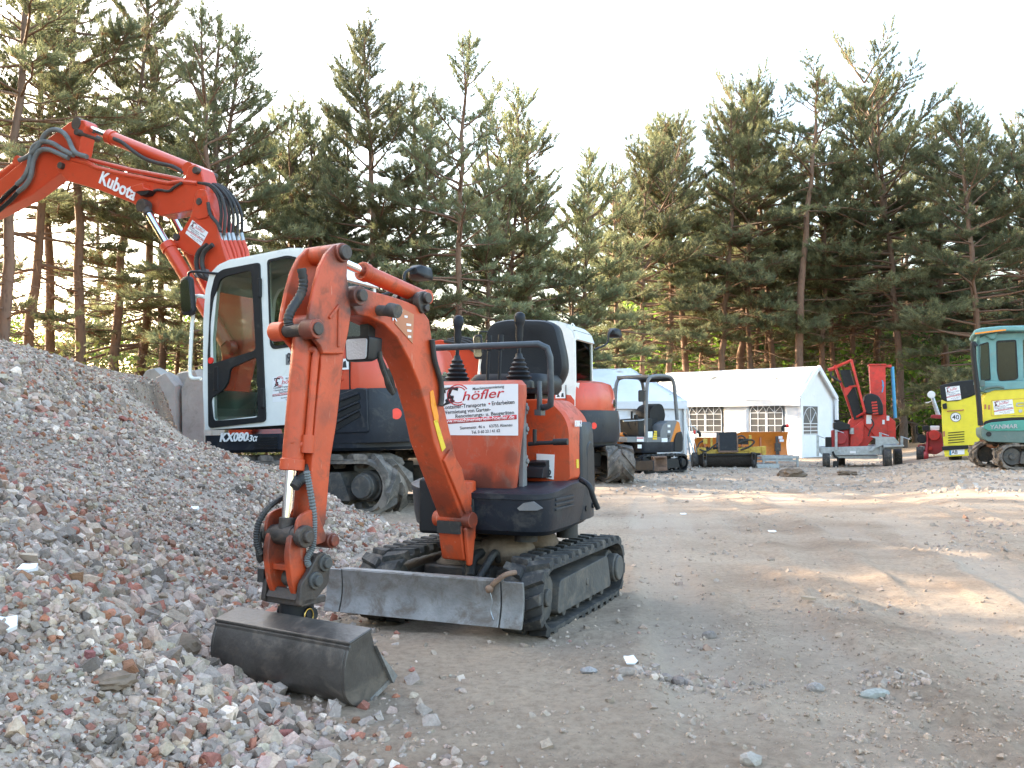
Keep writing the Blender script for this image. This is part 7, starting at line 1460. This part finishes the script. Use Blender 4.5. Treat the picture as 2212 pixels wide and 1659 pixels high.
b = MB(); b.prism(S([(1450, 1255), (1700, 1240), (1700, 1275), (1455, 1290)]), -.06, .1); b.done('bumper', 'black', lo_, bevel=.01)
b = MB(); b.prism(rnd(S([(1470, 1290), (1700, 1275), (1700, 1340), (1480, 1350)]), .02), -.02, .2); b.done('lower_panel', 'lemon', lo_, bevel=.01)
b = MB(); q = S([(1520, 1290), (1660, 1278), (1662, 1325), (1522, 1335)], -.03); b.prism(q, -.032, -.025); np_ = b.done('number_plate', 'paper', lo_); b = MB(); b.text('AB', .13, Matrix.Translation((q[0][0] + .05, -.0325, q[3][1] + .03)) @ MY, bold=.01, sx=.8); b.done('print', 'ink', np_); b = MB(); b.prism([q[0], (q[0][0] + .04, q[0][1]), (q[3][0] + .04, q[3][1]), q[3]], -.0335, -.0325); b.done('blue_strip', 'blue', np_)
for yy in (.25, 1.5):
    for s in (-.05, 1.15):
        b = MB(); xx = S([(1500, 1300)])[0][0] + s; b.lathe([(.18, -.14), (.38, -.14), (.42, -.08), (.42, .08), (.38, .14), (.18, .14)], (xx + .22, yy + .2, .42), 'x', 28); b.done('wheel', 'rubber', lo_, sharp=30)

# faded orange telehandler behind
TF = Frame(Vector((12.0, 22.8, -.04)), R(-28)); te = thing('telehandler', 'faded orange loader tail with tail light between the yellow loader and teal excavator', 'loader', TF)
S = lambda pts, off=0.: TF.Y(off, Z6(pts))
b = MB(); b.prism(rnd(S([(1705, 900), (1740, 870), (1900, 850), (2150, 850), (2150, 1235), (2060, 1260), (1720, 1290), (1700, 1250)]), .05), 0, 1.5); bd = b.done('rear_body', 'rustor', te, bevel=.04)
b = MB(); b.prism(S([(1715, 855), (1790, 850), (1790, 885), (1715, 890)]), .1, 1.2); b.prism(rnd(S([(1740, 690), (1790, 660), (1900, 650), (1900, 850), (1740, 860)]), .03), .3, 1.4); b.done('cab', 'white', te, bevel=.02)
b = MB(); b.prism(S([(1710, 945), (1742, 940), (1742, 1018), (1712, 1022)], -.01), -.03, 0); tl_ = b.done('tail_light', 'redlens', te, bevel=.006); b = MB(); b.prism(S([(1742, 942), (1768, 940), (1768, 1018), (1742, 1018)], -.01), -.028, 0); b.done('reverse_light', 'lens', tl_)
b = MB(); c = TF.hit(*Z6([(1778, 1110)])[0], 1, 0.); hd = [(-.13, .16), (-.10, .05), (-.14, 0), (-.10, -.10), (-.03, -.12), (0, -.16), (.05, -.10), (.12, -.12), (.16, -.02), (.13, .06), (.17, .14), (.08, .10), (.02, .08), (-.05, .11)]; b.prism([(c.x + x, c.z + z) for x, z in hd], -.006, -.001); em = b.done('emblem', 'inkwhite', bd); b = MB(); b.prism([(c.x - .05, c.z + .0), (c.x + .0, c.z - .02), (c.x - .01, c.z - .05)], -.008, -.006); b.prism([(c.x + .05, c.z - .02), (c.x + .1, c.z), (c.x + .07, c.z - .05)], -.008, -.006); b.done('emblem_detail', 'rustor', em)
for s in (.2, 1.6): b = MB(); xx = S([(1750, 1300)])[0][0] + s; b.lathe([(.18, -.16), (.36, -.16), (.4, -.08), (.4, .08), (.36, .16), (.18, .16)], (xx, .5, .40), 'x', 26); b.done('wheel', 'rubber', te, sharp=30)

# teal and yellow excavator at the right edge
YF = Frame(Vector((8.75, 16.5, 0)), R(-24)); ye = thing('tracked_excavator', 'teal and yellow excavator cut off by the right edge of the photo', 'excavator', YF)
S = lambda pts, off=0.: YF.Y(off, Z6(pts)); P6 = lambda off, pts: YF.P(off, Z6(pts))
UM = Matrix.Rotation(R(196), 4, 'Z'); UM.translation = (.78, .95, 0)
prt = [crawler(ye, sg * .62, 1.50, .22, .36, 'mudrub', 22, .03, 'frameg', thick=.04) for sg in (1, -1)]
b = MB(); b.b2((-.5, -.5, .2), (.5, .5, .45)); b.cyl((0, 0, .4), (0, 0, .6), .4, n=30); prt.append(b.done('undercarriage', 'black', ye, bevel=.02))
for p in prt:
    for q in [p] + list(p.children): q.data.transform(UM)
XR = 1.85
def wide(pts, off=0.): return [(min(x, XR), z) for x, z in S(pts, off)]
def slab(name, mat, pts, off, d0, d1, parent=ye, r=.03, bev=.015): b = MB(); b.prism(rnd(S(pts, off), r), d0, d1); return b.done(name, mat, parent, bevel=bev)
slab('counterweight', 'dteal', [(1812, 1090), (1830, 1080), (2500, 1060), (2520, 1205), (2300, 1225), (1880, 1212), (1815, 1170)], 0., -.02, 1.6, r=.06, bev=.03)
bnd = slab('name_band', 'tealband', [(1830, 1080), (1845, 1050), (1900, 1030), (2100, 1012), (2480, 1000), (2500, 1065), (2212, 1110), (1880, 1112)], 0., -.035, .05, r=.04)
p0, p1 = YF.hit(*Z6([(1898, 1092)])[0], 1, -.04), YF.hit(*Z6([(2160, 1083)])[0], 1, -.04)
b = MB(); b.text('YANMAR', (p1.x - p0.x) * .232, Matrix.Translation((p0.x, -.037, p0.z)) @ MY @ Matrix.Rotation(math.atan2(p1.z - p0.z, p1.x - p0.x), 4, 'Z'), .12, .02, .012, sx=1.02); b.done('lettering', 'galv', bnd)
slab('name_band_trim', 'black', [(1835, 1052), (1850, 1020), (1920, 1000), (2100, 985), (2480, 975), (2480, 1002), (2100, 1014), (1910, 1032), (1850, 1055)], 0., -.03, .06, r=.01)
hd = slab('engine_hood', 'yel', [(1832, 1040), (1835, 800), (1870, 750), (1920, 735), (2500, 700), (2480, 980), (2100, 985), (1920, 1000), (1850, 1025)], 0., 0., 1.5, r=.06, bev=.03)
p0, p1, p2 = YF.hit(*Z6([(1940, 962)])[0], 1, 0), YF.hit(*Z6([(2122, 945)])[0], 1, 0), YF.hit(*Z6([(1938, 835)])[0], 1, 0)
poster(hd, Matrix.Translation((p0.x, -.002, p0.z)) @ MY @ Matrix.Rotation(math.atan2(p1.z - p0.z, p1.x - p0.x), 4, 'Z'), (p1 - p0).length, (p2 - p0).length)
b = MB(); b.plate(rnd(S([(2140, 850), (2212, 845), (2212, 880), (2140, 885)], -.002), .02), [rnd(S([(2150, 857), (2212, 853), (2212, 873), (2150, 877)], -.002), .01)], 0, .012, MY); c = S([(2180, 925)], 0)[0]; b.cyl((c[0], -.012, c[1]), (c[0], 0, c[1]), .03); b.done('hood_latch', 'galv', hd)
b = MB(); b.plate(rnd(S([(1905, 825), (2480, 790), (2480, 965), (1905, 975)]), .03), [rnd(S([(1912, 832), (2475, 796), (2475, 960), (1912, 968)]), .03)], -.002, .003, MY); b.done('hood_seam', 'ochre', hd)
b = MB()
for (a, c_) in ((1855, 885), (1890, 890)): q = S([(a - 10, c_ - 20), (a + 8, c_ - 22), (a + 8, c_ + 22), (a - 10, c_ + 24)]); b.prism(q, -.005, 0)
b.done('sticker', 'rustor', hd)
slab('cab_base', 'teal', [(1800, 650), (1850, 650), (1960, 655), (2500, 640), (2500, 705), (1930, 735), (1880, 755), (1815, 755), (1805, 700)], 0., -.03, 1.3, r=.03)
# cab frame with openings
b = MB(); outer = S([(1772, 270), (1860, 215), (2500, 190), (2500, 660), (1805, 660), (1785, 450)], .05); h1 = rnd(S([(1955, 275), (2140, 265), (2160, 620), (2130, 640), (1980, 650), (1962, 560)], .05), .04); h2 = rnd(S([(1795, 310), (1885, 285), (1905, 640), (1815, 650)], .05), .03); h3 = rnd(S([(2200, 262), (2470, 255), (2470, 620), (2212, 635)], .05), .04)
mC = Matrix(((1, 0, 0, 0), (0, 0, 1, 0), (0, 1, 0, 0), (0, 0, 0, 1))); b.plate(outer, [h1, h2, h3], .05, .12, mC); b.plate(outer, [h1, h3], 1.2, 1.26, mC)
xl = outer[0][0]; zb0 = outer[4][1]; zt0 = outer[1][1]
b.b2((xl, .05, zb0), (xl + .06, .14, zt0)); b.b2((xl, 1.16, zb0), (xl + .06, 1.26, zt0)); b.b2((xl, .1, zb0), (xl + .05, 1.2, zb0 + .12)); b.b2((xl, .1, zt0 - .1), (xl + .05, 1.2, zt0)); cab = b.done('cab', 'teal', ye, bevel=.012)
b = MB(); b.prism(h1, .075, .083); b.prism(h2, .075, .083); b.prism(h3, .075, .083); b.b2((xl + .02, .14, zb0 + .1), (xl + .028, 1.16, zt0 - .08)); b.done('cab_glass', 'dglass', cab)
for h in (h1, h2): 
    cx_ = sum(p[0] for p in h) / len(h); cz_ = sum(p[1] for p in h) / len(h); b = MB(); b.plate(h, [[(cx_ + (x - cx_) * .90, cz_ + (z - cz_) * .94) for x, z in h]], .045, .055, mC); b.done('window_seal', 'black', cab)
b = MB(); b.prism(rnd(S([(1740, 185), (1800, 160), (1990, 140), (2500, 128), (2500, 185), (1970, 190), (1800, 222), (1745, 228)], -.05), .04), -.12, 1.35); b.prism(S([(1840, 215), (1975, 190), (1945, 262), (1900, 262)], .0), -.02, .1); rf = b.done('cab_roof', 'teal', cab, bevel=.03)
b = MB(); q = S([(1755, 202), (1990, 172), (2045, 168), (2045, 180), (1995, 186), (1760, 215)], -.125); b.prism(q, -.13, -.122); b.done('roof_stripe', 'amber', rf)
b = MB(); b.loft([[(xl + .55 + x, .5 + yy, zb0 + z) for x, yy, z in ((-.25, 0, .0), (.25, 0, 0), (.25, .12, 0), (-.25, .12, 0))], [(xl + .55 + x, .42 + yy, zb0 + z) for x, yy, z in ((-.24, 0, .75), (.24, 0, .75), (.24, .1, .75), (-.24, .1, .75))]]); b.done('driver_seat', 'grey', cab, bevel=.03)
b = MB(); b.tube(P6(-.12, [(1770, 330), (1742, 300), (1738, 330), (1760, 560), (1790, 800), (1810, 1060)]), .045, n=10, sm=3); b.done('corner_guard', 'black', ye, sharp=60)
b = MB(); b.prism(rnd(S([(1800, 640), (1850, 640), (1850, 700), (1800, 700)], -.05), .02), -.1, .0); b.tube(P6(-.06, [(1800, 735), (1840, 740), (1850, 720), (1960, 700), (2030, 712)]), .022, sm=3); b.done('mirror_bracket', 'dteal', ye, bevel=.01)
b = MB(); c = S([(1885, 1140)])[0]; b.cyl((c[0], -.03, c[1]), (c[0], .02, c[1]), .045); b.done('rear_hole', 'black', ye)

# ---------------------------------------------------------------- broken concrete slabs behind the rubble
for i, (u0, u1, v0, v1, y, lab) in enumerate(((300, 362, 797, 850, 13.2, 'broken concrete block leaning behind the crest of the rubble'), (366, 436, 803, 872, 12.8, 'concrete slab between the rubble crest and the white cab'), (326, 376, 806, 845, 12.4, 'small pale concrete lump on the broken blocks'), (400, 440, 800, 838, 12.5, 'split concrete lump beside the grab rail'))):
    a = at(u0, v0, y); c = at(u1, v1, y); o = thing('concrete_block', lab, 'concrete', loc=(0, 0, 0), group='broken concrete behind the rubble'); w_ = c.x - a.x; rr = random.Random(i + 3); base = -.1
    b = MB(); pts = [(a.x, base), (a.x - .05, a.z - .25), (a.x + w_ * .2, a.z - rr.uniform(0, .1)), (a.x + w_ * .55, a.z), (a.x + w_ * .8, a.z - rr.uniform(.02, .15)), (c.x, a.z - rr.uniform(.1, .2)), (c.x + .04, base)]
    b.loft([[(x, y + .05 * math.sin(9 * x), z) for x, z in pts], [(x * 1.0 + .03, y + .12, z + .03) for x, z in pts], [(x + .06, y + .7, z - .06) for x, z in pts]])
    m_ = Matrix.Translation((-(a.x + c.x) / 2, -y, .1)); b.bm.transform(m_); o.location = ((a.x + c.x) / 2, y, -.1); b.done('broken_slab', 'conc', o, bevel=.008, sharp=25)
